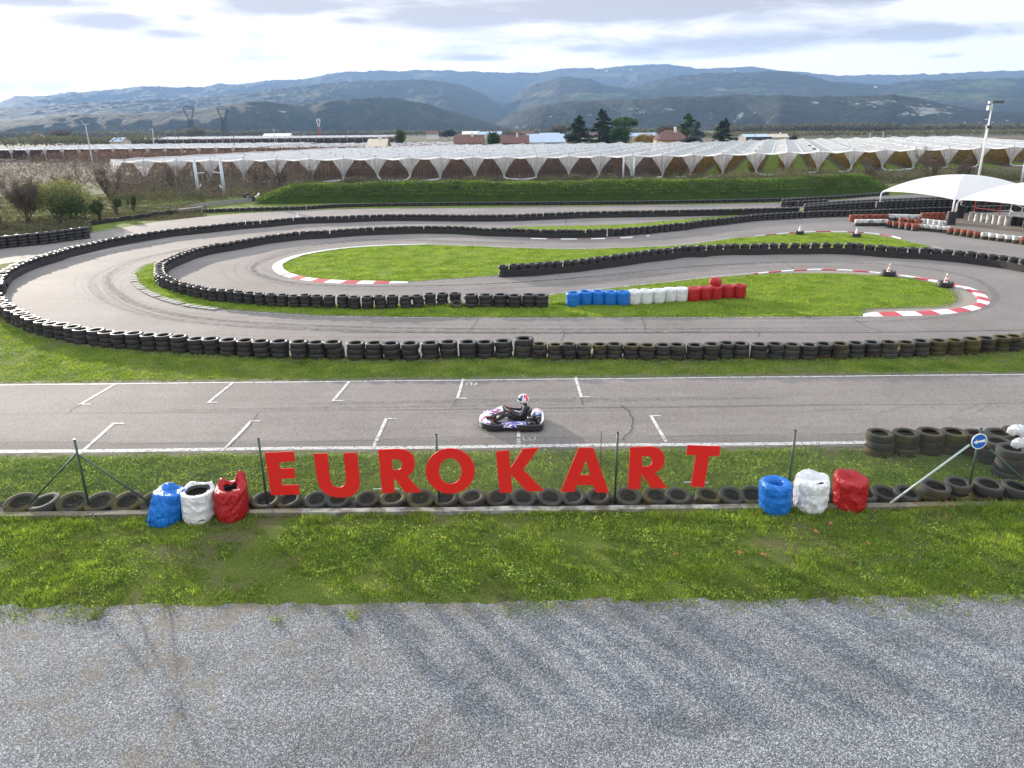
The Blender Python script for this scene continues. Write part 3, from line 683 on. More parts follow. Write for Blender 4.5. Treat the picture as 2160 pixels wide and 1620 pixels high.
for i, p in enumerate(W_B1l):
    mt = m_low(i, p); big = (i == 40)
    if big: lb = 'tallest black tyre stack in the near barrier, where the worn stacks begin'
    elif i < 40: lb = '%s black tyre stack left of the tall one in the near barrier' % ordw(40 - i)
    else: lb = '%s tyre stack, %s right of the tall one in the near barrier' % (desc(mt), ordw(i - 40))
    R = 0.36 if i < 40 else (0.40 if big else (0.30 if i < 46 else 0.33))
    if i < 12: R = 0.33
    jobs.append([math.hypot(*p), p[0], p[1], 0.72 if big else (0.64 if i < 40 else 0.58), 3, mt, R, lb, 'stacks of the near outer barrier'])
add_row(W_B1u, H1, 0.325, lambda i, n: '%s black tyre stack after the left bend, far side of the outer barrier' % ordw(i + 1), 'stacks of the far outer barrier', lambda i, p: ['rubber'])
nn = len(W_B2l)
for i, p in enumerate(W_B2l):
    k = nn - i
    R = 0.36 if k <= 6 else 0.30
    jobs.append([math.hypot(*p), p[0], p[1], H2 * (1 if k > 6 else 1.02), 3, ['rubber'], R, '%s tyre stack from the right end of the hairpin barrier near the blue sacks' % ordw(k), 'stacks of the near hairpin barrier'])
add_row(W_B2u, H2, 0.31, lambda i, n: '%s black tyre stack after the left bend, far leg of the hairpin barrier' % ordw(i + 1), 'stacks of the far hairpin barrier', lambda i, p: ['rubber'])
add_row(W_B3, H3, 0.31, lambda i, n: '%s black tyre stack from the left end of the barrier crossing the middle grass' % ordw(i + 1), 'stacks of the middle barrier', lambda i, p: ['rubber'])
# far rows, beyond the three hundred nearest
far = []
def far_row(px, H, R, z=0.0, tiers=3, step=0.66):
    for p in resample([at(x, y, H + z) for x, y in catmull(px, 3)], step): far.append([math.hypot(*p), p[0], p[1], H, tiers, ['rubber'], R, '', None, z])
far_row(z3([(785,762),(1000,745),(1300,730),(1650,718),(1900,722),(2160,730)]), 0.95, 0.33, tiers=4)
far_row(z3([(790,748),(1000,732),(1300,718),(1650,706),(2000,702)]), 0.95, 0.33, tiers=4)
far_row(z3([(640,733),(780,729),(905,722)]), 0.6, 0.33); far_row(z3([(650,718),(840,704)]), 0.6, 0.33)
far_row([(432,441),(560,437),(640,435),(720,430),(900,427),(1100,425.5),(1300,424),(1440,422),(1600,419),(1740,414),(1870,405)], 0.38, 0.33, tiers=2)
wallL = resample([at(x, y, 0.9) for x, y in [(-60,507),(0,499),(90,491),(176,480)]], 0.72)
for i, p in enumerate(wallL): jobs.append([math.hypot(*p), p[0], p[1], 0.95, 4, ['rubber'], 0.41, '%s black tyre stack from the right in the wall below the left bushes' % ordw(len(wallL) - i), 'stacks below the left bushes'])
jobs.sort(key=lambda j: j[0])
vis = []
for j in jobs:
    px_ok = True
    d = RN.T @ np.array([j[1], j[2], j[3] / 2 - CAMH]); sx = 1080 + 1560 * d[0] / -d[2]
    (vis if -25 < sx < 2185 else far).append(j if -25 < sx < 2185 else j + [0.0])
near, rest = vis[:300], vis[300:]
seq = {}
for j in near: stack(j[1] + random.gauss(0, .015), j[2] + random.gauss(0, .02), j[3] * random.choice([1, 1, 1, .96, 1.04]), j[4], j[5], j[6], j[7], j[8], jit=0.034)
fm = MB()
for j in rest + far:
    z0 = j[9] if len(j) > 9 else 0.0
    w_ = j[3] / j[4]
    for k in range(j[4]):
        pr = [(a, b + w_ / 2) for a, b in tyre_prof(j[6], j[6] * .6, w_ * .985)]
        pr = [pr[i] for i in (0, 2, 4, 7, 9, 11, 14)]
        fm.lathe(pr, 12, (j[1] + random.uniform(-.02, .02), j[2] + random.uniform(-.02, .02), z0 + k * w_))
tag(fm.build('tyre_stacks', M['rubber'], smooth=True, fixn=True), 'distant black tyre stacks lining the far side of the kart track', 'tyre stacks', kind='stuff')

# conveyor belts along the track faces
def belt(path, off, z0, z1, label, i0=0, i1=None, hgt=None):
    P = resample(np.array([p[:2] for p in path])[i0:i1], 0.5); T = np.gradient(P, axis=0); T /= np.hypot(T[:, 0], T[:, 1])[:, None]; Nn = np.stack([-T[:, 1], T[:, 0]], 1)
    m = MB(); vs = []
    for i in range(len(P)):
        a = P[i] + Nn[i] * off; b = P[i] + Nn[i] * (off + math.copysign(0.02, off)); q = 0.02 * math.sin(i * 0.9)
        vs += [(a[0], a[1], z0), (a[0], a[1], z1 + q), (b[0], b[1], z1 + q), (b[0], b[1], z0)]
    fs = []
    for i in range(len(P) - 1):
        for j in range(4): fs.append((4 * i + j, 4 * i + (j + 1) % 4, 4 * i + 4 + (j + 1) % 4, 4 * i + 4 + j))
    m.add(vs, fs); tag(m.build('rubber_belt', M['belt'], fixn=True), label, 'rubber belt', 'belts facing the tyre barriers')
belt(W_B1u, -0.345, 0.01, 0.40, 'black rubber belt along the track side of the far outer barrier', 3, None)
belt(W_B2u, -0.33, 0.01, 0.40, 'black rubber belt along the inner side of the far hairpin barrier', 4, 75)
belt(W_B3, -0.33, 0.01, 0.42, 'black rubber belt along the near face of the middle grass barrier')

# ---- single mossy tyres behind the concrete beam (foreground)
fg = [(25,1068,0,.31),(78,1067,0,.31),(138,1066,0,.31),(198,1064,0,.30),(258,1063,0,.31),(315,1063,0,.29),(372,1062,0,.29),(430,1062,0,.29),(490,1061,0,.29),(555,1059,0,.29),(605,1058,0,.27),(663,1058,0,.26),(707,1060,0,.26)] + \
     [(720 + x / 3, 780 + y / 3, 0, r) for x, y, r in ((150,836,.25),(322,824,.29),(495,818,.29),(660,826,.26),(830,822,.28),(995,818,.26),(1150,817,.27),(1320,817,.27),(1480,816,.26),(1640,816,.27),(1820,806,.28),(1995,800,.29),(2140,803,.27))] + \
     [(1440 + x / 3, 780 + y / 3, 0, r) for x, y, r in ((172,803,.27),(325,807,.27),(455,795,.28),(600,798,.28),(745,800,.28),(900,803,.28),(1040,803,.28),(1180,803,.28),(1312,797,.29),(1460,802,.28),(1625,803,.29),(1790,798,.31),(1945,803,.31),(2110,800,.31),(2290,800,.31))]
where = lambda x: ('at the far left behind the kerb' if x < 318 else 'behind the left group of sacks' if x < 530 else 'under the red letters' if x < 1520 else 'behind the right group of sacks' if x < 1830 else 'right of the red sack, by the sign post')
cnt = {}
for i, (x, y, z, R) in enumerate(fg):
    X, Y = at(x, y, 0.2); Y = max(Y, 16.03); k = where(x); cnt[k] = cnt.get(k, 0) + 1
    mt = random.choice(['rubber_moss', 'rubber_brown', 'rubber_grey', 'rubber_moss']) if x < 1000 or x > 1350 else random.choice(['rubber_grey', 'rubber_grey', 'rubber_brown'])
    R *= 1.14 if x > 560 else 1.2; me = tyre_mesh(round(R, 3), round(R * .60, 3), 0.21, mt, 32)
    o = link('old_tyre', me, None, (X, Y, -0.03), (rad(random.uniform(7, 16)), rad(random.uniform(-9, 3) if x < 560 else random.uniform(-7, 7)), random.uniform(-.3, .3)))
    tag(o, '%s single tyre, %s of those %s' % ({'rubber_moss': 'mossy', 'rubber_brown': 'muddy', 'rubber_grey': 'grey'}[mt], ordw(cnt[k]), k), 'tyre', 'single tyres behind the concrete kerb')
for i, (x, y, R, lab) in enumerate([(1600,733,.33,'grey tyre resting on the row of tyres, where the pale strut crosses'), (1745,712,.29,'grey tyre on top of the row, directly left of the sign post'), (1937,722,.33,'large grey tyre on top of the row, directly right of the sign post'), (2105,735,.31,'dark tyre on top of the row at the right picture edge')]):
    X, Y = at(1440 + x / 3, 780 + y / 3, 0.42)
    link_ = link('old_tyre', tyre_mesh(R, round(R * .64, 3), 0.2, 'rubber_grey', 32), None, (X, Y, 0.24), (rad(4), rad(random.uniform(-4, 9)), 0)); tag(link_, lab, 'tyre', 'second layer of single tyres')
# ---- mossy pile at the right, beyond the fence
pile = [(450,300,'rubber_moss',.36,3,'mossy yellow stack at the left end of the pile beyond the fence'),(760,290,'rubber_moss',.36,3,'second stack from the left in the mossy pile beyond the fence'),(1040,280,'rubber_brown',.36,3,'third stack from the left in the mossy pile beyond the fence'),
        (1320,285,'rubber_moss',.35,3,'fourth mossy stack from the left, left of the round sign'),(1575,298,'rubber_brown',.34,3,'muddy stack directly behind the round sign'),(1855,292,'rubber_moss',.36,3,'mossy stack just right of and behind the round sign'),(2090,270,'rubber_brown',.36,3,'farthest stack at the right edge behind the white rags'),(2330,280,'rubber_brown',.36,3,'stack beyond the right picture edge'),
        (1830,390,'rubber_grey',.37,3,'grey stack standing in front of the pile, right of the round sign'),(2040,480,'rubber_grey',.36,4,'tall grey stack in front at the right edge, lowest in the pile')]
for (x, y, mt, R, n, lab) in pile:
    H = 0.2 * n; X, Y = at(1780 + x / 5.684, 860 + y / 5.684, H)
    stack(X, Y, H, n, [mt, 'rubber_brown' if mt == 'rubber_moss' else mt, mt], R, lab, 'mossy tyre stacks beyond the fence', jit=0.035, seg=32)

# ---- tyre marker with cone
def cone(x, y, z, h, label, red=True, tilt=(0, 0)):
    e = empty('traffic_cone', (x, y, z)); tag(e, label, 'cone', 'cones set in tyres beside the track'); e.rotation_euler = (tilt[0], tilt[1], 0.3)
    b = MB().poly([(-.17,-.13),(-.13,-.17),(.13,-.17),(.17,-.13),(.17,.13),(.13,.17),(-.13,.17),(-.17,.13)], 0, 0.03); b.build('base', M['kerb_w' if not red else 'cone_r'], e)
    m = MB(); n = 18; lv = [0, .22, .40, .58, .78, 1.0]
    for k in range(5):
        r0 = .12 - .095 * lv[k]; r1 = .12 - .095 * lv[k + 1]
        m.lathe([(r0, .03 + h * lv[k]), (r1, .03 + h * lv[k + 1])], n, m=1 if (red and k % 2 == 1) else 0, closed=False)
    m.add([(.025 * math.cos(i * 2 * math.pi / n), .025 * math.sin(i * 2 * math.pi / n), .03 + h) for i in range(n)], [tuple(range(n))])
    m.build('cone_body', [M['kerb_w'], M['cone_r']], e, smooth=False)
for (x, y, R, h, lab, red, what) in [(1686,489,.36,.5,'white cone standing in the left tyre on the upper infield kerb',False,'black tyre under the white cone at the left of the upper kerb'), (1805.5,494,.40,.5,'white cone standing in the right tyre on the upper infield kerb',False,'black tyre under the white cone at the right of the upper kerb'),
                             (1873.5,575,.42,.52,'striped cone leaning in the left tyre on the lower infield kerb',True,'black tyre under the leaning striped cone on the lower kerb'), (1994,598,.42,.55,'red and white cone in the right tyre on the lower infield kerb',True,'black tyre under the upright red and white cone')]:
    X, Y = at(x, y + 2, 0.15)
    o = link('marker_tyre', tyre_mesh(R, round(R * .6, 3), 0.30, 'rubber', 28), None, (X, Y, 0.015)); tag(o, what, 'tyre', 'tyres holding cones')
    cone(X, Y, 0.20, h, lab, red, (rad(2), rad(3) if red and x < 1900 else 0))
X, Y = at(628, 458, 0.62); cone(X, Y, 0.62, 0.42, 'small white cone standing on the far outer tyre barrier', False)

# ---- tyres loosened in the hairpin barrier (gap)
X, Y = at(720 + 730 / 3, 420 + 650 / 3, 0.2); o = link('loose_tyre', tyre_mesh(.30, .18, .19, 'rubber_grey', 24), None, (X, Y - .25, 0.02), (rad(18), rad(8), 0)); tag(o, 'single slumped tyre in the gap of the hairpin barrier', 'tyre')
# ================================================================== wrapped stacks
def sack(label, x, y, R0, R1, H, mat, seed, lean=(0, 0), rim=(), open_r=0.18, ragged=0.0, fold=0.03, diag=2.5, group=None, tyres=3, n=110, topz=0.03, rows=24, tilt=0.0, holes=(), name='wrapped_tyre_stack'):
    e = empty(name, (x, y, 0)); tag(e, label, 'wrapped tyres', group)
    r_ = np.random.default_rng(seed); off = r_.random() * 50
    th = np.linspace(0, 2 * math.pi, n, endpoint=False) + math.pi / 2; V = []
    def W(t):   # wrinkles
        a = fbm(off + 1.6 * np.cos(th) + 3, off + 1.6 * np.sin(th) + t * 1.2, 3) - .5
        b = 1 - np.abs(2 * fbm(off + th * 1.9 + t * diag * 1.6, off + t * 1.5 * (1 + abs(diag) * .3) - th * .35, 3) - 1)
        c = 1 - np.abs(2 * fbm(off + 30 + th * 4.2 - t * diag * 2, off + t * 4.5 + th * .4, 2) - 1)
        return a * fold * .8 + (b ** 4 - .35) * fold * .8 + (c ** 3 - .4) * fold * .18
    peak = np.zeros(n)
    for (t0, wd, hh) in rim:
        d = np.abs((th - t0 + math.pi) % (2 * math.pi) - math.pi); peak += hh * np.exp(-(d / wd) ** 2)
    jag = (fbm(off + th * 3.5, off + th * 0, 4) - .5) * 2 * ragged + (r_.random(n) - .5) * ragged * .6
    def ring(R, z, t, pk=0.0, cx=1.0):
        rr = R + W(t) * min(1, .4 + R / .35)
        V.append(np.stack([rr * np.cos(th) + lean[0] * z / H * cx, rr * np.sin(th) + lean[1] * z / H * cx, np.maximum(0.0, z + pk * peak + tilt * np.cos(th - 1.0) * z / H)], 1))
    for i in range(rows):
        t = i / (rows - 1); R = R0 + (R1 - R0) * t ** 0.8 + 0.010 * abs(math.sin(tyres * math.pi * t)) - 0.05 * (1 - t) ** 6
        ring(R, H * 0.93 * t, t, t ** 3)
    for k, (q, dz) in enumerate([(0.93, .6), (0.84, 1.0), (0.74, 1.0), (0.62, .8)]):
        R = R1 * q
        if R < open_r: break
        ring(R, H * 0.93 + (topz + .02) * dz, 1 + k * .12, 1.0 + .1 * k)
    ring(max(open_r, .02), H * 0.93 + topz * .4, 1.5, .9); V[-1][:, 2] += jag
    nr = len(V)
    if open_r > 0.03 and not ragged:
        ring(open_r * .93, H * .80, 1.7, .2); ring(open_r * .9, H * .6, 1.9, 0); nr = len(V)
    V = np.concatenate(V)
    m = MB(); fs = []; hs = set(holes)
    for i in range(nr - 1):
        for j in range(n):
            if (i, j) in hs: continue
            fs.append((i * n + j, i * n + (j + 1) % n, (i + 1) * n + (j + 1) % n, (i + 1) * n + j))
    m.add([tuple(v) for v in V], fs)
    if open_r <= 0.03: m.f.append(tuple((nr - 1) * n + j for j in range(n))); m.m.append(0)
    m.build('plastic_sack', M[mat], e, smooth=True)
    w = H * .93 / tyres
    for k in range(tyres if (open_r > .03 or holes) else 0):
        if k < tyres - 2: continue
        link('tyre', tyre_mesh(round(R1 * .92, 3), round(R1 * .58, 3), round(w * .95, 3), 'rubber', 28), e, (lean[0] * (k + .5) / tyres, lean[1] * (k + .5) / tyres, k * w - .01))
    return e
def hole(z0, z1, a0, a1, n=110, rows=24): return [(i, j % n) for i in range(int(z0 * rows), int(z1 * rows) + 1) for j in range(int((a0 - 90) % 360 / 360 * n), int((a0 - 90) % 360 / 360 * n) + int((a1 - a0) / 360 * n) + 1)]
GL = 'sacked tyre stacks in front of the fence, left'; GR = 'sacked tyre stacks in front of the fence, right'
XB, YB = at(352, 1098); sack('blue sack of tyres leaning right, leftmost of the left trio', XB - .06, YB + .02, .40, .345, .74, 'bag_blue', 1, (.20, .12), rim=[(2.1, .6, .10), (0.2, .4, .03)], open_r=0.02, fold=.045, diag=1.0, group=GL, topz=.0, tilt=-.04, holes=hole(.15, .27, 236, 241))
XB, YB = at(421, 1094); sack('torn white sack open at the top, middle of the left trio', XB, YB, .35, .375, .76, 'bag_white', 2, (.02, .10), rim=[(2.3, .35, .08), (0.9, .25, .07)], open_r=.27, ragged=.06, fold=.035, group=GL, topz=-.03, holes=hole(.13, .16, 290, 308))
XB, YB = at(490, 1091); sack('red sack with a raised pointed corner, rightmost of the left trio', XB, YB, .36, .37, .76, 'bag_red', 3, (.03, .10), rim=[(.75, .55, .27), (2.6, .4, .13)], open_r=.16, ragged=.05, fold=.04, diag=-1.6, group=GL, topz=.02)
XB, YB = at(1633, 1076); sack('blue sack tucked into the bore of its tyres, left of the right trio', XB, YB, .36, .36, .74, 'bag_blue', 4, (-.02, .04), open_r=.17, fold=.032, diag=2.6, group=GR, topz=.035)
XB, YB = at(1707, 1073); sack('crumpled white sack with a small dark hole, middle of the right trio', XB, YB, .35, .385, .76, 'bag_white', 5, (.03, .06), rim=[(.3, .4, .04), (1.6, .7, .07)], open_r=.02, fold=.05, diag=.6, group=GR, topz=.05, holes=hole(1.05, 1.09, 262, 300))
XB, YB = at(1790, 1070); sack('red sack closed at the top, rightmost of the right trio', XB, YB, .36, .375, .76, 'bag_red', 6, (.0, .07), rim=[(2.3, .8, .09), (1.0, .5, .05)], open_r=.02, fold=.04, diag=1.4, group=GR, topz=.03)
# blue / white / red row on the infield
z8 = lambda x, y: (1160 + x / 4.909, 560 + y / 4.909)
cols = [('bag_blue', 'blue', [238, 370, 500, 630, 758], [282, 268, 265, 268, 268]), ('bag_white', 'white', [874, 1000, 1125, 1243, 1363], [262, 257, 250, 237, 234]), ('bag_red', 'red', [1488, 1608, 1722, 1845, 1967], [232, 222, 214, 205, 200])]
for mat, cn, xs, ys in cols:
    for i, (a, b) in enumerate(zip(xs, ys)):
        X, Y = at(*z8(a, b), 0.68)
        ex = '%s plastic wrapped tyres, %s from the left of the five %s ones' % (cn, ordw(i + 1), cn)
        if cn == 'white' and i == 4: ex = 'white wrapped tyres touching the first red one on the infield'
        if cn == 'red' and i > 2: ex = 'red wrapped tyres with dark open top, %s' % ('rightmost of the infield row' if i == 4 else 'second from the right of the infield row')
        sack(ex, X, Y, .345, .345, .70, mat, 20 + i + len(cn) * 7, (0, 0), open_r=.19 if (cn != 'red' or i > 2) else .02, ragged=.02 if cn != 'white' else 0, fold=.014, diag=1, group='wrapped stacks in a row on the infield', n=40, rows=10, topz=.03, rim=[(1.2 + i, .6, .03)])
X, Y = at(*z8(1710, 195), 0.72)
o = MB(); V = []
nth = 40; th = np.linspace(0, 2 * math.pi, nth, endpoint=False)
for k, (r_, z_) in enumerate([(.30, 0), (.33, .05), (.31, .2), (.27, .33), (.15, .37), (.02, .35)]):
    wv = r_ + .02 * np.sin(th * 5 + k) + .015 * np.sin(th * 11 + k * 2); V += [(wv[j] * math.cos(th[j]), wv[j] * math.sin(th[j]), z_ + .03 * math.sin(th[j] * 2)) for j in range(nth)]
o.add(V, [(i * nth + j, i * nth + (j + 1) % nth, (i + 1) * nth + (j + 1) % nth, (i + 1) * nth + j) for i in range(5) for j in range(nth)])
tag(o.build('plastic_bundle', M['bag_red'], smooth=True, loc=(X, Y, .70)), 'bright red wrapped bundle lying on top of the third red stack', 'bundle')

# ================================================================== concrete beam, fence, letters, sign
cb = MB(); xs = np.arange(-26, 26.01, 0.25)
for i in range(len(xs) - 1):
    a, b = xs[i], xs[i + 1]; h1 = .09 + .025 * (vnoise(a * 1.1 + 40, 1.0) - .5); h2 = .09 + .025 * (vnoise(b * 1.1 + 40, 1.0) - .5); f1 = 15.44 + .012 * math.sin(a * 5); f2 = 15.44 + .012 * math.sin(b * 5)
    m_ = 1 if -5.1 < a < 5.3 else 0
    cb.add([(a, f1, 0), (b, f2, 0), (b, f2, h2), (a, f1, h1), (a, 15.64, h1), (b, 15.64, h2), (b, 15.64, 0), (a, 15.64, 0)], [(0, 1, 2, 3), (3, 2, 5, 4), (4, 5, 6, 7)], m_)
tag(cb.build('concrete_kerb', [M['concrete'], M['limewash']]), 'low mossy concrete kerb under the fence, whitewashed below the letters', 'kerb wall')
YF = 15.86
fence = empty('chain_link_fence', (0, YF, 0)); tag(fence, 'dark green chain link fence with thin posts along the straight', 'fence')
posts = [(157, 928), (545, 925), (920, 917), (1303, 913), (1678, 908), (2070, 904)]
pxs = []
for (x, y) in posts:
    X, Z = atY(x, y, YF); pxs.append((X, Z))
pxs = [(-14.5, 2.0), (-18.9, 2.0)] + pxs + [(15.1, 2.0), (19.3, 2.0)]
for X, Z in pxs:
    lean = random.uniform(-.03, .03)
    m = MB().tube([(X + lean * .3, 0, 0), (X, 0, Z)], 0.027, 8); m.build('post', M['fence'], fence, smooth=True)
    cp = MB().tube([(X, 0, Z - .01), (X, 0, Z + .02)], 0.033, 8); cp.build('post_cap', M['fence'], fence)
X, Z = atY(1269, 910, YF); MB().tube([(X, .03, .1), (X, .03, Z)], .009, 6).build('thin_rod', M['wire'], fence)
br = [((160, 958), (62, 1063), 'fence'), ((165, 958), (312, 1057), 'fence'), ((2088, 948), (2200, 1050), 'fence')]
for p, q, mm in br:
    X1, Z1 = atY(*p, YF - .02); X2, Z2 = atY(*q, YF - .02)
    MB().tube([(X1, -.03, Z1), (X2, -.03, max(0.03, Z2))], .022, 8).build('brace', M[mm], fence, smooth=True)
X1, Z1 = atY(2053, 944, YF - .2); X2, Y2 = at(1878, 1062, 0.14)
tag(MB().tube([(X1, -.05, Z1), (X2, Y2 - YF, .14)], .026, 8).build('brace', M['galv'], fence, smooth=True), 'pale galvanised brace running down left from the round sign')
# woven wire: diagonals in both directions, each a thin zig-zag
def ztop(x):
    xs_ = [p[0] for p in sorted(pxs)]; zs_ = [p[1] - .06 for p in sorted(pxs)]
    return float(np.interp(x, xs_, zs_)) - 0.05 * abs(math.sin((x + 10.15) / 4.2 * math.pi)) 
fv = []; ff = []; rw = 0.0032
def wire(p, q):
    b = len(fv); d = np.array(q, float) - np.array(p, float); d /= np.linalg.norm(d); u = np.array([-d[2], 0, d[0]]) * rw; v_ = np.array([0, rw, 0])
    for c in (p, q):
        for k in ((1, 0), (-.5, .87), (-.5, -.87)): fv.append(tuple(np.array(c) + u * k[0] + v_ * k[1]))
    for k in range(3): ff.append((b + k, b + (k + 1) % 3, b + 3 + (k + 1) % 3, b + 3 + k))
step = 0.068
for sgn in (1, -1):
    x = -19.0
    while x < 21.5:
        h = ztop(x); x2 = x + sgn * h
        nseg = 3; pr = None
        for k in range(nseg + 1):
            t = k / nseg; c = (x + (x2 - x) * t, 0.006 * sgn + 0.015 * math.sin((x + (x2 - x) * t) * 1.7) * math.sin(t * 3.1), .10 + (h - .10) * t)
            if pr is not None: wire(pr, c)
            pr = c
        x += step
link('wire_mesh', npmesh('wire_mesh', np.array(fv), np.array(ff), M['wire'], nper=4), fence)
tw = MB()
for zf in (1.0, .5):
    tw.tube([(x, 0.0, ztop(x) * zf) for x in np.arange(-19, 19.3, .5)], .0028, 4)
tw.build('tension_wire', M['wire'], fence)

YL = 15.74
zE = lambda L: [(540 + x / 4.32, 930 + y / 4.32) for x, y in L]
zK = lambda L: [(1030 + x / 4.32, 930 + y / 4.32) for x, y in L]
def arc(cx, cy, rx, ry, a0, a1, n=14): return [(cx + rx * math.cos(rad(a0 + (a1 - a0) * i / n)), cy + ry * math.sin(rad(a0 + (a1 - a0) * i / n))) for i in range(n + 1)]
L = []
L.append(('E', zE([(78,108),(343,98),(354,188),(211,196),(217,252),(347,250),(357,340),(230,344),(236,404),(389,402),(398,487),(137,495)]), None))
L.append(('U', zE([(525,118),(650,115),(672,345)] + [(682,380),(700,408),(730,423),(765,425),(798,412),(816,385),(820,350)] + [(797,113),(919,108),(944,330)] + [(947,390),(935,440),(905,480),(860,505),(800,515),(730,515),(670,500),(620,470),(585,430),(565,380),(555,340)]), None))
L.append(('R', zE([(1113,82),(1290,74),(1345,78),(1395,98),(1430,130),(1446,175),(1447,225),(1435,270),(1410,305),(1378,324),(1510,468),(1365,474),(1255,335),(1263,474),(1150,479)]),
          zE([(1237,168),(1285,167),(1312,178),(1329,200),(1331,225),(1320,250),(1298,264),(1245,268)])))
L.append(('O', zE(arc(1770, 275, 224, 206, 0, 352, 44)), zE(arc(1770, 276, 103, 118, 0, 352, 44))))
L.append(('K', zK([(68,98),(188,86),(203,248),(313,75),(463,63),(317,263),(508,455),(355,461),(208,308),(219,470),(103,475)]), None))
L.append(('A', zK([(823,65),(957,63),(1101,473),(978,470),(957,402),(806,402),(786,467),(659,464)]), zK([(889,172),(930,315),(838,313)])))
L.append(('R', zK([(1293,60),(1480,52),(1540,62),(1585,95),(1606,140),(1607,190),(1590,240),(1555,272),(1518,287),(1632,427),(1490,434),(1398,297),(1388,438),(1275,441)]),
          zK([(1405,140),(1450,138),(1480,150),(1494,175),(1492,203),(1475,225),(1445,234),(1400,236)])))
L.append(('T', zK([(1816,40),(2118,52),(2104,140),(2014,137),(1967,423),(1846,416),(1893,130),(1805,128)]), None))
desc_l = {0: 'first', 1: 'second', 2: 'third', 3: 'fourth', 4: 'fifth', 5: 'sixth', 6: 'seventh', 7: 'last'}
for k, (ch, o_, i_) in enumerate(L):
    P = [atY(x, y, YL) for x, y in o_]; Hh = [atY(x, y, YL) for x, y in i_] if i_ else None
    cx = sum(p[0] for p in P) / len(P)
    loops = [[Vector((p[0] - cx, p[1], 0)) for p in P]] + ([[Vector((p[0] - cx, p[1], 0)) for p in Hh]] if Hh else [])
    flat = [v for lp in loops for v in lp]; tri = tessellate_polygon(loops); n = len(flat); th_ = .022
    vs_ = [(v.x, 0, v.y) for v in flat] + [(v.x, th_, v.y) for v in flat]
    fs_ = [tuple(t) for t in tri] + [tuple(n + i for i in reversed(t)) for t in tri]; b = 0
    for lp in loops:
        c = len(lp); fs_ += [(b + i, b + (i + 1) % c, n + b + (i + 1) % c, n + b + i) for i in range(c)]; b += c
    e = empty('letter_sign', (cx, YL, 0)); tag(e, 'flat red board cut as the letter %s, %s letter of the word on the fence' % (ch, desc_l[k]), 'letter', 'red letters mounted on the fence')
    MB().add(vs_, fs_).build('letter_board', M['letter'], e, fixn=True)
    z_lo = min(p[1] for p in P)
    if k in (2, 7):
        a, za = atY(787 if k == 2 else 1442, 1031 if k == 2 else 1016.5, YL + .05); b_, zb = atY(842 if k == 2 else 1494, 1030 if k == 2 else 1017.5, YL + .05)
        MB().tube([(a - cx, .04, za), (b_ - cx, .04, zb)], .014, 6).build('mounting_rod', M['galv'], e)
# round sign
sx, sz = atY(2065.5, 931, YF - .06)
sg = empty('road_sign', (sx, YF - .06, sz)); tag(sg, 'round blue sign with white arrow pointing left on a fence post', 'road sign'); sg.rotation_euler = (rad(-4), rad(-8), rad(5))
MB().lathe([(0.001, .012), (.185, .012), (.192, .006), (.192, -.004), (0.001, -.004)], 40, axis='Y', closed=False).build('rim', M['sign_white'], sg, smooth=False)
def disc(r, y, n=40): return MB().add([(r * math.cos(i * 2 * math.pi / n), y, r * math.sin(i * 2 * math.pi / n)) for i in range(n)], [tuple(range(n))])
disc(.170, -.008).build('sign_face', M['sign_blue'], sg)
ar = [(-.150, 0), (-.045, .062), (-.068, .020), (.140, .034), (.140, -.034), (-.068, -.020), (-.045, -.062)]
tr_ = tessellate_polygon([[Vector((p[0], p[1], 0)) for p in ar]])
MB().add([(p[0], -.012, p[1]) for p in ar], [tuple(t) for t in tr_]).build('arrow', M['sign_white'], sg)
# white rags on pile right edge
for (px, py, s, lab) in [(2150, 907, .24, 'crumpled white plastic lying on the rear right tyres'), (2157, 935, .22, 'white plastic sheet draped on the tall front tyre stack')]:
    X, Y = at(px, py, .85); m = MB(); V = []
    for k, (r_, z_) in enumerate([(s, -.12), (s * 1.1, 0), (s * .8, .07), (s * .4, .1), (.01, .1)]):
        V += [((r_ * (1 + .25 * math.sin(3 * a + k) + .1 * math.sin(7 * a)) * math.cos(a)), r_ * .7 * math.sin(a), z_ + .03 * math.sin(5 * a + k)) for a in th]
    m.add(V, [(i * nth + j, i * nth + (j + 1) % nth, (i + 1) * nth + (j + 1) % nth, (i + 1) * nth + j) for i in range(4) for j in range(nth)])
    tag(m.build('plastic_rag', M['bag_white'], smooth=True, loc=(X, Y, .86)), lab, 'plastic rag')

# ================================================================== kart and driver
def skin_body(name, joints, bones, mat, parent, sub=2, loc=None):
    """joints: name -> (x,y,z,r); bones: list of (a,b). first joint is root. returns a plain mesh object"""
    keys = list(joints); me = bpy.data.meshes.new(name); me.from_pydata([joints[k][:3] for k in keys], [(keys.index(a), keys.index(b)) for a, b in bones], [])
    o = bpy.data.objects.new(name, me); C.objects.link(o)
    sk_ = o.modifiers.new('skin', 'SKIN'); sk_.use_smooth_shade = True; sk_.branch_smoothing = 0.4
    sv = me.skin_vertices[0].data
    for i, k in enumerate(keys):
        r = joints[k][3]; sv[i].radius = (r, r) if not isinstance(r, tuple) else r; sv[i].use_root = (i == 0)
    ss = o.modifiers.new('sub', 'SUBSURF'); ss.levels = sub; ss.render_levels = sub
    dg = bpy.context.evaluated_depsgraph_get(); dg.update()
    m2 = bpy.data.meshes.new_from_object(o.evaluated_get(dg)); m2.name = name
    m2.materials.clear(); m2.materials.append(mat); m2.polygons.foreach_set('use_smooth', [True] * len(m2.polygons))
    bpy.data.objects.remove(o); return link(name, m2, parent, loc)
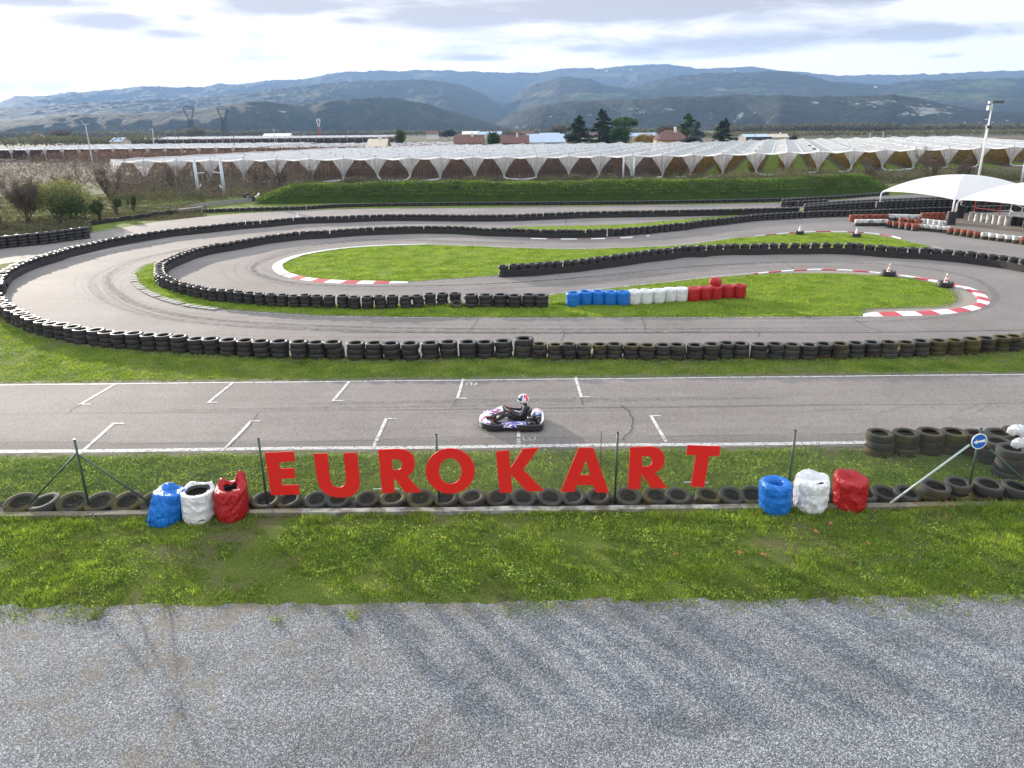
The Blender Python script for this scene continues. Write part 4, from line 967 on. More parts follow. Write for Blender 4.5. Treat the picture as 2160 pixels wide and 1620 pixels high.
def livery(name, cols, scale=(3, 6, 9), seed=0.0):
    m = N(name); p = m.n('ShaderNodeMapping', Vector=m.obj(), Scale=scale, Rotation=(0.2, 0.5, 0.4), Location=(seed, seed * .3, 0)).outputs[0]
    f = m.n('ShaderNodeTexNoise', Vector=p, Scale=1.0, Detail=1.0, Distortion=1.2).outputs['Fac']
    k = len(cols); return m.surf(m.bsdf(m.ramp(f, [(s, c) for s, c in cols], 'CONSTANT'), 0.28, None, 0.5, 0, 0.4))
WH = (.72, .72, .74); PU = (.10, .05, .30); BL = (.03, .10, .40); RE = (.60, .03, .07); BK = (.015, .015, .017)
M['livery'] = livery('white and purple kart livery', [(0, RE), (.36, PU), (.44, WH), (.60, BL), (.66, WH), (.72, PU)])
M['livery2'] = livery('purple side pod livery', [(0, BK), (.36, PU), (.52, WH), (.58, BL), (.66, PU)], (4, 8, 8), 3)
M['livery3'] = livery('white blue kart rear livery', [(0, BL), (.40, WH), (.52, RE), (.58, BL), (.66, WH)], (3, 7, 8), 5)
M['k_black'] = plain('black moulded plastic', (.022, .022, .024), .38, .2); M['k_metal'] = plain('kart frame steel', (.10, .10, .11), .35, .1, metal=.8)
M['seat'] = plain('dark fibreglass seat', (.03, .03, .032), .3, .1); M['suit'] = plain('black driver suit', (.020, .019, .022), .75, .3, 9, .3)
M['glove'] = plain('dark glove with orange back', (.30, .06, .03), .7, .4, 14); M['shoe'] = plain('grey and red racing shoe', (.38, .12, .10), .6, .6, 12); M['visor'] = plain('dark visor', (.01, .015, .05), .08, .1, spec=.9)
M['sk'] = plain('skin', (.45, .26, .18), .6, .1)
KX, KY = 0.0, 20.98
kart = empty('go_kart', (KX - .03, KY, .02)); tag(kart, 'white and purple go-kart with black side bumpers on the straight', 'go-kart')
kart.rotation_euler = (0, 0, rad(-1.0))
# bumper outline (counter-clockwise), nose at -x
half = [(-.98, 0), (-.975, .16), (-.94, .34), (-.85, .50), (-.70, .60), (-.52, .645), (-.34, .645), (-.20, .60), (-.08, .575), (.05, .60), (.20, .655), (.50, .665), (.76, .66), (.91, .61), (.97, .48), (.98, .2), (.98, 0)]
outl = half + [(x, -y) for x, y in reversed(half[1:-1])]
oc = catmull([(x, y) for x, y in outl], 3, True)
bm_ = MB(); prof = [(0, .05), (.03, .055), (.032, .085), (.018, .095), (.032, .105), (.034, .145), (.018, .155), (.03, .165), (.028, .205), (0, .225), (-.05, .21), (-.06, .06)]
P = np.array(oc); T = np.roll(P, -1, 0) - np.roll(P, 1, 0); T /= np.hypot(T[:, 0], T[:, 1])[:, None]; Nn = np.stack([T[:, 1], -T[:, 0]], 1)
if np.sum(Nn * P) < 0: Nn = -Nn
k_ = len(prof); vs_ = [(P[i, 0] + Nn[i, 0] * a - Nn[i, 0] * .03, P[i, 1] + Nn[i, 1] * a - Nn[i, 1] * .03, z) for i in range(len(P)) for a, z in prof]
bm_.add(vs_, [(i * k_ + j, ((i + 1) % len(P)) * k_ + j, ((i + 1) % len(P)) * k_ + (j + 1) % k_, i * k_ + (j + 1) % k_) for i in range(len(P)) for j in range(k_)])
bm_.build('bumper', M['k_black'], kart, smooth=False, fixn=True)
MB().poly([(x * .93, y * .9) for x, y in oc], .06, .075).build('floor_tray', M['k_black'], kart, fixn=True)
fr = MB()
for s in (-1, 1):
    fr.tube([(-.8, s * .18, .10), (-.5, s * .33, .10), (.2, s * .30, .10), (.6, s * .30, .12), (.92, s * .36, .13)], .016, 8)
    fr.tube([(-.55, s * .33, .12), (-.55, s * .46, .13)], .015, 8); fr.tube([(.1, s * .30, .11), (.15, s * .5, .12)], .012, 8); fr.tube([(.45, s * .3, .12), (.52, s * .18, .38)], .010, 6)
fr.tube([(.62, -.56, .14), (.62, .56, .14)], .02, 8); fr.tube([(-.55, -.33, .12), (-.55, .33, .12)], .014, 8); fr.tube([(-.8, -.18, .10), (-.8, .18, .10)], .014, 8); fr.tube([(.92, -.36, .13), (.92, .36, .13)], .016, 8)
fr.build('chassis', M['k_metal'], kart, smooth=True)
def loft(rings, name, mat, parent, closed=False, smooth=True, cap=False):
    n = len(rings[0]); m = MB(); m.v = [tuple(p) for r in rings for p in r]
    for i in range(len(rings) - 1):
        for j in range(n if closed else n - 1):
            m.f.append((i * n + j, i * n + (j + 1) % n, (i + 1) * n + (j + 1) % n, (i + 1) * n + j)); m.m.append(0)
    if cap: m.f += [tuple(range(n)), tuple((len(rings) - 1) * n + j for j in range(n))]; m.m += [0, 0]
    o = m.build(name, mat, parent, smooth=smooth, fixn=True)
    if not closed: o.modifiers.new('thick', 'SOLIDIFY').thickness = .012
    return o
# nose fairing
rg = []
for (x, wy, z) in [(-.965, .40, .17), (-.955, .43, .23), (-.90, .46, .285), (-.80, .50, .31), (-.66, .53, .29), (-.55, .54, .25)]:
    rg.append([(x + .30 * (abs(t) ** 3), wy * t * 1.08, z - .07 * abs(t) ** 2.5) for t in np.linspace(-1, 1, 17)])
# opened centre for feet: keep as front shell only
loft(rg[:4], 'nose_fairing', M['livery'], kart)
for s in (-1, 1):
    loft([[(x, s * y, z) for x, y, z in r] for r in ([(-.62, .44, .20), (-.80, .42, .26), (-.90, .30, .25)], [(-.60, .53, .235), (-.74, .50, .265), (-.86, .40, .25)], [(-.56, .60, .21), (-.70, .58, .22), (-.84, .48, .20)])], 'fender', M['livery'], kart)
# front panel
rg = []
for t in np.linspace(0, 1, 8):
    x = -.90 + .62 * t; z = .26 + .33 * t ** .75; wd = .20 - .03 * t
    rg.append([(x + .05 * abs(q) ** 2, q * wd, z - .05 * abs(q) ** 2.2 * (1 + t)) for q in np.linspace(-1, 1, 9)])
loft(rg, 'front_panel', M['livery'], kart)
for s in (-1, 1):       # side pods
    rg = []
    for x, w0, h in [(-.34, .02, .16), (-.28, .12, .22), (0, .15, .25), (.25, .15, .26), (.44, .13, .24), (.50, .04, .16)]:
        yc = .50; rg.append([(x, s * (yc - w0), .10), (x, s * (yc - w0), h * .9), (x, s * (yc - w0 * .5), h), (x, s * (yc + w0 * .4), h * .98), (x, s * (yc + w0 * .9), h * .82), (x, s * (yc + w0), .12)])
    loft(rg, 'side_pod', M['livery2' if s < 0 else 'livery3'], kart, closed=True, cap=True)
rg = []
for x, h in [(.60, .20), (.66, .31), (.78, .36), (.90, .33), (.96, .20)]:
    rg.append([(x, .05, .12), (x, .05, h), (x, .15, h + .015), (x, .42, h), (x, .54, h * .8), (x, .58, .12)])
loft(rg, 'rear_cover', M['livery3'], kart, closed=True, cap=True)
rg = []
for x, y0, y1, h in [(.90, -.6, .6, .235), (.955, -.58, .58, .26), (.985, -.5, .5, .25)]:
    rg.append([(x - .06 * abs(q) ** 4, y0 + (y1 - y0) * (q + 1) / 2, h) for q in np.linspace(-1, 1, 15)])
loft(rg, 'rear_bumper_cap', M['kerb_w'], kart)
# engine with fins, seat, wheel, column, wheels
en = MB().box(.56, .84, -.42, -.18, .12, .24)
for i in range(5): en.box(.60, .80, -.40, -.20, .245 + .022 * i, .257 + .022 * i)
en.tube([(.70, -.30, .34), (.70, -.30, .40)], .05, 12); en.tube([(.78, -.40, .2), (.90, -.42, .22), (.93, -.25, .22), (.93, .1, .22)], .028, 10)
en.build('engine', M['k_black'], kart)
MB().tube([(.5, -.36, .31), (.62, -.36, .33)], .055, 12).build('air_filter', M['k_metal'], kart, smooth=True)
rg = []
for (x, z, wd, dp) in [(.02, .16, .17, .05), (.10, .11, .19, .09), (.28, .085, .20, .13), (.42, .12, .20, .15), (.50, .26, .20, .12), (.55, .42, .18, .07), (.575, .52, .13, .03)]:
    nx = 0 if x < .3 else min(1, (x - .3) / .15)
    rg.append([(x - dp * abs(q) ** 2 * nx, q * wd, z + dp * abs(q) ** 2 * (1 - nx * .7)) for q in np.linspace(-1, 1, 11)])
loft(rg, 'seat', M['seat'], kart)
tc = Vector((-.13, 0, .475)); ax = Vector((.62, 0, .78)).normalized(); e1 = Vector((0, 1, 0)); e2 = ax.cross(e1)
sw = MB().tube([tc + (e1 * math.cos(a) + e2 * math.sin(a)) * .155 for a in np.linspace(0, 2 * math.pi, 28, endpoint=False)], .017, 8, closed=True)
swo = sw.build('steering_wheel', M['k_black'], kart, smooth=True)
sp = MB()
for a in (math.pi * .5 + 2.1, math.pi * .5 - 2.1, math.pi * .5): sp.tube([tc - ax * .02, tc + (e1 * math.cos(a) + e2 * math.sin(a)) * .15], .011, 6)
sp.tube([tc, tc - ax * .02], .04, 10); sp.build('spokes', M['galv'], swo)
MB().tube([tc - ax * .02, Vector((-.50, 0, .11))], .013, 8).build('steering_column', M['k_metal'], kart)
for (x, s, R, wd) in [(-.56, -1, .125, .12), (-.56, 1, .125, .12), (.62, -1, .14, .18), (.62, 1, .14, .18)]:
    we = empty('wheel', (x, s * (.52 if x < 0 else .50), R + .0)); we.parent = kart
    tm = MB().lathe([(a, b) for a, b in tyre_prof(R, .065, wd)], 28, axis='Y'); tm.build('tyre', M['rubber'], we, smooth=True, fixn=True)
    rm = MB().lathe([(.02, -.02), (.03, -.03), (.055, -wd * .2), (.066, -wd * .52), (.066, wd * .52), (.055, wd * .2), (.03, .03), (.02, .02)], 20, axis='Y'); rm.build('rim', M['galv'], we, smooth=True, fixn=True)
pd = MB()
for s in (-1, 1): pd.tube([(-.66, s * .14, .09), (-.70, s * .14, .22), (-.70, s * .08, .22)], .009, 6)
pd.build('pedals', M['galv'], kart); MB().poly([(-.42, -.10), (-.12, -.10), (-.10, 0), (-.12, .10), (-.42, .10), (-.46, 0)], .10, .24).build('fuel_tank', M['kerb_w'], kart, fixn=True)
# driver
drv = empty('person', (KX - .03, KY, .02), rad(-1.0)); tag(drv, 'driver in black suit and white red blue helmet sitting in the go-kart', 'person')
J = {'pelvis': (.36, 0, .22, (.15, .12)), 'waist': (.40, 0, .34, (.15, .115)), 'chest': (.42, 0, .50, (.17, .125)), 'neck0': (.43, 0, .62, (.10, .08)), 'neck': (.41, 0, .69, .058), 'head': (.385, 0, .79, .09), 'crown': (.38, 0, .87, .075)}
Bn = [('pelvis', 'waist'), ('waist', 'chest'), ('chest', 'neck0'), ('neck0', 'neck'), ('neck', 'head'), ('head', 'crown')]
for s, q in ((-1, 'n'), (1, 'f')):
    J.update({'sh' + q: (.42, s * .19, .59, .072), 'ua' + q: (.37, s * .26, .47, .058), 'el' + q: (.29, s * .285, .36, .05), 'fa' + q: (.14, s * .23, .39, .043), 'wr' + q: (-.005, s * .165, .445, .030), 'pm' + q: (-.055, s * .155, .47, .034),
              'hp' + q: (.26, s * .11, .20, .10), 'th' + q: (.08, s * .16, .29, .082), 'kn' + q: (-.14, s * .19, .385, .062), 'cf' + q: (-.32, s * .17, .27, .056), 'an' + q: (-.52, s * .14, .145, .037), 'to' + q: (-.565, s * .14, .15, .034)})
    Bn += [('chest', 'sh' + q), ('sh' + q, 'ua' + q), ('ua' + q, 'el' + q), ('el' + q, 'fa' + q), ('fa' + q, 'wr' + q), ('wr' + q, 'pm' + q), ('pelvis', 'hp' + q), ('hp' + q, 'th' + q), ('th' + q, 'kn' + q), ('kn' + q, 'cf' + q), ('cf' + q, 'an' + q), ('an' + q, 'to' + q)]
skin_body('body', J, Bn, M['suit'], drv)
for s in (-1, 1):
    gx, gy, gz = -.045, s * .158, .468
    H_ = {'w': (.0, s * .165, .447, .027), 'p': (gx + .005, gy, gz - .005, (.036, .024)), 'q': (gx - .03, gy + s * .004, gz + .015, (.034, .022))}
    Bh = [('w', 'p'), ('p', 'q')]
    base = Vector((gx - .045, gy, gz + .02))
    for f in range(4):
        o_ = (f - 1.5) * .019; ln_ = (1.0, 1.1, 1.05, .85)[f]
        a = base + e2 * o_; b = a - ax * .028 * ln_ + Vector((-.030 * ln_, -s * .004, 0)); c = b + Vector((-.002, -s * .022, -.026)) * ln_; d_ = c + Vector((.024, -s * .012, -.012)) * ln_
        for kk, pt in (('a', a), ('b', b), ('c', c), ('d', d_)): H_['%s%d' % (kk, f)] = (pt.x, pt.y, pt.z, .0105 - .0008 * 'abcd'.index(kk))
        Bh += [('q', 'a%d' % f), ('a%d' % f, 'b%d' % f), ('b%d' % f, 'c%d' % f), ('c%d' % f, 'd%d' % f)]
    t1 = Vector((gx, gy - s * .022, gz + .012)); t2 = t1 + Vector((-.025, -s * .022, .012)); t3 = t2 + Vector((-.022, -s * .010, -.004))
    for kk, pt in (('t1', t1), ('t2', t2), ('t3', t3)): H_[kk] = (pt.x, pt.y, pt.z, .012)
    Bh += [('p', 't1'), ('t1', 't2'), ('t2', 't3')]
    skin_body('glove', H_, Bh, M['glove'], drv, 1)
    S_ = {'a': (-.53, s * .14, .15, (.040, .042)), 'h': (-.525, s * .14, .105, (.036, .032)), 'm': (-.60, s * .14, .155, (.042, .032)), 't': (-.665, s * .135, .205, (.040, .026)), 'e': (-.69, s * .135, .23, (.028, .02))}
    skin_body('shoe', S_, [('a', 'h'), ('a', 'm'), ('m', 't'), ('t', 'e')], M['shoe'], drv, 2)
# helmet: shell with chin bar and eye port
hm = MB(); nu, nv = 40, 24; V = []
hc = Vector((.375, 0, .81))
for i in range(nv + 1):
    ph = math.pi * (i / nv) * .86
    for j in range(nu):
        a = 2 * math.pi * j / nu
        r = .148; x = -math.sin(ph) * math.cos(a) * r * 1.12; y = math.sin(ph) * math.sin(a) * r * .92; z = math.cos(ph) * r * 1.08
        if x < 0 and z < -.01: x *= 1.10 + .10 * math.exp(-((z + .07) / .04) ** 2)
        V.append((x, y, z))
mats_ = []; F_ = []
for i in range(nv):
    for j in range(nu):
        c = np.mean([V[i * nu + j], V[i * nu + (j + 1) % nu], V[(i + 1) * nu + j], V[(i + 1) * nu + (j + 1) % nu]], 0)
        mi = 0; ay = abs(c[1])
        if c[0] > .00 and c[2] > -.03 and .03 < ay < .12 and c[0] < .13: mi = 1
        if -.105 < c[0] < -.02 and c[2] > .045 and ay > .045: mi = 2
        if c[0] > .09 and ay < .02: mi = 2
        if c[2] < -.10: mi = 3
        F_.append((i * nu + j, i * nu + (j + 1) % nu, (i + 1) * nu + (j + 1) % nu, (i + 1) * nu + j)); mats_.append(mi)
hm.v = V; hm.f = F_; hm.m = mats_
M['h_w'] = plain('helmet white', (.78, .78, .80), .15, .02, coat=.5); M['h_r'] = plain('helmet red', (.62, .02, .06), .15, .05, coat=.5); M['h_b'] = plain('helmet blue', (.05, .07, .35), .15, .05, coat=.5)
ho = hm.build('helmet', [M['h_w'], M['h_r'], M['h_b'], M['k_black']], drv, smooth=True, loc=hc, fixn=True)
vz = MB(); V = []
for i in range(7):
    for j in range(17):
        z = -.02 + .075 * i / 6; a = rad(-72 + 144 * j / 16); r = .148 * math.sqrt(max(0, 1 - (z / .16) ** 2)) + .006; V.append((-math.cos(a) * r * 1.13, math.sin(a) * r * .94, z))
vz.add(V, [(i * 17 + j, i * 17 + j + 1, (i + 1) * 17 + j + 1, (i + 1) * 17 + j) for i in range(6) for j in range(16)])
vo = vz.build('visor', M['visor'], ho, smooth=True)

# ================================================================== pit lane
def prow(p0, p1, n, H, tiers, mats, R, what, group, zt=0.0):
    a, b = at(*p0, H + zt), at(*p1, H + zt)
    for i in range(n):
        t = i / max(1, n - 1)
        nm = '%s, %s from its left' % (what, ordw(i + 1))
        stack(a[0] + (b[0] - a[0]) * t, a[1] + (b[1] - a[1]) * t, H, tiers, mats, R, nm, group, jit=.02, seg=16)
W, O, K, Gy = 'tyre_white', 'tyre_orange', 'rubber', 'rubber_moss'
g1, g2 = 'painted tyre stacks of the pit corner', 'cream tyre stacks under the canopy'
prow((1800,453), (1866,452), 6, .62, 2, [O, O], .33, 'orange stack at the left end of the back painted row', g1)
prow((1881,452), (1940,453), 5, .62, 2, [K, W], .33, 'white-topped stack of the back painted row', g1)
prow((1951,449), (1987,448), 4, .85, 3, [O, O, O], .33, 'tall orange stack beside the tyre pillar', g1)
prow((1812,463), (1866,463), 5, .55, 2, [K, W], .36, 'white over black stack of the front painted row', g1)
prow((1878,466), (1932,473), 5, .55, 2, [K, O], .32, 'orange over black stack of the front painted row', g1)
prow((1905,460), (1938,463), 3, .80, 3, [O, O, O], .34, 'tall orange stack between the two painted rows', g1)
prow((1952,462), (1988,466), 4, .60, 3, [W, W, W], .32, 'white double stack left of the tyre pillar', g1)
prow((1944,473), (1997,478), 5, .50, 2, [Gy, W], .31, 'white over mossy stack below the tyre pillar', g1)
prow((2008,481), (2064,489), 5, .50, 2, [Gy, O], .32, 'orange over mossy stack right of the tyre pillar', g1)
prow((2080,491), (2147,499), 5, .50, 2, [Gy, W], .34, 'white over mossy stack near the right picture edge', g1)
prow((2162,501), (2210,507), 4, .50, 2, [Gy, O], .32, 'orange stack cut by the right picture edge', g1)
prow((2052,447), (2128,456), 7, .80, 4, [W, W, W, W], .27, 'slim cream stack under the second canopy', g2)
prow((2141,457), (2180,462), 4, .75, 4, [K, K, K, K], .28, 'dark stack right of the cream ones under the canopy', g2)
PA, PB, PC = at(1853, 450), at(2004, 474), at(2021, 460)
for (p, lab) in ((PA, 'black tyre pillar round the left canopy post'), (PB, 'black tyre pillar round the front canopy post'), (PC, 'dark tyre pillar behind the front canopy post')):
    stack(p[0], p[1], 1.15, 6, ['rubber'], .40 if p != PC else .44, lab, 'tyre pillars round the canopy posts', jit=.01, seg=20)
def canopy(A, B, lab, H0=2.15, rise=1.8, posts=(True, True)):
    A = np.array(A); B = np.array(B); u = B - A; v = np.array([-u[1], u[0]]); D = A + v; Cc = B + v
    e = empty('canopy', (A[0], A[1], 0)); tag(e, lab, 'canopy', 'white tensioned canopies over the pit')
    n = 25; m = MB()
    for i in range(n):
        for j in range(n):
            s, t = i / (n - 1), j / (n - 1); a, b = 2 * s - 1, 2 * t - 1
            q = max(abs(a), abs(b)); h = H0 + rise * (1 - q ** 2.1)
            # hips stand proud, panels sag a little, edges scallop in and up
            d = min(abs(a), abs(b)) / (q + 1e-6); h -= 0.32 * (1 - d) * q * (1 - q) * 2 
            edge = (1 - d ** 2) * q ** 6; h += 0.16 * edge; shr = 1 - .055 * edge
            P_ = A + u * (0.5 + a / 2 * (shr if abs(a) >= abs(b) else 1)) + v * (0.5 + b / 2 * (shr if abs(b) > abs(a) else 1))
            m.v.append((P_[0] - A[0], P_[1] - A[1], h))
    for i in range(n - 1):
        for j in range(n - 1): m.f.append((i * n + j, (i + 1) * n + j, (i + 1) * n + j + 1, i * n + j + 1)); m.m.append(0)
    o = m.build('canopy_fabric', M['fabric'], e, smooth=True, fixn=True)
    for k, p in enumerate((A, B, Cc, D)):
        c = (A + Cc) / 2; d = (c - p) / np.hypot(*(c - p)); x, y = p - A
        MB().tube([(x, y, 0), (x, y, H0 - .25), (x + d[0] * .06, y + d[1] * .06, H0 - .1), (x + d[0] * .3, y + d[1] * .3, H0 + .0)], .07, 10).build('post', M['white_metal'], e, smooth=True)
    for (p, q_) in ((A, Cc), (B, D)):
        pts = []
        for t in np.linspace(.02, .98, 15):
            P_ = p + (q_ - p) * t; qq = abs(2 * t - 1); pts.append((P_[0] - A[0], P_[1] - A[1], H0 + rise * (1 - qq ** 2.1) - .05))
        MB().tube(pts, .04, 6).build('arch', M['white_metal'], e, smooth=True)
uAB = np.array(PB) - np.array(PA)
canopy(PA, PB, 'white tensioned canopy standing left, over the painted tyre rows')
canopy(np.array(PB) + (.25, -.12), np.array(PB) + (.25, -.12) + uAB, 'white canopy at the right picture edge, nearer and partly cut off')
# pit railing
rl = empty('railing', (*at(2050, 455), 0)); tag(rl, 'red and white tubular railing behind the cream tyre stacks', 'railing')
rx, ry = at(2050, 455)
pr = [at(2053, 455), at(2106, 462), at(2128, 461), at(2150, 473), at(2215, 476)]
for i, p in enumerate(pr): MB().tube([(p[0] - rx, p[1] - ry, 0), (p[0] - rx, p[1] - ry, 1.5)], .05, 8, ).build('post', M['red_metal' if i < 2 else 'white_metal'], rl)
for i in range(len(pr) - 1):
    for z in (.75, 1.45): MB().tube([(pr[i][0] - rx, pr[i][1] - ry, z), (pr[i + 1][0] - rx, pr[i + 1][1] - ry, z)], .03, 6).build('rail', M['red_metal' if i < 1 else 'white_metal'], rl)
# light mast
Ym = 92.0; mx, mz = atY(2094, 216, Ym)
mast = empty('light_mast', (mx, Ym, 0)); tag(mast, 'tall white floodlight mast rising behind the left canopy', 'light mast')
MB().tube([(0, 0, 0), (0, 0, 5), (0, 0, mz)], [.15, .11, .07], 12).build('pole', M['white_metal'], mast, smooth=True)
MB().tube([(0, 0, mz * .62), (0, 0, mz * .62 + .25)], .16, 10).build('collar', M['white_metal'], mast)
hd = MB().box(-.45, 1.0, -.15, .15, mz - .10, mz + .12); hd.build('lamp_bar', M['lamp'], mast)
for k in range(3): MB().box(-.1 + .45 * k, .28 + .45 * k, -.32, -.16, mz - .12, mz + .2).build('floodlight', M['glass'], mast)
MB().box(-.55, -.05, -.3, .05, mz - .85, mz - .35).build('floodlight', M['lamp'], mast); MB().box(-.25, .25, -.2, .1, mz - 2.8, mz - 2.55).build('camera_box', M['k_black'], mast)
# ================================================================== vegetation tools
def cards(P, size, asp=0.6, up=0.0, seed=0, tri=False):
    """many small leaf faces at points P; returns V, F"""
    r_ = np.random.default_rng(seed); n = len(P); P = np.asarray(P, float)
    size = np.broadcast_to(np.asarray(size, float), (n,))
    a = r_.normal(size=(n, 3)); a[:, 2] += up; a /= np.linalg.norm(a, axis=1)[:, None]
    b = r_.normal(size=(n, 3)); b -= a * np.sum(a * b, 1)[:, None]; b /= np.linalg.norm(b, axis=1)[:, None]
    s = (size * r_.uniform(.6, 1.3, n))[:, None]; t = s * asp
    if tri:
        V = np.stack([P - b * t * .5, P + b * t * .5, P + a * s], 1).reshape(-1, 3); F_ = np.arange(3 * n).reshape(-1, 3); return V, F_
    V = np.stack([P - a * s * .5, P + b * t * .5, P + a * s * .5, P - b * t * .5], 1).reshape(-1, 3); return V, np.arange(4 * n).reshape(-1, 4)
def blades(P, h, wd, lean, seed, per=3, spread=.03):
    r_ = np.random.default_rng(seed); P = np.repeat(P, per, 0); h = np.repeat(h, per); n = len(P)
    base = P + np.c_[r_.normal(0, spread, (n, 2)), np.zeros(n)]; a = r_.uniform(0, 2 * math.pi, n); b = r_.uniform(0, 2 * math.pi, n)
    hh = h * r_.uniform(.6, 1.35, n); ww = wd * r_.uniform(.7, 1.3, n); ln_ = hh * r_.uniform(.2, 1.0, n) * lean
    d = np.c_[np.cos(a), np.sin(a), np.zeros(n)] * ww[:, None] * .5; tip = base + np.c_[np.cos(b) * ln_, np.sin(b) * ln_, hh]
    V = np.stack([base - d, base + d, tip], 1).reshape(-1, 3); return V, np.arange(3 * n).reshape(-1, 3)
def scatter(poly, dens, seed, thin=None):
    p = np.array(poly)[:, :2]; lo, hi = p.min(0), p.max(0); r_ = np.random.default_rng(seed)
    n = int((hi[0] - lo[0]) * (hi[1] - lo[1]) * dens); q = r_.uniform(lo, hi, (n, 2)); q = q[inpoly(q[:, 0], q[:, 1], p)]
    if thin is not None: q = q[r_.random(len(q)) < thin(q[:, 0], q[:, 1])]
    # only what the photograph can see
    d = (np.c_[q, np.zeros(len(q))] - [0, 0, CAMH]) @ RN; sx = 1080 + FPX * d[:, 0] / -d[:, 2]
    return q[(sx > -60) & (sx < 2220)]
def stuff(name, V, F_, mat, label, nper=3, cat='grass'):
    return tag(link(name, npmesh(name, V, F_, mat, nper=nper)), label, cat, kind='stuff')

# foreground verge between the gravel and the kerb
fgp = [(-14, 11.35), (14, 11.35), (14, 15.45), (-14, 15.45)]
def thinf(x, y):
    n = fbm(x * .55 + 3, y * .9, 5); nn_ = fbm(x * 1.8, y * 1.2 + 5, 4); e = np.clip((y - 11.62 - .45 * nn_) / .45, 0, 1); e = np.maximum(e, np.clip((y - 11.4) / .6, 0, 1) * (nn_ > .55) * .35)
    bare = np.clip((n - .36) * 7 + np.clip(x * .06, -.4, .8) + .25, .10, 1) * (0.35 + 0.65 * np.clip((15.35 - y) / .5, .2, 1) if False else 1.0)
    wall = np.where((y > 14.9) & (x < -1), .35, 1.0)
    return np.clip(bare * e * wall, 0.0, 1)
q = scatter(fgp, 1300, 11, thinf)
hn = fbm(q[:, 0] * 1.6, q[:, 1] * 1.6, 4); h = .016 + .055 * np.clip((hn - .38) * 3.2, 0, 1)
V1, F1 = blades(np.c_[q, np.full(len(q), .0)], h, .013, .9, 12, 3)
q2 = scatter(fgp, 14, 13, lambda x, y: thinf(x, y) * (fbm(x * 1.3, y * 1.3, 3) > .50)); V2, F2 = blades(np.c_[q2, np.zeros(len(q2))], np.full(len(q2), .12), .016, .9, 14, 34, .06)
# taller tufts at the kerb and right corner
sp = [(-10.2, 15.2, .8, .14), (-4.6, 15.25, .45, .16), (3.6, 15.3, .8, .14), (4.4, 15.3, .5, .12), (11.2, 15.5, 1.5, .18), (9.7, 15.4, .7, .12), (12.6, 15.6, 1.0, .2), (-2.2, 15.3, .5, .09), (-8.8, 15.2, .4, .1), (7.2, 15.3, .4, .1)]
Q = []; Hh_ = []
for (x, y, s, hh) in sp:
    n = int(260 * s); Q.append(np.c_[rng.normal(x, s * .4, n), rng.normal(y - .1, .10, n), np.zeros(n)]); Hh_.append(np.full(n, hh))
for k in range(70):
    x = rng.uniform(-13, 13); n = int(rng.integers(8, 40)); Q.append(np.c_[rng.normal(x, .16, n), rng.uniform(15.30, 15.48, n), np.zeros(n)]); Hh_.append(np.full(n, rng.uniform(.07, .15)))
V3, F3 = blades(np.concatenate(Q), np.concatenate(Hh_), .015, .9, 15, 4, .03)
n1, n2 = len(V1), len(V2)
q3 = scatter(fgp, 330, 17, lambda x, y: thinf(x, y) * np.clip((fbm(x * 2.1 + 9, y * 2.1, 4) - .42) * 6, 0, 1)); P3 = np.c_[np.repeat(q3, 3, 0) + rng.normal(0, .03, (len(q3) * 3, 2)), rng.uniform(.01, .07, len(q3) * 3)]
V4, F4 = cards(P3, .045, .7, .5, 18); stuff('verge_weeds', V4, F4, M['clover'], 'low leafy weeds among the verge grass', 4)
stuff('verge_grass', np.concatenate([V1, V2, V3]), np.concatenate([F1, F2 + n1, F3 + n1 + n2]), M['grass_dry'], 'patchy grass verge between the gravel and the concrete kerb')
# clover and grass between the kerb and the straight
mid = [(-17, 16.22), (17, 16.22), (17, 18.3), (11, 18.3), (9, 19.0), (-17, 19.1)]
def thinm(x, y): return np.clip((y < 19.02 - .25 * fbm(x * 2, y * 0, 3)) * (.55 + 1.2 * (fbm(x * .8, y * 1.2 + 7, 4) - .3)), 0, 1) * np.where((x > 8.5) & (y > 17.6), .25, 1)
q = scatter(mid, 620, 21, thinm)
P = np.c_[q, rng.uniform(.01, .085, len(q)) * (.6 + .8 * fbm(q[:, 0] * 2, q[:, 1] * 2, 3))]; P = np.repeat(P, 2, 0) + rng.normal(0, .02, (len(q) * 2, 3)); P[:, 2] = np.abs(P[:, 2])
Vc, Fc = cards(P, .042, .8, 0.0, 22); stuff('clover_grass', Vc, Fc, M['clover'], 'leafy green clover and grass between the fence and the straight', 4)
q = scatter(mid, 200, 23, thinm); V1, F1 = blades(np.c_[q, np.zeros(len(q))], np.full(len(q), .085), .014, .9, 24, 3); stuff('verge_grass', V1, F1, M['grass'], 'grass blades among the clover behind the fence')
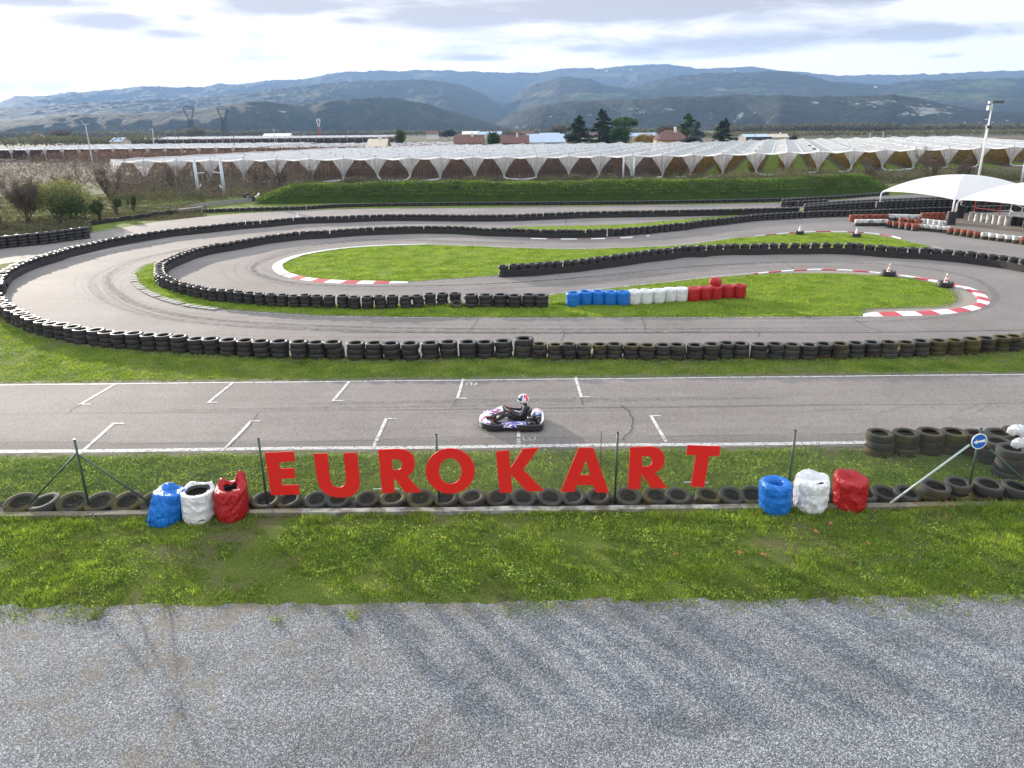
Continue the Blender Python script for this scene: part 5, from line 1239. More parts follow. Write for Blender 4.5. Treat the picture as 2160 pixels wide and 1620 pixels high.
# strip between the straight and the near barrier
st = [(-30, 25.42), (30, 25.42), (30, 28.1)] + [(p[0], p[1] - .2) for p in reversed(W_B1l) if p[0] > -26 and p[1] < 60] + [(-30, 38)]
q = scatter(st, 210, 31, lambda x, y: np.clip((y > 25.42 + .25 * fbm(x * 2, y * 0, 3)) * (.5 + 1.6 * (fbm(x * .9, y * 1.3, 4) - .3)), 0, 1))
V1, F1 = blades(np.c_[q, np.zeros(len(q))], .035 + .04 * fbm(q[:, 0], q[:, 1], 3), .022, 1.0, 32, 3, .04); 
allV, allF, nb = [V1], [F1], len(V1)
for k, (P_, dn) in enumerate([(I1, 110), (I2, 120), (I5, 40), (I4, 40)]):
    q = scatter([p[:2] for p in P_], dn, 40 + k); hh = .02 + .13 * np.clip(fbm(q[:, 0] * .9, q[:, 1] * 1.2, 4) - .25, 0, 1)
    if k == 1:  # unmown tufts at the foot of the wrapped stacks
        e_ = np.abs(q[:, 1] - 37.0) < .0
    V1, F1 = blades(np.c_[q, np.full(len(q), .015)], hh, .035, 1.1, 50 + k, 3, .06); allV.append(V1); allF.append(F1 + nb); nb += len(V1)
# tufts in front of the wrapped row and barriers
Q = []
for (a, b) in [(1170, 690 - 47), (1190, 643), (1335, 638), (1350, 638), (1375, 637), (1400, 634), (1415, 634), (1440, 632), (1450, 630), (900, 648), (950, 647), (1000, 647), (1050, 647), (1100, 646)]:
    X, Y = at(a, b); n = 130; Q.append(np.c_[rng.normal(X, .22, n), rng.normal(Y, .07, n), np.zeros(n)])
Q = np.concatenate(Q); V1, F1 = blades(Q, np.full(len(Q), .16), .03, .9, 60, 2, .03); allV.append(V1); allF.append(F1 + nb); nb += len(V1)
bp = np.array([[p[0], p[1] - .33, 0] for p in W_B1l if p[0] > -16]); bp = np.repeat(bp, 26, 0); bp[:, 0] += rng.normal(0, .2, len(bp)); bp[:, 1] += rng.normal(0, .05, len(bp))
V1, F1 = blades(bp, np.full(len(bp), .10), .022, .9, 61, 2, .03); allV.append(V1); allF.append(F1 + nb); nb += len(V1)
stuff('infield_grass_blades', np.concatenate(allV), np.concatenate(allF), M['grass'], 'short green grass on the infield islands and beside the barriers')
# fallen leaves
ml = MB()
for (px, py) in [(1987,1057),(2010,1075),(2075,1062),(1935,1070),(2130,1052),(1750,1112),(1830,1155),(1560,1175),(1610,1178),(1720,1128),(2040,1030),(1990,1062),(1425,1178)]:
    X, Y = at(px, py); s = random.uniform(.05, .09); a0 = random.random() * 6; z = .09
    ml.add([(X + s * (1 if i % 2 == 0 else .45) * math.cos(a0 + i * .628), Y + s * (1 if i % 2 == 0 else .45) * math.sin(a0 + i * .628), z + (.03 if i % 3 else 0)) for i in range(10)], [tuple(range(10))])
tag(ml.build('fallen_leaves', M['leaf_or']), 'orange dead leaves scattered on the grass near the sign post', 'leaves', kind='stuff')

# ================================================================== grass bank
bl = [at(*p) for p in [(535,431),(600,430.5),(720,428.5),(1000,426.5),(1300,424.5),(1440,422.5),(1600,419.5),(1740,414),(1885,404)]]
bc = resample(catmull(bl, 4), .5); nb_ = len(bc); nk = 22; V = []
for i, p in enumerate(bc):
    e_ = min(1, (i / nb_) / .055) ** .6 * min(1, ((nb_ - 1 - i) / nb_) / .05) ** .7
    for k in range(nk):
        t = k / (nk - 1); yy = p[1] + 9.0 * t; prof = abs(math.sin(math.pi * min(1, max(0, t)) ** .72)) ** .75 if 0 < t < 1 else 0
        z = 2.15 * e_ * prof * (0.93 + .16 * (fbm(np.array([p[0] * .18]), np.array([3.0]), 2)[0] - .3)) + .35 * (fbm(np.array([p[0] * .7]), np.array([yy * .7]), 4)[0] - .5) * (1 if 0 < k < nk - 1 else 0)
        V.append((p[0], yy, max(z, -.05)))
Fb = [(i * nk + k, (i + 1) * nk + k, (i + 1) * nk + k + 1, i * nk + k + 1) for i in range(nb_ - 1) for k in range(nk - 1)]
tag(MB().add(V, Fb).build('grass_bank', M['berm'], smooth=True, fixn=True), kind='structure')
Vn = np.array(V); pk = Vn[rng.integers(0, len(Vn), 26000)] + rng.normal(0, .22, (26000, 3)) * [1, 1, .0]; pk = pk[pk[:, 2] > .1]
V1, F1 = blades(pk, .14 + .2 * fbm(pk[:, 0] * .6, pk[:, 1] * .6, 3), .09, 1.0, 70, 3, .1); stuff('bank_grass', V1, F1, M['bankgrass'], 'long grass covering the bank behind the track')
# stony edging and low old wall on the left
sw_ = MB(); P = resample([at(*p) for p in [(180,478),(240,469),(300,461),(376,450)]], .6)
for i in range(len(P) - 1): sw_.poly([(P[i][0], P[i][1]), (P[i + 1][0] - .03, P[i + 1][1]), (P[i + 1][0] - .03, P[i + 1][1] + .35), (P[i][0], P[i][1] + .35)], 0, .42 + .06 * math.sin(i * 1.9))
tag(sw_.build('low_wall', M['belt'], fixn=True), 'low dark wall between the left track edge and the shrubs', 'low wall')
sw_ = MB(); P = resample([at(*p) for p in [(378,450),(402,447),(426,444)]], .45)
for i in range(len(P) - 1):
    for k in range(3): sw_.box(P[i][0] + .1 * (k % 2), P[i][0] + .40 + .1 * (k % 2), P[i][1] - .03 * k, P[i][1] + .3, .16 * k, .16 * k + .14)
tag(sw_.build('stone_wall', M['stone']), 'short grey stone wall between the dark wall and the tyre row', 'stone wall')
bb = MB(); a, b = at(400, 440), at(560, 421)
bb.add([(a[0], a[1], 0), (b[0], b[1], 0), (b[0], b[1], .45), (a[0], a[1], .45), (a[0], a[1] + .15, 0), (b[0], b[1] + .15, 0), (b[0], b[1] + .15, .45), (a[0], a[1] + .15, .45)], [(0,1,2,3),(3,2,6,7),(7,6,5,4),(0,3,7,4),(1,5,6,2)])
tag(bb.build('concrete_edge', M['stone']), 'long grey concrete edge running behind the stone wall', 'concrete edge')
# dark heap with pipe left of the bank
X, Y = at(525, 424); 
for i, (dx, dy, z, rx_) in enumerate([(0, 0, .0, 0), (.75, .1, .0, .1), (.35, .1, .3, .4), (1.5, .2, 0, -.1), (-.1, .0, .35, 1.2)]):
    o = link('discarded_tyre', tyre_mesh(.42, .25, .26, 'rubber', 24), None, (X + dx, Y + dy, z + (.2 if rx_ > 1 else 0)), (rx_, .1 * i, i)); tag(o, 'discarded black tyre, %s of the heap at the left end of the bank' % ['lowest left', 'lower middle', 'upper middle', 'rightmost', 'upright and uppermost'][i], 'tyre', 'heap of discarded tyres')
tag(MB().tube([(X + .9, Y - .1, .45), (X + 1.2, Y - .1, .6), (X + 1.45, Y - .1, .95)], .12, 10).build('plastic_pipe', M['white_metal'], smooth=True), 'short white bent pipe on the tyre heap by the bank', 'pipe')

# ================================================================== hail-netted orchard
ND = Vector((math.sin(rad(19.2)), math.cos(rad(19.2)), 0)); HR = 3.9
front = lambda x: 132.5 if x < 30 else 132.5 + (x - 30) * .34
dpx = [233, 302, 372, 443, 513, 583, 653, 724, 792, 863, 928, 998, 1063, 1132, 1200, 1267, 1335, 1398, 1462, 1525, 1595, 1662, 1730, 1802, 1867, 1933, 2003, 2070, 2140, 2215, 2290]
roofy = lambda x: float(np.interp(x, [233, 720, 1053, 1440, 1640, 1773, 1907, 2160, 2300], [338, 334, 329, 325, 318.5, 315.5, 312, 307, 304]))
poles = []
for x in dpx:
    d = ray(x, roofy(x)); s = d[0] / d[1]      # bearing
    yy = 132.5 if s * 132.5 < 30 else (132.5 - 30 * .34) / (1 - .34 * s)
    poles.append(np.array([s * yy, yy]))
def orchard(name_lab, poles, HR, depth, dirv, drape=True, sag=.45, mat_row=None, seed=5, rows=True, dens=1.0, drape_w=.34):
    e = empty('net_canopy', (poles[0][0], poles[0][1], 0)); o0 = poles[0]
    tag(e, name_lab, 'net canopy')
    dv = np.array([dirv[0], dirv[1]]); nl_ = 26
    V = []; F_ = []; FS = []; r_ = np.random.default_rng(seed)
    VS = []
    for b in range(len(poles) - 1):
        A, B = poles[b], poles[b + 1]; cs = [0, .12, .3, .5, .7, .88, 1]
        zz = [0, -.12, -.30, -sag, -.30, -.12, 0]
        base = len(V)
        dep = depth(b) if callable(depth) else depth
        for i in range(nl_):
            t = i / (nl_ - 1); nz = (r_.random(7) - .5) * .16
            for c, z, q_ in zip(cs, zz, nz):
                scal = -.25 * math.sin(math.pi * c) * (i == 0)
                p = A + (B - A) * c + dv * (dep * t + scal * 0); V.append((p[0] - o0[0], p[1] - o0[1], HR + z + q_ + (-.0)))
        for i in range(nl_ - 1):
            for c in range(6):
                if b in (19, 21) and c == 5 and i in (2, 3, 7, 8): continue
                F_.append((base + i * 7 + c, base + i * 7 + c + 1, base + (i + 1) * 7 + c + 1, base + (i + 1) * 7 + c))
        for cc in (0, 3):
            bs = len(VS)
            for i in range(nl_):
                v = V[base + i * 7 + cc]; wv = .13 + .10 * r_.random(); VS += [(v[0] - wv, v[1], v[2] + .05), (v[0], v[1], v[2] + .14), (v[0] + wv, v[1], v[2] + .05)]
            for i in range(nl_ - 1):
                for k in range(2): FS.append((bs + 3 * i + k, bs + 3 * i + k + 1, bs + 3 * (i + 1) + k + 1, bs + 3 * (i + 1) + k))
    MB().add(V, F_).build('net_roof', M['net_roof'], e, smooth=True)
    # rolled front hem, scalloped between the poles
    for b in range(len(poles) - 1):
        A, B = poles[b], poles[b + 1]
        for k in range(10):
            c0, c1 = k / 10, (k + 1) / 10; zc = [HR - sag * .62 * abs(math.sin(math.pi * c)) - .05 for c in (c0, c1)]; bs = len(VS)
            for c, z in zip((c0, c1), zc):
                p = A + (B - A) * c; VS += [(p[0] - o0[0], p[1] - o0[1] - .05, z - .10), (p[0] - o0[0], p[1] - o0[1] - .12, z), (p[0] - o0[0], p[1] - o0[1], z + .14)]
            FS += [(bs, bs + 1, bs + 4, bs + 3), (bs + 1, bs + 2, bs + 5, bs + 4)]
    MB().add(VS, FS).build('net_seam', M['net_seam'], e)
    if drape:
        for b, A in enumerate(poles):
            m = MB(); L_ = -drape_w * 5.6 if b > 0 else 0; R_ = drape_w * 5.6; hh = HR; wob = r_.uniform(-.25, .25); nv_, nh = 11, 15
            bot = r_.uniform(.0, .55)
            for i in range(nv_):
                t = i / (nv_ - 1); pinch = max(0.0, 1 - t / .86) ** 1.12 * .95 + .05 + .02 * math.sin(t * 9)
                for j in range(nh):
                    s = j / (nh - 1); x = (L_ + (R_ - L_) * s) * pinch + wob * t; z = (hh - .12 - (abs(x) / 2.8) ** 1.3 * sag * .8) * (1 - t) + bot * t
                    m.v.append((A[0] - o0[0] + x, A[1] - o0[1] - .15 + .16 * math.sin(s * 21 + t * 2) * (1 - t * .5), z))
            for i in range(nv_ - 1):
                for j in range(nh - 1): m.f.append((i * nh + j, (i + 1) * nh + j, (i + 1) * nh + j + 1, i * nh + j + 1)); m.m.append(0)
            m.build('net_drape', M['net_drape'], e, smooth=True)
            tl = MB(); sg_ = -1 if b % 4 else 1
            bx, by = A[0] - o0[0] + wob, A[1] - o0[1] - .1
            tl.tube([(bx, by, bot + .9), (bx, by, bot + .25), (bx + sg_ * .6, by - .2, .16), (bx + sg_ * (1.2 + 1.6 * r_.random()), by - .4, .10), (bx + sg_ * (2.6 + 1.5 * r_.random()), by - .5, .05)], [.10, .15, .16, .13, .05], 7)
            for k in range(3): tl.tube([(bx + (k - 1) * .12, by - .04, HR - .2), (bx + (k - 1) * .05 + .03, by - .06, bot + .7)], .045, 4)
            tl.build('gathered_net', M['net_seam'], e, smooth=True)
            MB().tube([(A[0] - o0[0], A[1] - o0[1] + .05, 0), (A[0] - o0[0], A[1] - o0[1] + .05, HR + .28)], .07, 6).build('pole', M['wood'], e)
        # pole tips standing through the roof
        pm = MB()
        for b, A in enumerate(poles):
            for k in range(1, 12):
                p = A + dv * (k * 9.0 + r_.uniform(-1, 1)); pm.tube([(p[0] - o0[0], p[1] - o0[1], HR - .6), (p[0] - o0[0], p[1] - o0[1], HR + .34)], .045, 4)
        tag(pm.build('pole_tips', M['wood'], e), kind='stuff')
    return e
fe = np.array([at(x, y, HR) for x, y in [(560,320.5),(720,312.5),(953,306),(1053,304.7),(1220,302),(1440,299),(1607,293.5),(1800,290),(2160,284),(2700,275)]])
def dep(b):
    A = (poles[b] + poles[b + 1]) / 2; best = 80
    for i in range(len(fe) - 1):
        u = fe[i + 1] - fe[i]; mtx = np.array([[ND.x, -u[0]], [ND.y, -u[1]]]); s = np.linalg.solve(mtx, fe[i] - A)
        if -.001 <= s[1] <= 1.001: best = s[0]
    return best
orchard('large white hail net canopy stretched over the orchard behind the grass bank', poles, HR, dep, ND)
# orchard rows: bare reddish on the left, autumn gold on the right
def tree_rows(starts, dv, length, dens, seed, hgt=(.4, 3.2), wid=.6, falloff=60., size=.28):
    r_ = np.random.default_rng(seed); out = []
    for A in starts:
        n = int(length * dens); d = r_.random(n) ** 1.7 * length; ph = np.floor(d / 1.3) * 1.3 + .65 + r_.normal(0, .38, n)
        z = r_.uniform(hgt[0], hgt[1], n); ww = wid * (.35 + .65 * np.sin(np.clip((z - hgt[0]) / (hgt[1] - hgt[0]), 0, 1) * math.pi) ** .7)
        perp = np.array([dv[1], -dv[0]]); off = r_.normal(0, 1, n) * ww * .55
        out.append(np.c_[A[0] + dv[0] * ph + perp[0] * off, A[1] + dv[1] * ph + perp[1] * off, z])
    return np.concatenate(out)
nd = np.array([ND.x, ND.y])
Pl = tree_rows([p + nd * .5 + np.array([o, 0]) for p in poles[:18] for o in (0, 2.8)], nd, 70, 55, 81); V1, F1 = cards(Pl, .42, .13, 0, 82)
stuff('orchard_trees', V1, F1, M['orch_red'], 'rows of bare reddish orchard trees under the left part of the net canopy', 4, 'orchard')
Pr = tree_rows([p + nd * .5 for p in poles[17:]], nd, 110, 105, 83, wid=1.1); V1, F1 = cards(Pr, .26, .7, 0, 84)
stuff('orchard_trees', V1, F1, M['orch_gold'], 'rows of golden autumn orchard trees under the right part of the net canopy', 4, 'orchard')
tr = MB()
for p in poles:
    for k in range(16):
        q = p + nd * (1.2 + k * 1.3); tr.tube([(q[0], q[1], 0), (q[0] + random.uniform(-.1, .1), q[1], 1.7)], .05, 5)
        if p[0] < 30: q = q + np.array([2.8, 0]); tr.tube([(q[0], q[1], 0), (q[0] + random.uniform(-.1, .1), q[1], 1.7)], .05, 5)
tag(tr.build('orchard_trunks', M['bark']), 'thin trunks of the netted orchard rows', 'orchard', kind='stuff')
gm_ = MB()
for a, b in zip(poles[17:-1], poles[18:]):
    c = (a + b) / 2; w_ = (b - a) * .27; gm_.add([(*(c - w_), .02), (*(c + w_), .02), (*(c + w_ + nd * 115), .02), (*(c - w_ + nd * 115), .02)], [(0, 1, 2, 3)])
tag(gm_.build('orchard_alleys', M['turf']), kind='structure')

# second and third netted fields far left
f2 = []
for k in range(-2, 15):
    px = 20 + k * 36.2; d = ray(px, 318 - .0103 * px); d = ray(px, 306.5 - .002 * px); s = d[0] / d[1]; f2.append(np.array([s * 245, 245.]))
orchard('low netted orchard in the distance behind the brown trees at the left', f2, 3.6, 70, (0.06, 1), True, .3, seed=9, drape_w=.14)
Pf = tree_rows([p + np.array([o, 4.]) for p in f2 for o in (0, 2, 4)], np.array([0, 1.]), 40, 26, 91); V1, F1 = cards(Pf, .8, .3, 0, 92)
stuff('orchard_trees', V1, F1, M['orch_red'], 'dark red orchard rows under the distant left nets', 4, 'orchard')
f2b = [np.array([f2[-1][0] + 5.6 * k, 245. + 0.5 * k]) for k in range(0, 14)]
orchard('narrow strip of distant netting between the far left nets and the houses', f2b, 3.3, 60, (0.06, 1), False, .3, seed=19)
Pf = tree_rows([p + np.array([o, -6.]) for p in f2b for o in (0, 2, 4)], np.array([0, 1.]), 50, 26, 93); V1, F1 = cards(Pf, .8, .3, 0, 94)
stuff('orchard_trees', V1, F1, M['orch_red'], 'dark red orchard rows in front of the far houses at the left', 4, 'orchard')
f3 = []
for k in range(0, 34):
    px = 270 + k * 16.5; d = ray(px, 288); s = d[0] / d[1]; f3.append(np.array([s * 470, 470.]))
orchard('farthest long net roof on thin posts below the pylons', f3, 4.2, 80, (0.02, 1), True, .25, seed=29, drape_w=.06)
Pf = tree_rows([p + np.array([o, 2.]) for p in f3 for o in (0, 2.7)], np.array([0, 1.]), 20, 20, 95); V1, F1 = cards(Pf, 1.1, .35, 0, 96)
stuff('orchard_trees', V1, F1, M['orch_red'], 'brown orchard under the farthest net roof', 4, 'orchard')

# ================================================================== bare orchard and scrub on the left
r_ = np.random.default_rng(100)
def bare_tree(x, y, h, spread, name, lab, cat, group=None, seed=0, leaf=None, twigs=900, trunk=.09, mat='twig', stems=3, tsize=.55):
    rr = random.Random(seed); e = empty(name, (x, y, 0)); tag(e, lab, cat, group); m = MB(); tips = []
    def grow(p, d, L_, r, lev):
        pts = [p]; q = p
        for k in range(3):
            d = (d + Vector((rr.uniform(-.28, .28), rr.uniform(-.28, .28), rr.uniform(-.05, .22)))).normalized(); q = q + d * (L_ / 3); pts.append(q)
        m.tube(pts, [r, r * .85, r * .7, r * .5], 5 if lev < 2 else 4, cap=False)
        if lev >= 3 or L_ < .25: tips.append((pts[1], q)); return
        for _ in range(rr.choice([3, 3, 4])):
            dd = (d + Vector((rr.uniform(-1, 1), rr.uniform(-1, 1), rr.uniform(-.15, .7))) * spread).normalized()
            grow(pts[rr.choice([1, 2, 3])], dd, L_ * rr.uniform(.55, .8), r * .55, lev + 1)
    for k in range(stems):
        a = rr.uniform(0, 6.28); grow(Vector((rr.uniform(-.1, .1), rr.uniform(-.1, .1), 0)), Vector((math.cos(a) * .35 * spread, math.sin(a) * .35 * spread, 1)).normalized(), h * .42, trunk, 0)
    m.build('trunk', M['bark'], e)
    P = []
    for (a, b) in tips:
        for _ in range(max(1, twigs // max(1, len(tips)))): P.append(a + (b - a) * rr.random() + Vector((rr.gauss(0, .1), rr.gauss(0, .1), rr.gauss(0, .1))) * (h / 4))
    V_, F_ = cards(np.array([tuple(p) for p in P]), tsize * h / 5, .05, .5, seed + 1)
    link('crown', npmesh('crown', V_, F_, M[leaf or mat], nper=4), e)
    return e
def lobes(center, n, R, seed, flat=1.0, shell=.6):
    q = np.random.default_rng(seed); out = []
    for k in range(n):
        d = q.normal(size=3); d /= np.linalg.norm(d); d[2] = abs(d[2]) * .8 - .1; c = np.array(center) + d * np.array(R) * q.uniform(.35, .75); out.append((c, np.array(R) * q.uniform(.28, .5)))
    return out
def crown_pts(lb, per, seed):
    q = np.random.default_rng(seed); out = []
    for c, R in lb:
        d = q.normal(size=(per, 3)); d /= np.linalg.norm(d, axis=1)[:, None]; out.append(c + d * R * q.uniform(.55, 1.08, (per, 1)))
    P = np.concatenate(out); return P[P[:, 2] > .05]
def bush(x, y, R, h, lab, cat='bush', mat='bush', n=16, per=260, size=.16, seed=0, group=None, name='bush', trunkh=.5, asp=.6, lift=.42):
    e = empty(name, (x, y, 0)); tag(e, lab, cat, group)
    lb = lobes((0, 0, h * lift), n, (R, R * .8, h * .55), seed); V_, F_ = cards(crown_pts(lb, per, seed + 1), size, asp, .4, seed + 2)
    link('crown', npmesh('crown', V_, F_, M[mat], nper=4), e)
    m = MB()
    for k in range(5): a = k * 1.26; m.tube([(0.05 * math.cos(a), .05 * math.sin(a), 0), (R * .3 * math.cos(a), R * .25 * math.sin(a), h * trunkh)], [.07, .03], 5)
    m.build('trunk', M['bark'], e); return e
X, Y = at(125, 466); bush(X, Y, 4.6, 5.0, 'large rounded green bush beside the left track edge', n=30, per=420, size=.17, seed=201, name='large_bush')
X, Y = at(160, 470); bush(X, Y - .3, 2.6, 2.9, 'darker low bush at the foot of the large green one', mat='bush_dark', n=14, per=300, size=.15, seed=205)
X, Y = at(60, 474); bare_tree(X, Y, 5.2, 1.2, 'willow_shrub', 'brownish twiggy shrub just left of the large green bush', 'shrub', seed=5, stems=10, twigs=5200, trunk=.05, tsize=.5)
X, Y = at(212, 466); bush(X, Y, 1.0, 2.6, 'small dark conical shrub right of the large bush', 'shrub', 'bush_dark', 9, 220, .13, 210, 'three small shrubs on the grass', 'small_shrub')
X, Y = at(247, 456); e = bush(X, Y, .75, 2.2, 'small dark tree with a thin bare stem, middle of the three shrubs', 'shrub', 'bush_dark', 7, 170, .13, 214, 'three small shrubs on the grass', 'small_shrub', lift=.62)
X, Y = at(283, 447); bush(X, Y, .65, 2.3, 'narrow upright dark shrub, rightmost of the three', 'shrub', 'bush_dark', 8, 170, .13, 218, 'three small shrubs on the grass', 'small_shrub')
for i, (px, py, h, sp_, lab) in enumerate([(236,422,5.4,1.0,'wide leafless tree left of the first net drape'),(372,408,4.6,.9,'leafless tree in front of the second net drape, left of the pale posts'),(590,412,4.4,1.1,'leafless bushy tree left end of the grass bank'),(545,410,3.6,1.1,'low leafless tree right of the pale posts'),(0,470,3.4,.8,'bare sapling cut by the left picture edge'),(652,395,3.8,1.0,'leafless tree behind the left end of the bank'),
                                           (1960,385,5.6,1.0,'largest leafless tree in front of the right netting'),(1830,388,4.0,1.0,'small leafless tree left of the largest one before the right netting'),(2035,390,4.4,1.0,'leafless tree between the largest bare tree and the light mast'),(155,425,4.8,1.0,'leafless tree behind the large green bush')]):
    X, Y = at(px, py); bare_tree(X, Y, h, sp_, 'bare_tree', lab, 'tree', 'leafless trees', 300 + i, stems=4, twigs=1500 if h > 4 else 900)
# left brown orchard as a mass of twigs
n = 52000; q = np.c_[r_.uniform(-150, -60, n), 84 + 120 * r_.random(n) ** 1.3]
keep = (q[:, 0] < -.315 * (q[:, 1]) - 19) & (np.abs(((q[:, 0] + q[:, 1] * .3) % 4.2) - 2.1) < 1.25); q = q[keep]
P = np.c_[q, r_.uniform(.5, 3.5, len(q)) * (.7 + .5 * fbm(q[:, 0] * .3, q[:, 1] * .3, 3))]
V1, F1 = cards(P, 1.0, .055, .5, 103); stuff('bare_orchard', V1, F1, M['twig'], 'bare brown orchard trees filling the field at the far left', 4, 'orchard')
n = 15000; q = np.c_[r_.uniform(-130, -40, n), 205 + 35 * r_.random(n)]; P = np.c_[q, r_.uniform(.3, 3.2, n)]; V1, F1 = cards(P, 1.1, .09, .5, 104); stuff('bare_orchard', V1, F1, M['orch_red'], 'band of bare reddish trees in front of the distant left nets', 4, 'orchard')
# scrub in front of the nets
def scrub(px0, py0, px1, py1, n, h, mat, lab, seed, size=.3, asp=.3, sc=.25):
    a, b = at(px0, py0), at(px1, py1); q = np.random.default_rng(seed); t = q.random(n); y = a[1] + (b[1] - a[1]) * q.random(n)
    lo, hi = ray(px0, 400), ray(px1, 400); sx = lo[0] / lo[1] + (hi[0] / hi[1] - lo[0] / lo[1]) * t; x = sx * y
    kp = ~inpoly(x, y, [p[:2] for p in ap]); x = x[kp]; y = y[kp]; n = len(x); hh = h * np.clip((fbm(x * sc, y * sc, 4) - .32) * 2.6, .05, 1); P = np.c_[x, y, q.random(n) ** .7 * hh]
    V1, F1 = cards(P, size, asp, .2, seed); stuff('scrub', V1, F1, M[mat], lab, 4, 'scrub')
scrub(225, 424, 660, 385, 34000, 3.4, 'twig', 'brown twiggy thicket below the left net drapes', 118, .5, .08)
scrub(225, 428, 660, 385, 20000, 1.6, 'scrub', 'brown winter brambles below the left net drapes', 111)
scrub(640, 396, 1440, 383, 26000, 1.5, 'scrub', 'low brown scrub between the bank and the netted orchard', 112)
scrub(1440, 392, 2300, 372, 42000, 2.0, 'scrub', 'tangled winter scrub in front of the right netting', 113, .34, .25)
scrub(820, 391, 1240, 384, 6000, 1.3, 'bush_dark', 'dark bramble clumps on top of the bank', 114, .2, .6)
scrub(-40, 503, 178, 470, 30000, .8, 'scrub', 'rough weeds on the slope above the left tyre wall', 115, .14, .5, .8)
scrub(-40, 470, 430, 412, 36000, .45, 'scrub', 'rough yellow-green grass around the left shrubs', 116, .2, .3, .5)
scrub(180, 466, 420, 446, 9000, .30, 'scrub', 'dry grass behind the low dark wall', 117, .13, .4, .8)
# pale posts with cross bars
for i, ((bx, by), (tx, ty), r0, lab) in enumerate([((420,414),(405,337),.22,'left pale concrete post with short cross bar before the nets'), ((475,419),(462,332),.22,'right pale concrete post with short cross bar before the nets'), ((1314,383),(1313,330),.15,'thin white post, left of a pair before the middle nets'), ((1336,383),(1337,331),.16,'thicker white post, right of a pair before the middle nets'), ((2152,395),(2162,330),.18,'white post at the right picture edge below the nets')]):
    X, Y = at(bx, by); Z = atY(tx, ty, Y)[1]; e = empty('concrete_post', (X, Y, 0)); tag(e, lab, 'post', 'pale posts in front of the nets')
    MB().tube([(0, 0, 0), (0, 0, Z)], [r0, r0 * .85], 10).build('shaft', M['postconc'], e, smooth=True)
    if i < 2:
        s = 1 if i == 0 else -1
        MB().tube([(0, 0, Z * .62), (s * 1.15, 0, Z * .65)], .08, 8).build('cross_bar', M['postconc'], e); MB().tube([(0, 0, Z * .25), (s * .4, 0, Z * .28), (s * .5, 0, Z * .34)], .07, 8).build('bracket', M['white_metal'], e)

# ================================================================== village
def house(px0, px1, pyr, Y, wallH, depth, roofH, lab, wall='wall_cream', roof='tiles', hip=False, windows=(), name='house', cat='house', group=None, gable_right=False, rz=0.0, chimney=True, gar=()):
    a = ray(px0, 300); b = ray(px1, 300); x0 = a[0] / a[1] * Y; x1 = b[0] / b[1] * Y; z = atY((px0 + px1) / 2, pyr, Y)[1]
    cx = (x0 + x1) / 2; L_ = (x1 - x0) / 2; e = empty(name, (cx, Y, 0), rz); tag(e, lab, cat, group); top_ = max(z, wallH + .5); wh = top_ - roofH
    wm = MB().box(-L_, L_, 0, depth, 0, wh)
    if not hip:
        for s in (-1, 1): wm.add([(s * L_, 0, wh), (s * L_, depth, wh), (s * L_, depth / 2, top_ - .05)], [(0, 1, 2)])
    wm.build('wall', M[wall], e)
    o_ = .45; rm = MB(); t = .18
    if hip:
        h = min(L_ * .55, depth * .6); vs_ = [(-L_ - o_, -o_, wh), (L_ + o_, -o_, wh), (L_ + o_, depth + o_, wh), (-L_ - o_, depth + o_, wh), (-L_ + h, depth / 2, top_), (L_ - h, depth / 2, top_)]
        rm.add(vs_, [(0, 1, 5, 4), (1, 2, 5), (2, 3, 4, 5), (3, 0, 4), (3, 2, 1, 0)])
    else:
        for (ya, yb) in ((-o_, depth / 2), (depth + o_, depth / 2)):
            za = wh - .12; rm.add([(-L_ - o_, ya, za), (L_ + o_, ya, za), (L_ + o_, yb, top_), (-L_ - o_, yb, top_), (-L_ - o_, ya, za + t), (L_ + o_, ya, za + t), (L_ + o_, yb, top_ + t), (-L_ - o_, yb, top_ + t)], [(4, 5, 6, 7), (0, 3, 2, 1), (0, 1, 5, 4), (1, 2, 6, 5), (3, 0, 4, 7)])
    ro = rm.build('roof', M[roof], e, fixn=True)
    if chimney: MB().box(L_ * .15, L_ * .15 + .7, depth * .35, depth * .35 + .7, top_ - 1, top_ + .9).build('chimney', M['wall_white'], ro)
    for (u, ww, zz, hh) in windows:
        wx = -L_ + 2 * L_ * u; f_ = MB().box(wx - ww / 2 - .12, wx + ww / 2 + .12, -.06, .02, wh - zz - hh - .1, wh - zz + .1).build('window', M['wall_white'], e)
        MB().box(wx - ww / 2, wx + ww / 2, -.10, -.065, wh - zz - hh, wh - zz).build('pane', M['glass'], f_)
    for (u, ww, hh) in gar:
        wx = -L_ + 2 * L_ * u; MB().box(wx - ww / 2, wx + ww / 2, -.06, .02, 0, hh).build('garage_door', M['kerb_w'], e)
    return e
wn = [(.18, 1.1, .6, 1.3), (.46, 1.3, .55, .7), (.82, 1.4, .6, 1.3)]
house(959, 1018, 285.5, 262, 3, 9, 2.4, 'cream house with brown tiled roof and chimney, left of the round tree', windows=wn)
house(1055, 1114, 286.5, 262, 3, 9, 2.4, 'cream house with brown roof and white garage door, left of the blue-grey roof', windows=[(.2, 1.0, .5, 1.4), (.48, 1.2, .5, .7)], gar=[(.78, 2.3, 3.6)])
house(1114, 1190, 284, 275, 3, 14, 2.6, 'long farm shed with blue grey metal roof left of the cedars', 'wall_white', 'sheet', chimney=False, name='farm_shed', cat='shed')
house(775, 812, 294.5, 225, 2, 8, 2.0, 'low pale house mostly hidden behind the middle of the net roof', roof='wall_cream')
house(1392, 1452, 274, 245, 3, 11, 3.0, 'ochre house with brown hipped roof between the pine and silver cedar', 'wall_gold', 'tiles', True, windows=[(.32, 1.1, .7, 1.3), (.70, 1.1, .7, 1.3)])
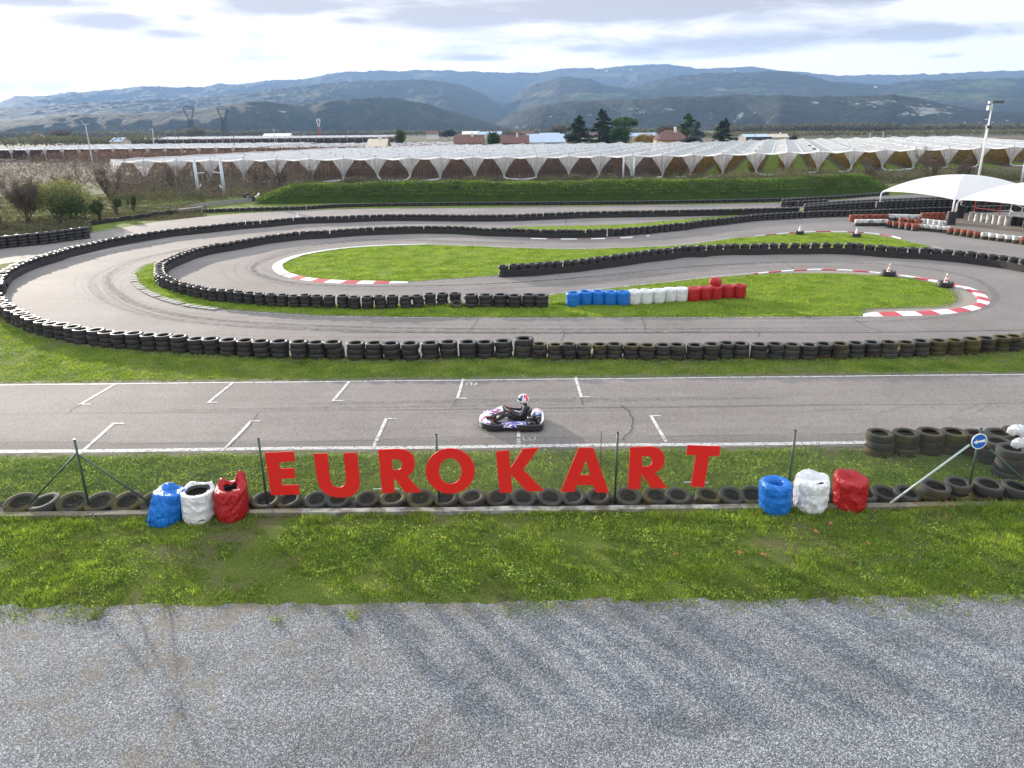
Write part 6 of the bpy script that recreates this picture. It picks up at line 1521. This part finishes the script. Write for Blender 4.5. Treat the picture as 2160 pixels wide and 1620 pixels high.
house(1573, 1624, 285.5, 420, 3, 14, 1.2, 'long open farm shed with grey roof right of the dark cedar', 'k_black', 'sheet', chimney=False, name='farm_shed', cat='shed')
house(1627, 1662, 285, 420, 3, 8, 1.6, 'small pale farmhouse right of the open shed', 'wall_cream', 'wall_cream')
for i, (a, b, y, Y, wl, rf, lab) in enumerate([(900,923,277,620,'wall_white','tiles','distant white house with red roof, left of the dark round pine'), (935,955,278,600,'wall_cream','tiles','distant house with orange roof beside the dark round pine'), (976,1010,277.5,640,'wall_white','kerb_w','left half of the long white greenhouse roofs beyond the houses'), (1008,1058,278,610,'wall_white','sheet','right half of the long white greenhouse roofs beyond the houses'),
                                             (1083,1124,277,560,'wall_white','tiles','long distant building with thin red roof right of the greenhouses'), (1323,1393,281,520,'wall_white','sheet','long white farm roof to the right of the umbrella pine'), (1140,1180,281,420,'wall_white','sheet','low white barn behind the blue grey roof'), (556,612,282,700,'wall_white','kerb_w','flat white greenhouse beyond the net roofs below the pylons'), (68,82,283,700,'wall_white','tiles','small white house alone at the far left plain'), (232,254,290.8,420,'wall_cream','sheet','low pale shed standing alone beyond the left nets'), (1230,1262,281,560,'wall_cream','tiles','low farm building half hidden behind the two cedars')]):
    house(a, b, y, Y, 2.0, 12, 2.0, lab, wl, rf, chimney=False, name='distant_house' if rf == 'tiles' else 'greenhouse' if 'greenhouse' in lab else 'farm_shed', cat='house' if rf == 'tiles' else 'shed')

def conifer(px, pyt, Y, wpx, lab, mat='conifer', seed=0, per=16000, droop=.25, size=.55, name='cedar_tree'):
    x, z = atY(px, pyt, Y); h = z; R = wpx / 2 * Y / 1560; e = empty(name, (x, Y, 0)); tag(e, lab, 'tree', 'evergreen trees beside the houses'); q = np.random.default_rng(seed)
    P = []; nb = int(h * 5.2); m = MB(); m.tube([(0, 0, 0), (.1, 0, h * .5), (0, 0, h * .99)], [.38, .22, .04], 8)
    for k in range(nb):
        t = (k + q.random()) / nb; zz = h * (.07 + .92 * t); rr = R * 1.25 * (1 - t) ** .68 * q.uniform(.6, 1.15) + .25; a = q.uniform(0, 2 * math.pi); n_ = int(per / nb * (.35 + rr / R))
        s = q.random(n_) ** .6 * rr; wd_ = .10 + .28 * (s / R) * (1 - .4 * s / max(rr, .1)) * R * .5
        P.append(np.c_[np.cos(a) * s - np.sin(a) * q.normal(0, 1, n_) * wd_, np.sin(a) * s + np.cos(a) * q.normal(0, 1, n_) * wd_, zz - droop * s + .12 * s * (s / max(rr, .1)) + q.normal(0, .16, n_)])
        m.tube([(0, 0, zz), (math.cos(a) * rr * .8, math.sin(a) * rr * .8, zz - droop * rr * .7)], [.07, .02], 4)
    m.build('trunk', M['bark'], e); P = np.concatenate(P); P = P[P[:, 2] > .3]; V_, F_ = cards(P, size, .38, 0, seed + 1); link('crown', npmesh('crown', V_, F_, M[mat], nper=4), e)
conifer(1222, 243, 258, 66, 'broad dark cedar, left of the pair beside the umbrella pine', seed=401)
conifer(1271, 229, 262, 60, 'tallest dark cedar with a pointed top, right of the pair', seed=402)
conifer(1452, 240, 262, 60, 'flat-topped olive cedar behind the ochre house', 'pine', seed=403, droop=.05)
conifer(1472, 257, 240, 62, 'silvery blue cedar in front of the ochre house', 'conifer_blue', seed=404)
conifer(1530, 250, 250, 54, 'dark leaning cedar standing alone right of the ochre house', seed=405)
def pine(px, pyt, Y, wpx, lab, hcrown, seed, mat='pine', name='umbrella_pine'):
    x, z = atY(px, pyt, Y); R = wpx / 2 * Y / 1560; e = empty(name, (x, Y, 0)); tag(e, lab, 'tree'); hc_ = z - hcrown / 2
    m = MB(); m.tube([(0, 0, 0), (.3, 0, hc_ * .5), (0, 0, hc_)], [.4, .3, .2], 8)
    for k in range(7): a = k * .9; m.tube([(.1, 0, hc_ * .55), (math.cos(a) * R * .5, math.sin(a) * R * .5, hc_ * .95)], [.15, .06], 5)
    m.build('trunk', M['bark'], e); q = np.random.default_rng(seed); lb = []
    for k in range(34):
        a = q.uniform(0, 6.28); d = R * .82 * math.sqrt(q.random()); lb.append((np.array([math.cos(a) * d, math.sin(a) * d, hc_ + hcrown * .33 * (1 - (d / R) ** 2) + q.normal(0, .15)]), np.array([R * .24, R * .24, hcrown * .22])))
    V_, F_ = cards(crown_pts(lb, 260, seed + 1), .38, .5, .3, seed + 2); link('crown', npmesh('crown', V_, F_, M[mat], nper=4), e)
pine(1319, 248.5, 262, 62, 'wide umbrella pine with a rounded green top right of the cedars', 4.8, 411)
X_, Z_ = atY(1308, 270, 258); bush(X_, 258, 4.0, Z_ + 2.0, 'dense olive lower tree under the umbrella pine', 'tree', 'pine', 26, 260, .38, 421, name='olive_tree', lift=.5)
X_, Z_ = atY(1040, 282, 256); bush(X_, 256, 2.6, Z_ * 1.15, 'round dark green tree between the two cream houses', 'tree', 'pine', 22, 260, .34, 431, name='round_tree', lift=.52)
X_, Z_ = atY(845, 278, 300); bush(X_, 300, 2.5, Z_ * 1.2, 'bushy brown tree standing alone above the middle nets', 'tree', 'bush_dark', 20, 200, .4, 441, name='round_tree', lift=.52)
X_, Z_ = atY(946, 276, 560); bush(X_, 560, 7.0, Z_ * 1.15, 'dark flat-topped pine between the distant red roofs', 'tree', 'conifer', 20, 150, .9, 451, name='distant_tree', lift=.55)
X_, Z_ = atY(1674, 289, 330); bush(X_, 330, 2.5, Z_ * 1.2, 'small dark tree just above the right part of the net roof', 'tree', 'conifer', 16, 160, .4, 461, name='round_tree', lift=.55)
for i, (px, pt, Y, w_, mt, lab) in enumerate([(1407,266,300,5,'twig','leafless brown tree left of the ochre house'), (1180,264,500,9,'river','pale yellowish tree left of the cedars'), (130,276,520,10,'twig','brown tree on the far left plain'), (410,272,650,11,'river','pale tree below the right pylon'), (1362,285,330,6,'orch_gold','rust coloured hedge beneath the long white farm roof'), (1080,280,480,10,'river','bare pale trees between the greenhouses and the red roof')]):
    X_, Z_ = atY(px, pt, Y); bush(X_, Y, w_, Z_ * 1.15, lab, 'tree', mt, 20, 170, .9 if Y > 350 else .6, 470 + i * 4, name='distant_tree', asp=.4, lift=.52)
# riverside woods
def woods(px0, px1, ytop, Y, n, lab, mat, seed, size=2.2, depth=60, amp=.35):
    q = np.random.default_rng(seed); a, b = ray(px0, 280), ray(px1, 280); t = q.random(n); y = Y + depth * q.random(n); x = (a[0] / a[1] + (b[0] / b[1] - a[0] / a[1]) * t) * Y
    H_ = atY((px0 + px1) / 2, ytop, Y)[1]; hh = H_ * (1 - amp + amp * 1.7 * fbm(x * .045, y * .05, 4)); P = np.c_[x, y, hh * (1 - .55 * q.random(n) ** 1.4 ) * np.sqrt(q.random(n)) ** .4]
    V1, F1 = cards(P, size, .45, .3, seed); stuff('riverside_wood', V1, F1, M[mat], lab, 4, 'woods')
woods(1540, 1900, 262, 640, 15000, 'band of leafless riverside trees behind the right netting', 'river', 501)
woods(1860, 2300, 262, 640, 16000, 'continuation of the riverside trees behind the light mast', 'river', 502)
woods(1480, 2300, 276, 520, 9000, 'darker hedge line directly behind the right netting', 'scrub', 503, 1.8)
woods(-80, 560, 276, 900, 15000, 'thin band of brown trees on the far left plain', 'river', 504, 2.8)
woods(560, 1480, 274, 900, 20000, 'far riverside trees behind the village', 'river', 505, 2.8)
woods(-60, 250, 288, 420, 7000, 'low brown hedge beyond the left nets', 'scrub', 506, 1.4)
# pylons
def pylon(px, pyt, Y, wpx, lab, mat='steel_dark', mat2=None):
    x, z = atY(px, pyt, Y); wd = wpx * Y / 1560 / 2; e = empty('power_pylon', (x, Y, 0)); tag(e, lab, 'pylon', 'lattice power pylons on the plain'); hw = z * .58; m = MB(); r0 = Y * (.00045 if wpx > 12 else .00025)
    for s in (-1, 1):
        for d in (-1, 1): m.tube([(s * wd * .75, d * wd * .5, 0), (s * wd * .28, d * wd * .2, hw)], r0, 4)
    prev = None
    for k in range(7):
        t = k / 6; ww = wd * (.75 - .47 * t); zz = hw * t
        if prev: m.tube([(-prev[0], 0, prev[1]), (ww, 0, zz)], r0 * .7, 4); m.tube([(prev[0], 0, prev[1]), (-ww, 0, zz)], r0 * .7, 4)
        m.tube([(-ww, 0, zz), (ww, 0, zz)], r0 * .7, 4); prev = (ww, zz)
    m.build('tower_legs', M[mat], e); c = MB()
    for s in (-1, 1):
        c.tube([(s * wd * .25, 0, hw), (s * wd * .75, 0, hw + (z - hw) * .55), (s * wd * .95, 0, z * .93), (s * wd * .8, 0, z)], r0, 4); c.tube([(s * wd * .05, 0, hw), (s * wd * .6, 0, hw + (z - hw) * .6), (s * wd * .8, 0, z * .93)], r0 * .8, 4)
    c.tube([(-wd, 0, z * .93), (wd, 0, z * .93)], r0, 4); c.tube([(-wd * .8, 0, z), (wd * .8, 0, z)], r0, 4); c.tube([(-wd * .5, 0, z * .93), (0, 0, z), (wd * .5, 0, z * .93)], r0 * .7, 4)
    c.build('cross_arms', M[mat2 or mat], e)
pylon(397, 225, 700, 22, 'left of the two tall grey lattice pylons on the plain'); pylon(468, 225, 700, 22, 'right of the two tall grey lattice pylons on the plain'); pylon(671, 251, 900, 8, 'small red and white lattice pylon right of the grey pair', 'red_metal', 'white_metal')
for i, (px, yt, Y, lab) in enumerate([(180,262,190,'tall pale lighting pole at the far left'), (374,272,300,'thin dark utility pole left of the two pylons'), (492,283,260,'thin utility pole right of the two pylons'), (577,272,350,'thin utility pole before the white greenhouse'), (318,271,300,'leaning pale pole with a bent tip left of the pylons'), (728,278,330,'thin utility pole left of the brown round tree'), (1594,270,380,'utility pole with cross arm above the open shed'), (2082,262,260,'thin pale pole right of the light mast'), (1836,280,330,'short white pole behind the right netting'), (1864,279,330,'second short white pole behind the right netting')]):
    x, z = atY(px, yt, Y); e = empty('utility_pole', (x, Y, 0)); tag(e, lab, 'pole', 'poles standing in the fields'); pale = 'pale' in lab or 'white' in lab
    MB().tube([(0, 0, 0), (.6 if 'leaning' in lab else 0, 0, z)], [.17, .12], 6).build('shaft', M['postconc' if pale else 'wood'], e)
    if i == 0:
        MB().tube([(-.9, 0, z), (.9, 0, z)], .07, 5).build('cross_arm', M['postconc'], e); MB().tube([(-.2, 0, z), (-.9, 0, z + .9)], .05, 5).build('bracket', M['postconc'], e)
    else: MB().tube([(-.7, 0, z - .3), (.7, 0, z - .3)], .07, 5).build('cross_arm', M['postconc' if pale else 'wood'], e)

# ================================================================== hills
def ridge(px): 
    A = []
    for x, y in px:
        d = ray(x, y); A.append((math.atan2(d[0], d[1]), d[2] / math.hypot(d[0], d[1])))
    A.sort(); return np.array(A).T
SK = ridge([(-500,225),(-200,215),(0,216),(30,203),(100,201),(150,192),(175,194),(250,186),(300,181),(375,183),(430,181),(465,175),(505,176),(550,171),(625,165),(685,156),(725,151),(800,146),(850,149),(880,145),(950,149),(1025,151),(1080,151),(1140,150),(1205,142),(1240,142),(1260,146),(1330,135),(1380,131),(1420,135),(1470,144),(1530,141),(1595,140),(1640,146),(1705,152),(1770,158),(1830,154),(1905,156),(2005,154),(2080,151),(2160,147),(2400,140),(2700,150)])
R2 = ridge([(-500,250),(-100,238),(0,228),(120,222),(250,212),(430,205),(540,192),(650,180),(760,170),(875,167),(935,170),(975,178),(1025,202),(1058,226),(1078,212),(1100,190),(1130,175),(1180,163),(1245,165),(1295,183),(1320,188),(1400,166),(1480,154),(1580,151),(1655,151),(1705,158),(1755,173),(1850,176),(1950,168),(2160,162),(2500,150)])
R3 = ridge([(-500,270),(0,258),(150,246),(300,243),(430,238),(480,229),(560,226),(632,232),(680,224),(800,216),(900,226),(1000,250),(1045,262),(1080,240),(1130,228),(1200,217),(1380,214),(1630,209),(1780,209),(1880,204),(1955,216),(2030,230),(2100,238),(2500,245)])
az = np.linspace(-.80, .80, 1150); rr_ = np.concatenate([np.linspace(1250, 2700, 110), np.linspace(2715, 4300, 80), np.linspace(4330, 6600, 70)])
AZ, RR = np.meshgrid(az, rr_); Xh = RR * np.sin(AZ); Yh = RR * np.cos(AZ)
def lay(rd, D, w0, back, pw, wob):
    s = np.interp(AZ, rd[0], rd[1]); H_ = CAMH + s * D; f = (fbm(AZ * 9 + wob, RR * .0 + wob, 4) - .5) * w0 * .55
    Dv = D; t = np.clip((RR - (Dv - w0) - f) / (w0 - f), 0, 1); up = t ** pw * (3 - 2 * t) / (3 - 2) if pw != 1 else t; up = np.clip(up, 0, 1)
    dn = np.clip((RR - Dv) / back, 0, 1); return H_ * np.where(RR <= Dv, up, 1 - .5 * dn), t
h3, t3 = lay(R3, 2150, 620, 900, .75, 2.0); h2, t2 = lay(R2, 3500, 1500, 1500, 1.0, 5.0); h1, t1 = lay(SK, 5600, 2300, 1800, 1.0, 9.0)
ZH = np.maximum(np.maximum(h3, h2), h1)
rav = 1 - np.abs(2 * fbm(Xh * .0022 + 40, Yh * .0011 + 40, 5) - 1)
lift = np.clip(ZH / 120, 0, 1)
for hh, D, wg in ((h3, 2150, .16), (h2, 3500, .13), (h1, 5600, .07)):
    pass
slope_f = np.clip(1 - np.abs(ZH - np.maximum(np.where(RR < 2160, h3, 0), np.where((RR < 3520) & (RR > 2100), h2, 0))) / 40, 0, 1)
dist_r = np.minimum(np.minimum(np.abs(RR - 2150), np.abs(RR - 3500)), np.abs(RR - 5600)); calm = np.clip(dist_r / 500, .12, 1)
ZH = ZH * (1 - .34 * calm * (1 - rav) ) + (fbm(Xh * .012, Yh * .012, 4) - .5) * 16 * lift + (fbm(Xh * .05, Yh * .05, 3) - .5) * 11 * lift
ZH = np.where(RR < 1300, -4, ZH); nA, nR = len(az), len(rr_)
idx = np.arange(nA * nR).reshape(nR, nA); Fh = np.stack([idx[:-1, :-1], idx[:-1, 1:], idx[1:, 1:], idx[1:, :-1]], -1).reshape(-1, 4)
Vh = np.stack([Xh, Yh, ZH], -1).reshape(-1, 3)
mh = npmesh('hills', Vh, Fh, None if False else [], True, 4) if False else npmesh('hills', Vh, Fh, [], True, 4)
# rock faces and fields where the hillside has them
d = (Vh - [0, 0, CAMH]) @ RN; sx = 1080 + FPX * d[:, 0] / -d[:, 2]; sy = 810 - FPX * d[:, 1] / -d[:, 2]; rV = RR.ravel()
rock = np.zeros(len(Vh)); field = np.zeros(len(Vh))
for (x, y, a, b, k, D) in [(1690,465 / 2,0,0,0,0)][:0] + [(1965,233,70,14,1,2200),(1915,240,40,8,.8,2200),(1850,215,55,9,.8,2200),(1790,212,45,6,.5,2200),(1715,219,16,6,.8,2200),(1575,243,48,11,.75,2200),(1505,248,18,12,.5,2200),(1340,233,28,7,.9,2200),(1405,232,12,5,.8,2200),(1290,240,22,9,.6,2200),(1165,247,16,7,.6,2200),(1240,243,14,8,.5,2200),(1105,268,30,5,.7,2200),(1070,258,14,5,.5,2200),(600,238,38,13,.55,2200),(520,231,45,6,.45,2200),(1045,236,16,8,.4,2300),(1620,247,30,7,.4,2200)]:
    g_ = np.exp(-((sx - x) / a) ** 2 - ((sy - y) / b) ** 2) * k * .82 * (rV < 2400); rock = np.maximum(rock, g_)
for (x, y, a, b, k, D0, D1) in [(1450,209,260,5,1,2100,2900),(1250,203,120,9,.7,2100,3600),(1700,205,140,5,1,2100,2800),(2000,205,160,14,.7,2100,3600),(2080,180,90,16,.7,2300,4200),(1150,200,60,14,.5,2300,3600),(1560,190,80,6,.6,2500,4000),(1250,158,110,6,.7,4000,6600),(1000,175,60,6,.4,3800,6600),(820,215,90,7,.6,2000,3600),(420,245,150,15,.36,1500,3600),(120,235,150,18,.36,1500,3600),(620,200,100,8,.5,2200,3600),(900,158,60,5,.5,4000,6600),(1600,175,100,7,.35,2600,3600),(1150,222,60,8,.5,1900,3000)]:
    g_ = np.exp(-((sx - x) / a) ** 2 - ((sy - y) / b) ** 2) * k * (rV > D0) * (rV < D1); field = np.maximum(field, g_)
for nm_, arr in (('rock', rock), ('field', field)):
    at_ = mh.attributes.new(nm_, 'FLOAT', 'POINT'); at_.data.foreach_set('value', arr.astype(np.float32))
def mk_hills():
    m = N('wooded hillside'); p = m.pos()
    a = m.noise(p, .012, 6, .65); b = m.noise(p, .07, 4, .7); c_ = m.noise(p, .0028, 4, .6, .5)
    w_ = m.ramp(m.math('ADD', m.math('MULTIPLY', a, .5), m.math('MULTIPLY', b, .5)), [(.33, (.008, .012, .010)), (.5, (.022, .028, .020)), (.66, (.055, .057, .040))])
    br_ = m.ramp(c_, [(.48, 0), (.66, .6)]); w_ = m.mix(br_, w_, m.mix(a, (.024, .023, .022), (.060, .052, .042)))
    fa = m.n('ShaderNodeAttribute', _attribute_name='field').outputs['Fac']; ra = m.n('ShaderNodeAttribute', _attribute_name='rock').outputs['Fac']
    pa = m.n('ShaderNodeTexVoronoi', Vector=m.mapv(p, (.006, .010, .0)), Scale=1.0, Randomness=1.0); fc = m.ramp(m.n('ShaderNodeSeparateColor', Color=pa.outputs['Color']).outputs[0], [(0, (.06, .07, .035)), (.35, (.10, .09, .06)), (.6, (.05, .07, .03)), (1, (.13, .11, .08))], 'CONSTANT')
    ff_ = m.ramp(m.math('ADD', fa, m.math('MULTIPLY', m.math('SUBTRACT', m.noise(p, .008, 5, .6), .5), 1.3)), [(.38, 0), (.45, .9)])
    col = m.mix(ff_, w_, fc)
    rn = m.noise(m.mapv(p, (.05, .05, .022)), 1.0, 5, .75); rf = m.ramp(m.math('ADD', ra, m.math('MULTIPLY', m.math('SUBTRACT', rn, .5), 3.4)), [(.62, 0), (.74, .8)])
    col = m.mix(rf, col, m.mix(rn, (.14, .135, .12), (.42, .40, .37)))
    return m.surf(m.bsdf(col, .95, m.bump(m.math('ADD', b, a), .9, 9.0), .1))
M['hills'] = mk_hills(); mh.materials.append(M['hills']); tag(link('hills', mh), kind='structure')
# hillside farmhouses
def hz(px, py):
    j = np.argmin((sx - px) ** 2 + (sy - py) ** 2 + (rV > 6000) * 1e6); return Vh[j]
vill = [(1377,186,1.0),(1390,186,.9),(1418,182,.8),(1542,209,1.0),(1565,206,1.2),(1578,206,.9),(1602,201,1.4),(1613,206,1.3),(1620,203,.9),(1835,184,1.5),(1848,186,1.7),(1185,169,.9),(1198,168,.9),(1205,166,.8),(1280,150,1),(1315,148,1),(1330,148,1.1),(1300,155,.9),(1550,150,.8),(700,170,.9),(715,168,.9),(735,170,.9),(770,166,.9),(745,214,1.1),(768,213,1.2),(755,208,.8),(12,228,1.0),(525,206,.9),(2035,262,.9),(2065,259,1.2),(2080,254,1.2),(2095,259,1.1),(2110,266,1.2),(2125,255,1.1),(1875,203,.9),(1905,203,.9),(2068,266,.9),(60,282,.7),(1600,209,.8)]
for i, (px, py, s) in enumerate(vill):
    v = hz(px, py); D = math.hypot(v[0], v[1]); L_ = s * D * .0019; m = MB(); dp = L_ * .7; hh = L_ * .45
    m.box(-L_ / 2, L_ / 2, 0, dp, -6, hh); b_ = len(m.f)
    m.add([(-L_ * .55, -.1 * dp, hh), (L_ * .55, -.1 * dp, hh), (L_ * .55, dp * 1.1, hh), (-L_ * .55, dp * 1.1, hh), (-L_ * .55, dp / 2, hh * 1.5), (L_ * .55, dp / 2, hh * 1.5)], [(0, 1, 5, 4), (2, 3, 4, 5), (0, 4, 3), (1, 2, 5), (0, 3, 2, 1)], 1)
    cl_ = 'left' if px < 700 else 'centre-left' if px < 1100 else 'centre' if px < 1500 else 'right' if px < 1950 else 'far right'
    o = m.build('hillside_house', [M['wall_white'], M['tiles' if i % 2 else 'wall_cream']], fixn=True, loc=(v[0], v[1], v[2] - .5)); o.rotation_euler = (0, 0, -math.atan2(v[0], v[1]) + random.uniform(-.4, .4))
    tag(o, 'tiny pale house on the %s hills, number %s counted from the left' % (cl_, 'x'), 'house', 'pale houses scattered on the hills')
hs = sorted([o for o in bpy.data.objects if o.name.startswith('hillside_house')], key=lambda o: o.location.x / o.location.y)
for i, o in enumerate(hs): o['label'] = o['label'].split(', number')[0] + ', %s house from the left on the slopes' % ordw(i + 1)
v = hz(757, 216); 

# ================================================================== haze
hb = MB().box(-7000, 7000, -65, 7000, -6, 620); hm_ = bpy.data.materials.new('haze'); hm_.use_nodes = True; t_ = hm_.node_tree; t_.nodes.clear()
ou = t_.nodes.new('ShaderNodeOutputMaterial'); pv = t_.nodes.new('ShaderNodeVolumePrincipled'); pv.inputs['Color'].default_value = (.36, .60, 1.0, 1); pv.inputs['Density'].default_value = HAZE; pv.inputs['Anisotropy'].default_value = .10
t_.links.new(pv.outputs[0], ou.inputs['Volume']); tag(hb.build('haze', hm_), kind='stuff', label='thin blue haze over the valley', cat='haze')
scene.cycles.volume_bounces = 0
scene.cycles.max_bounces = 6; scene.cycles.transparent_max_bounces = 24
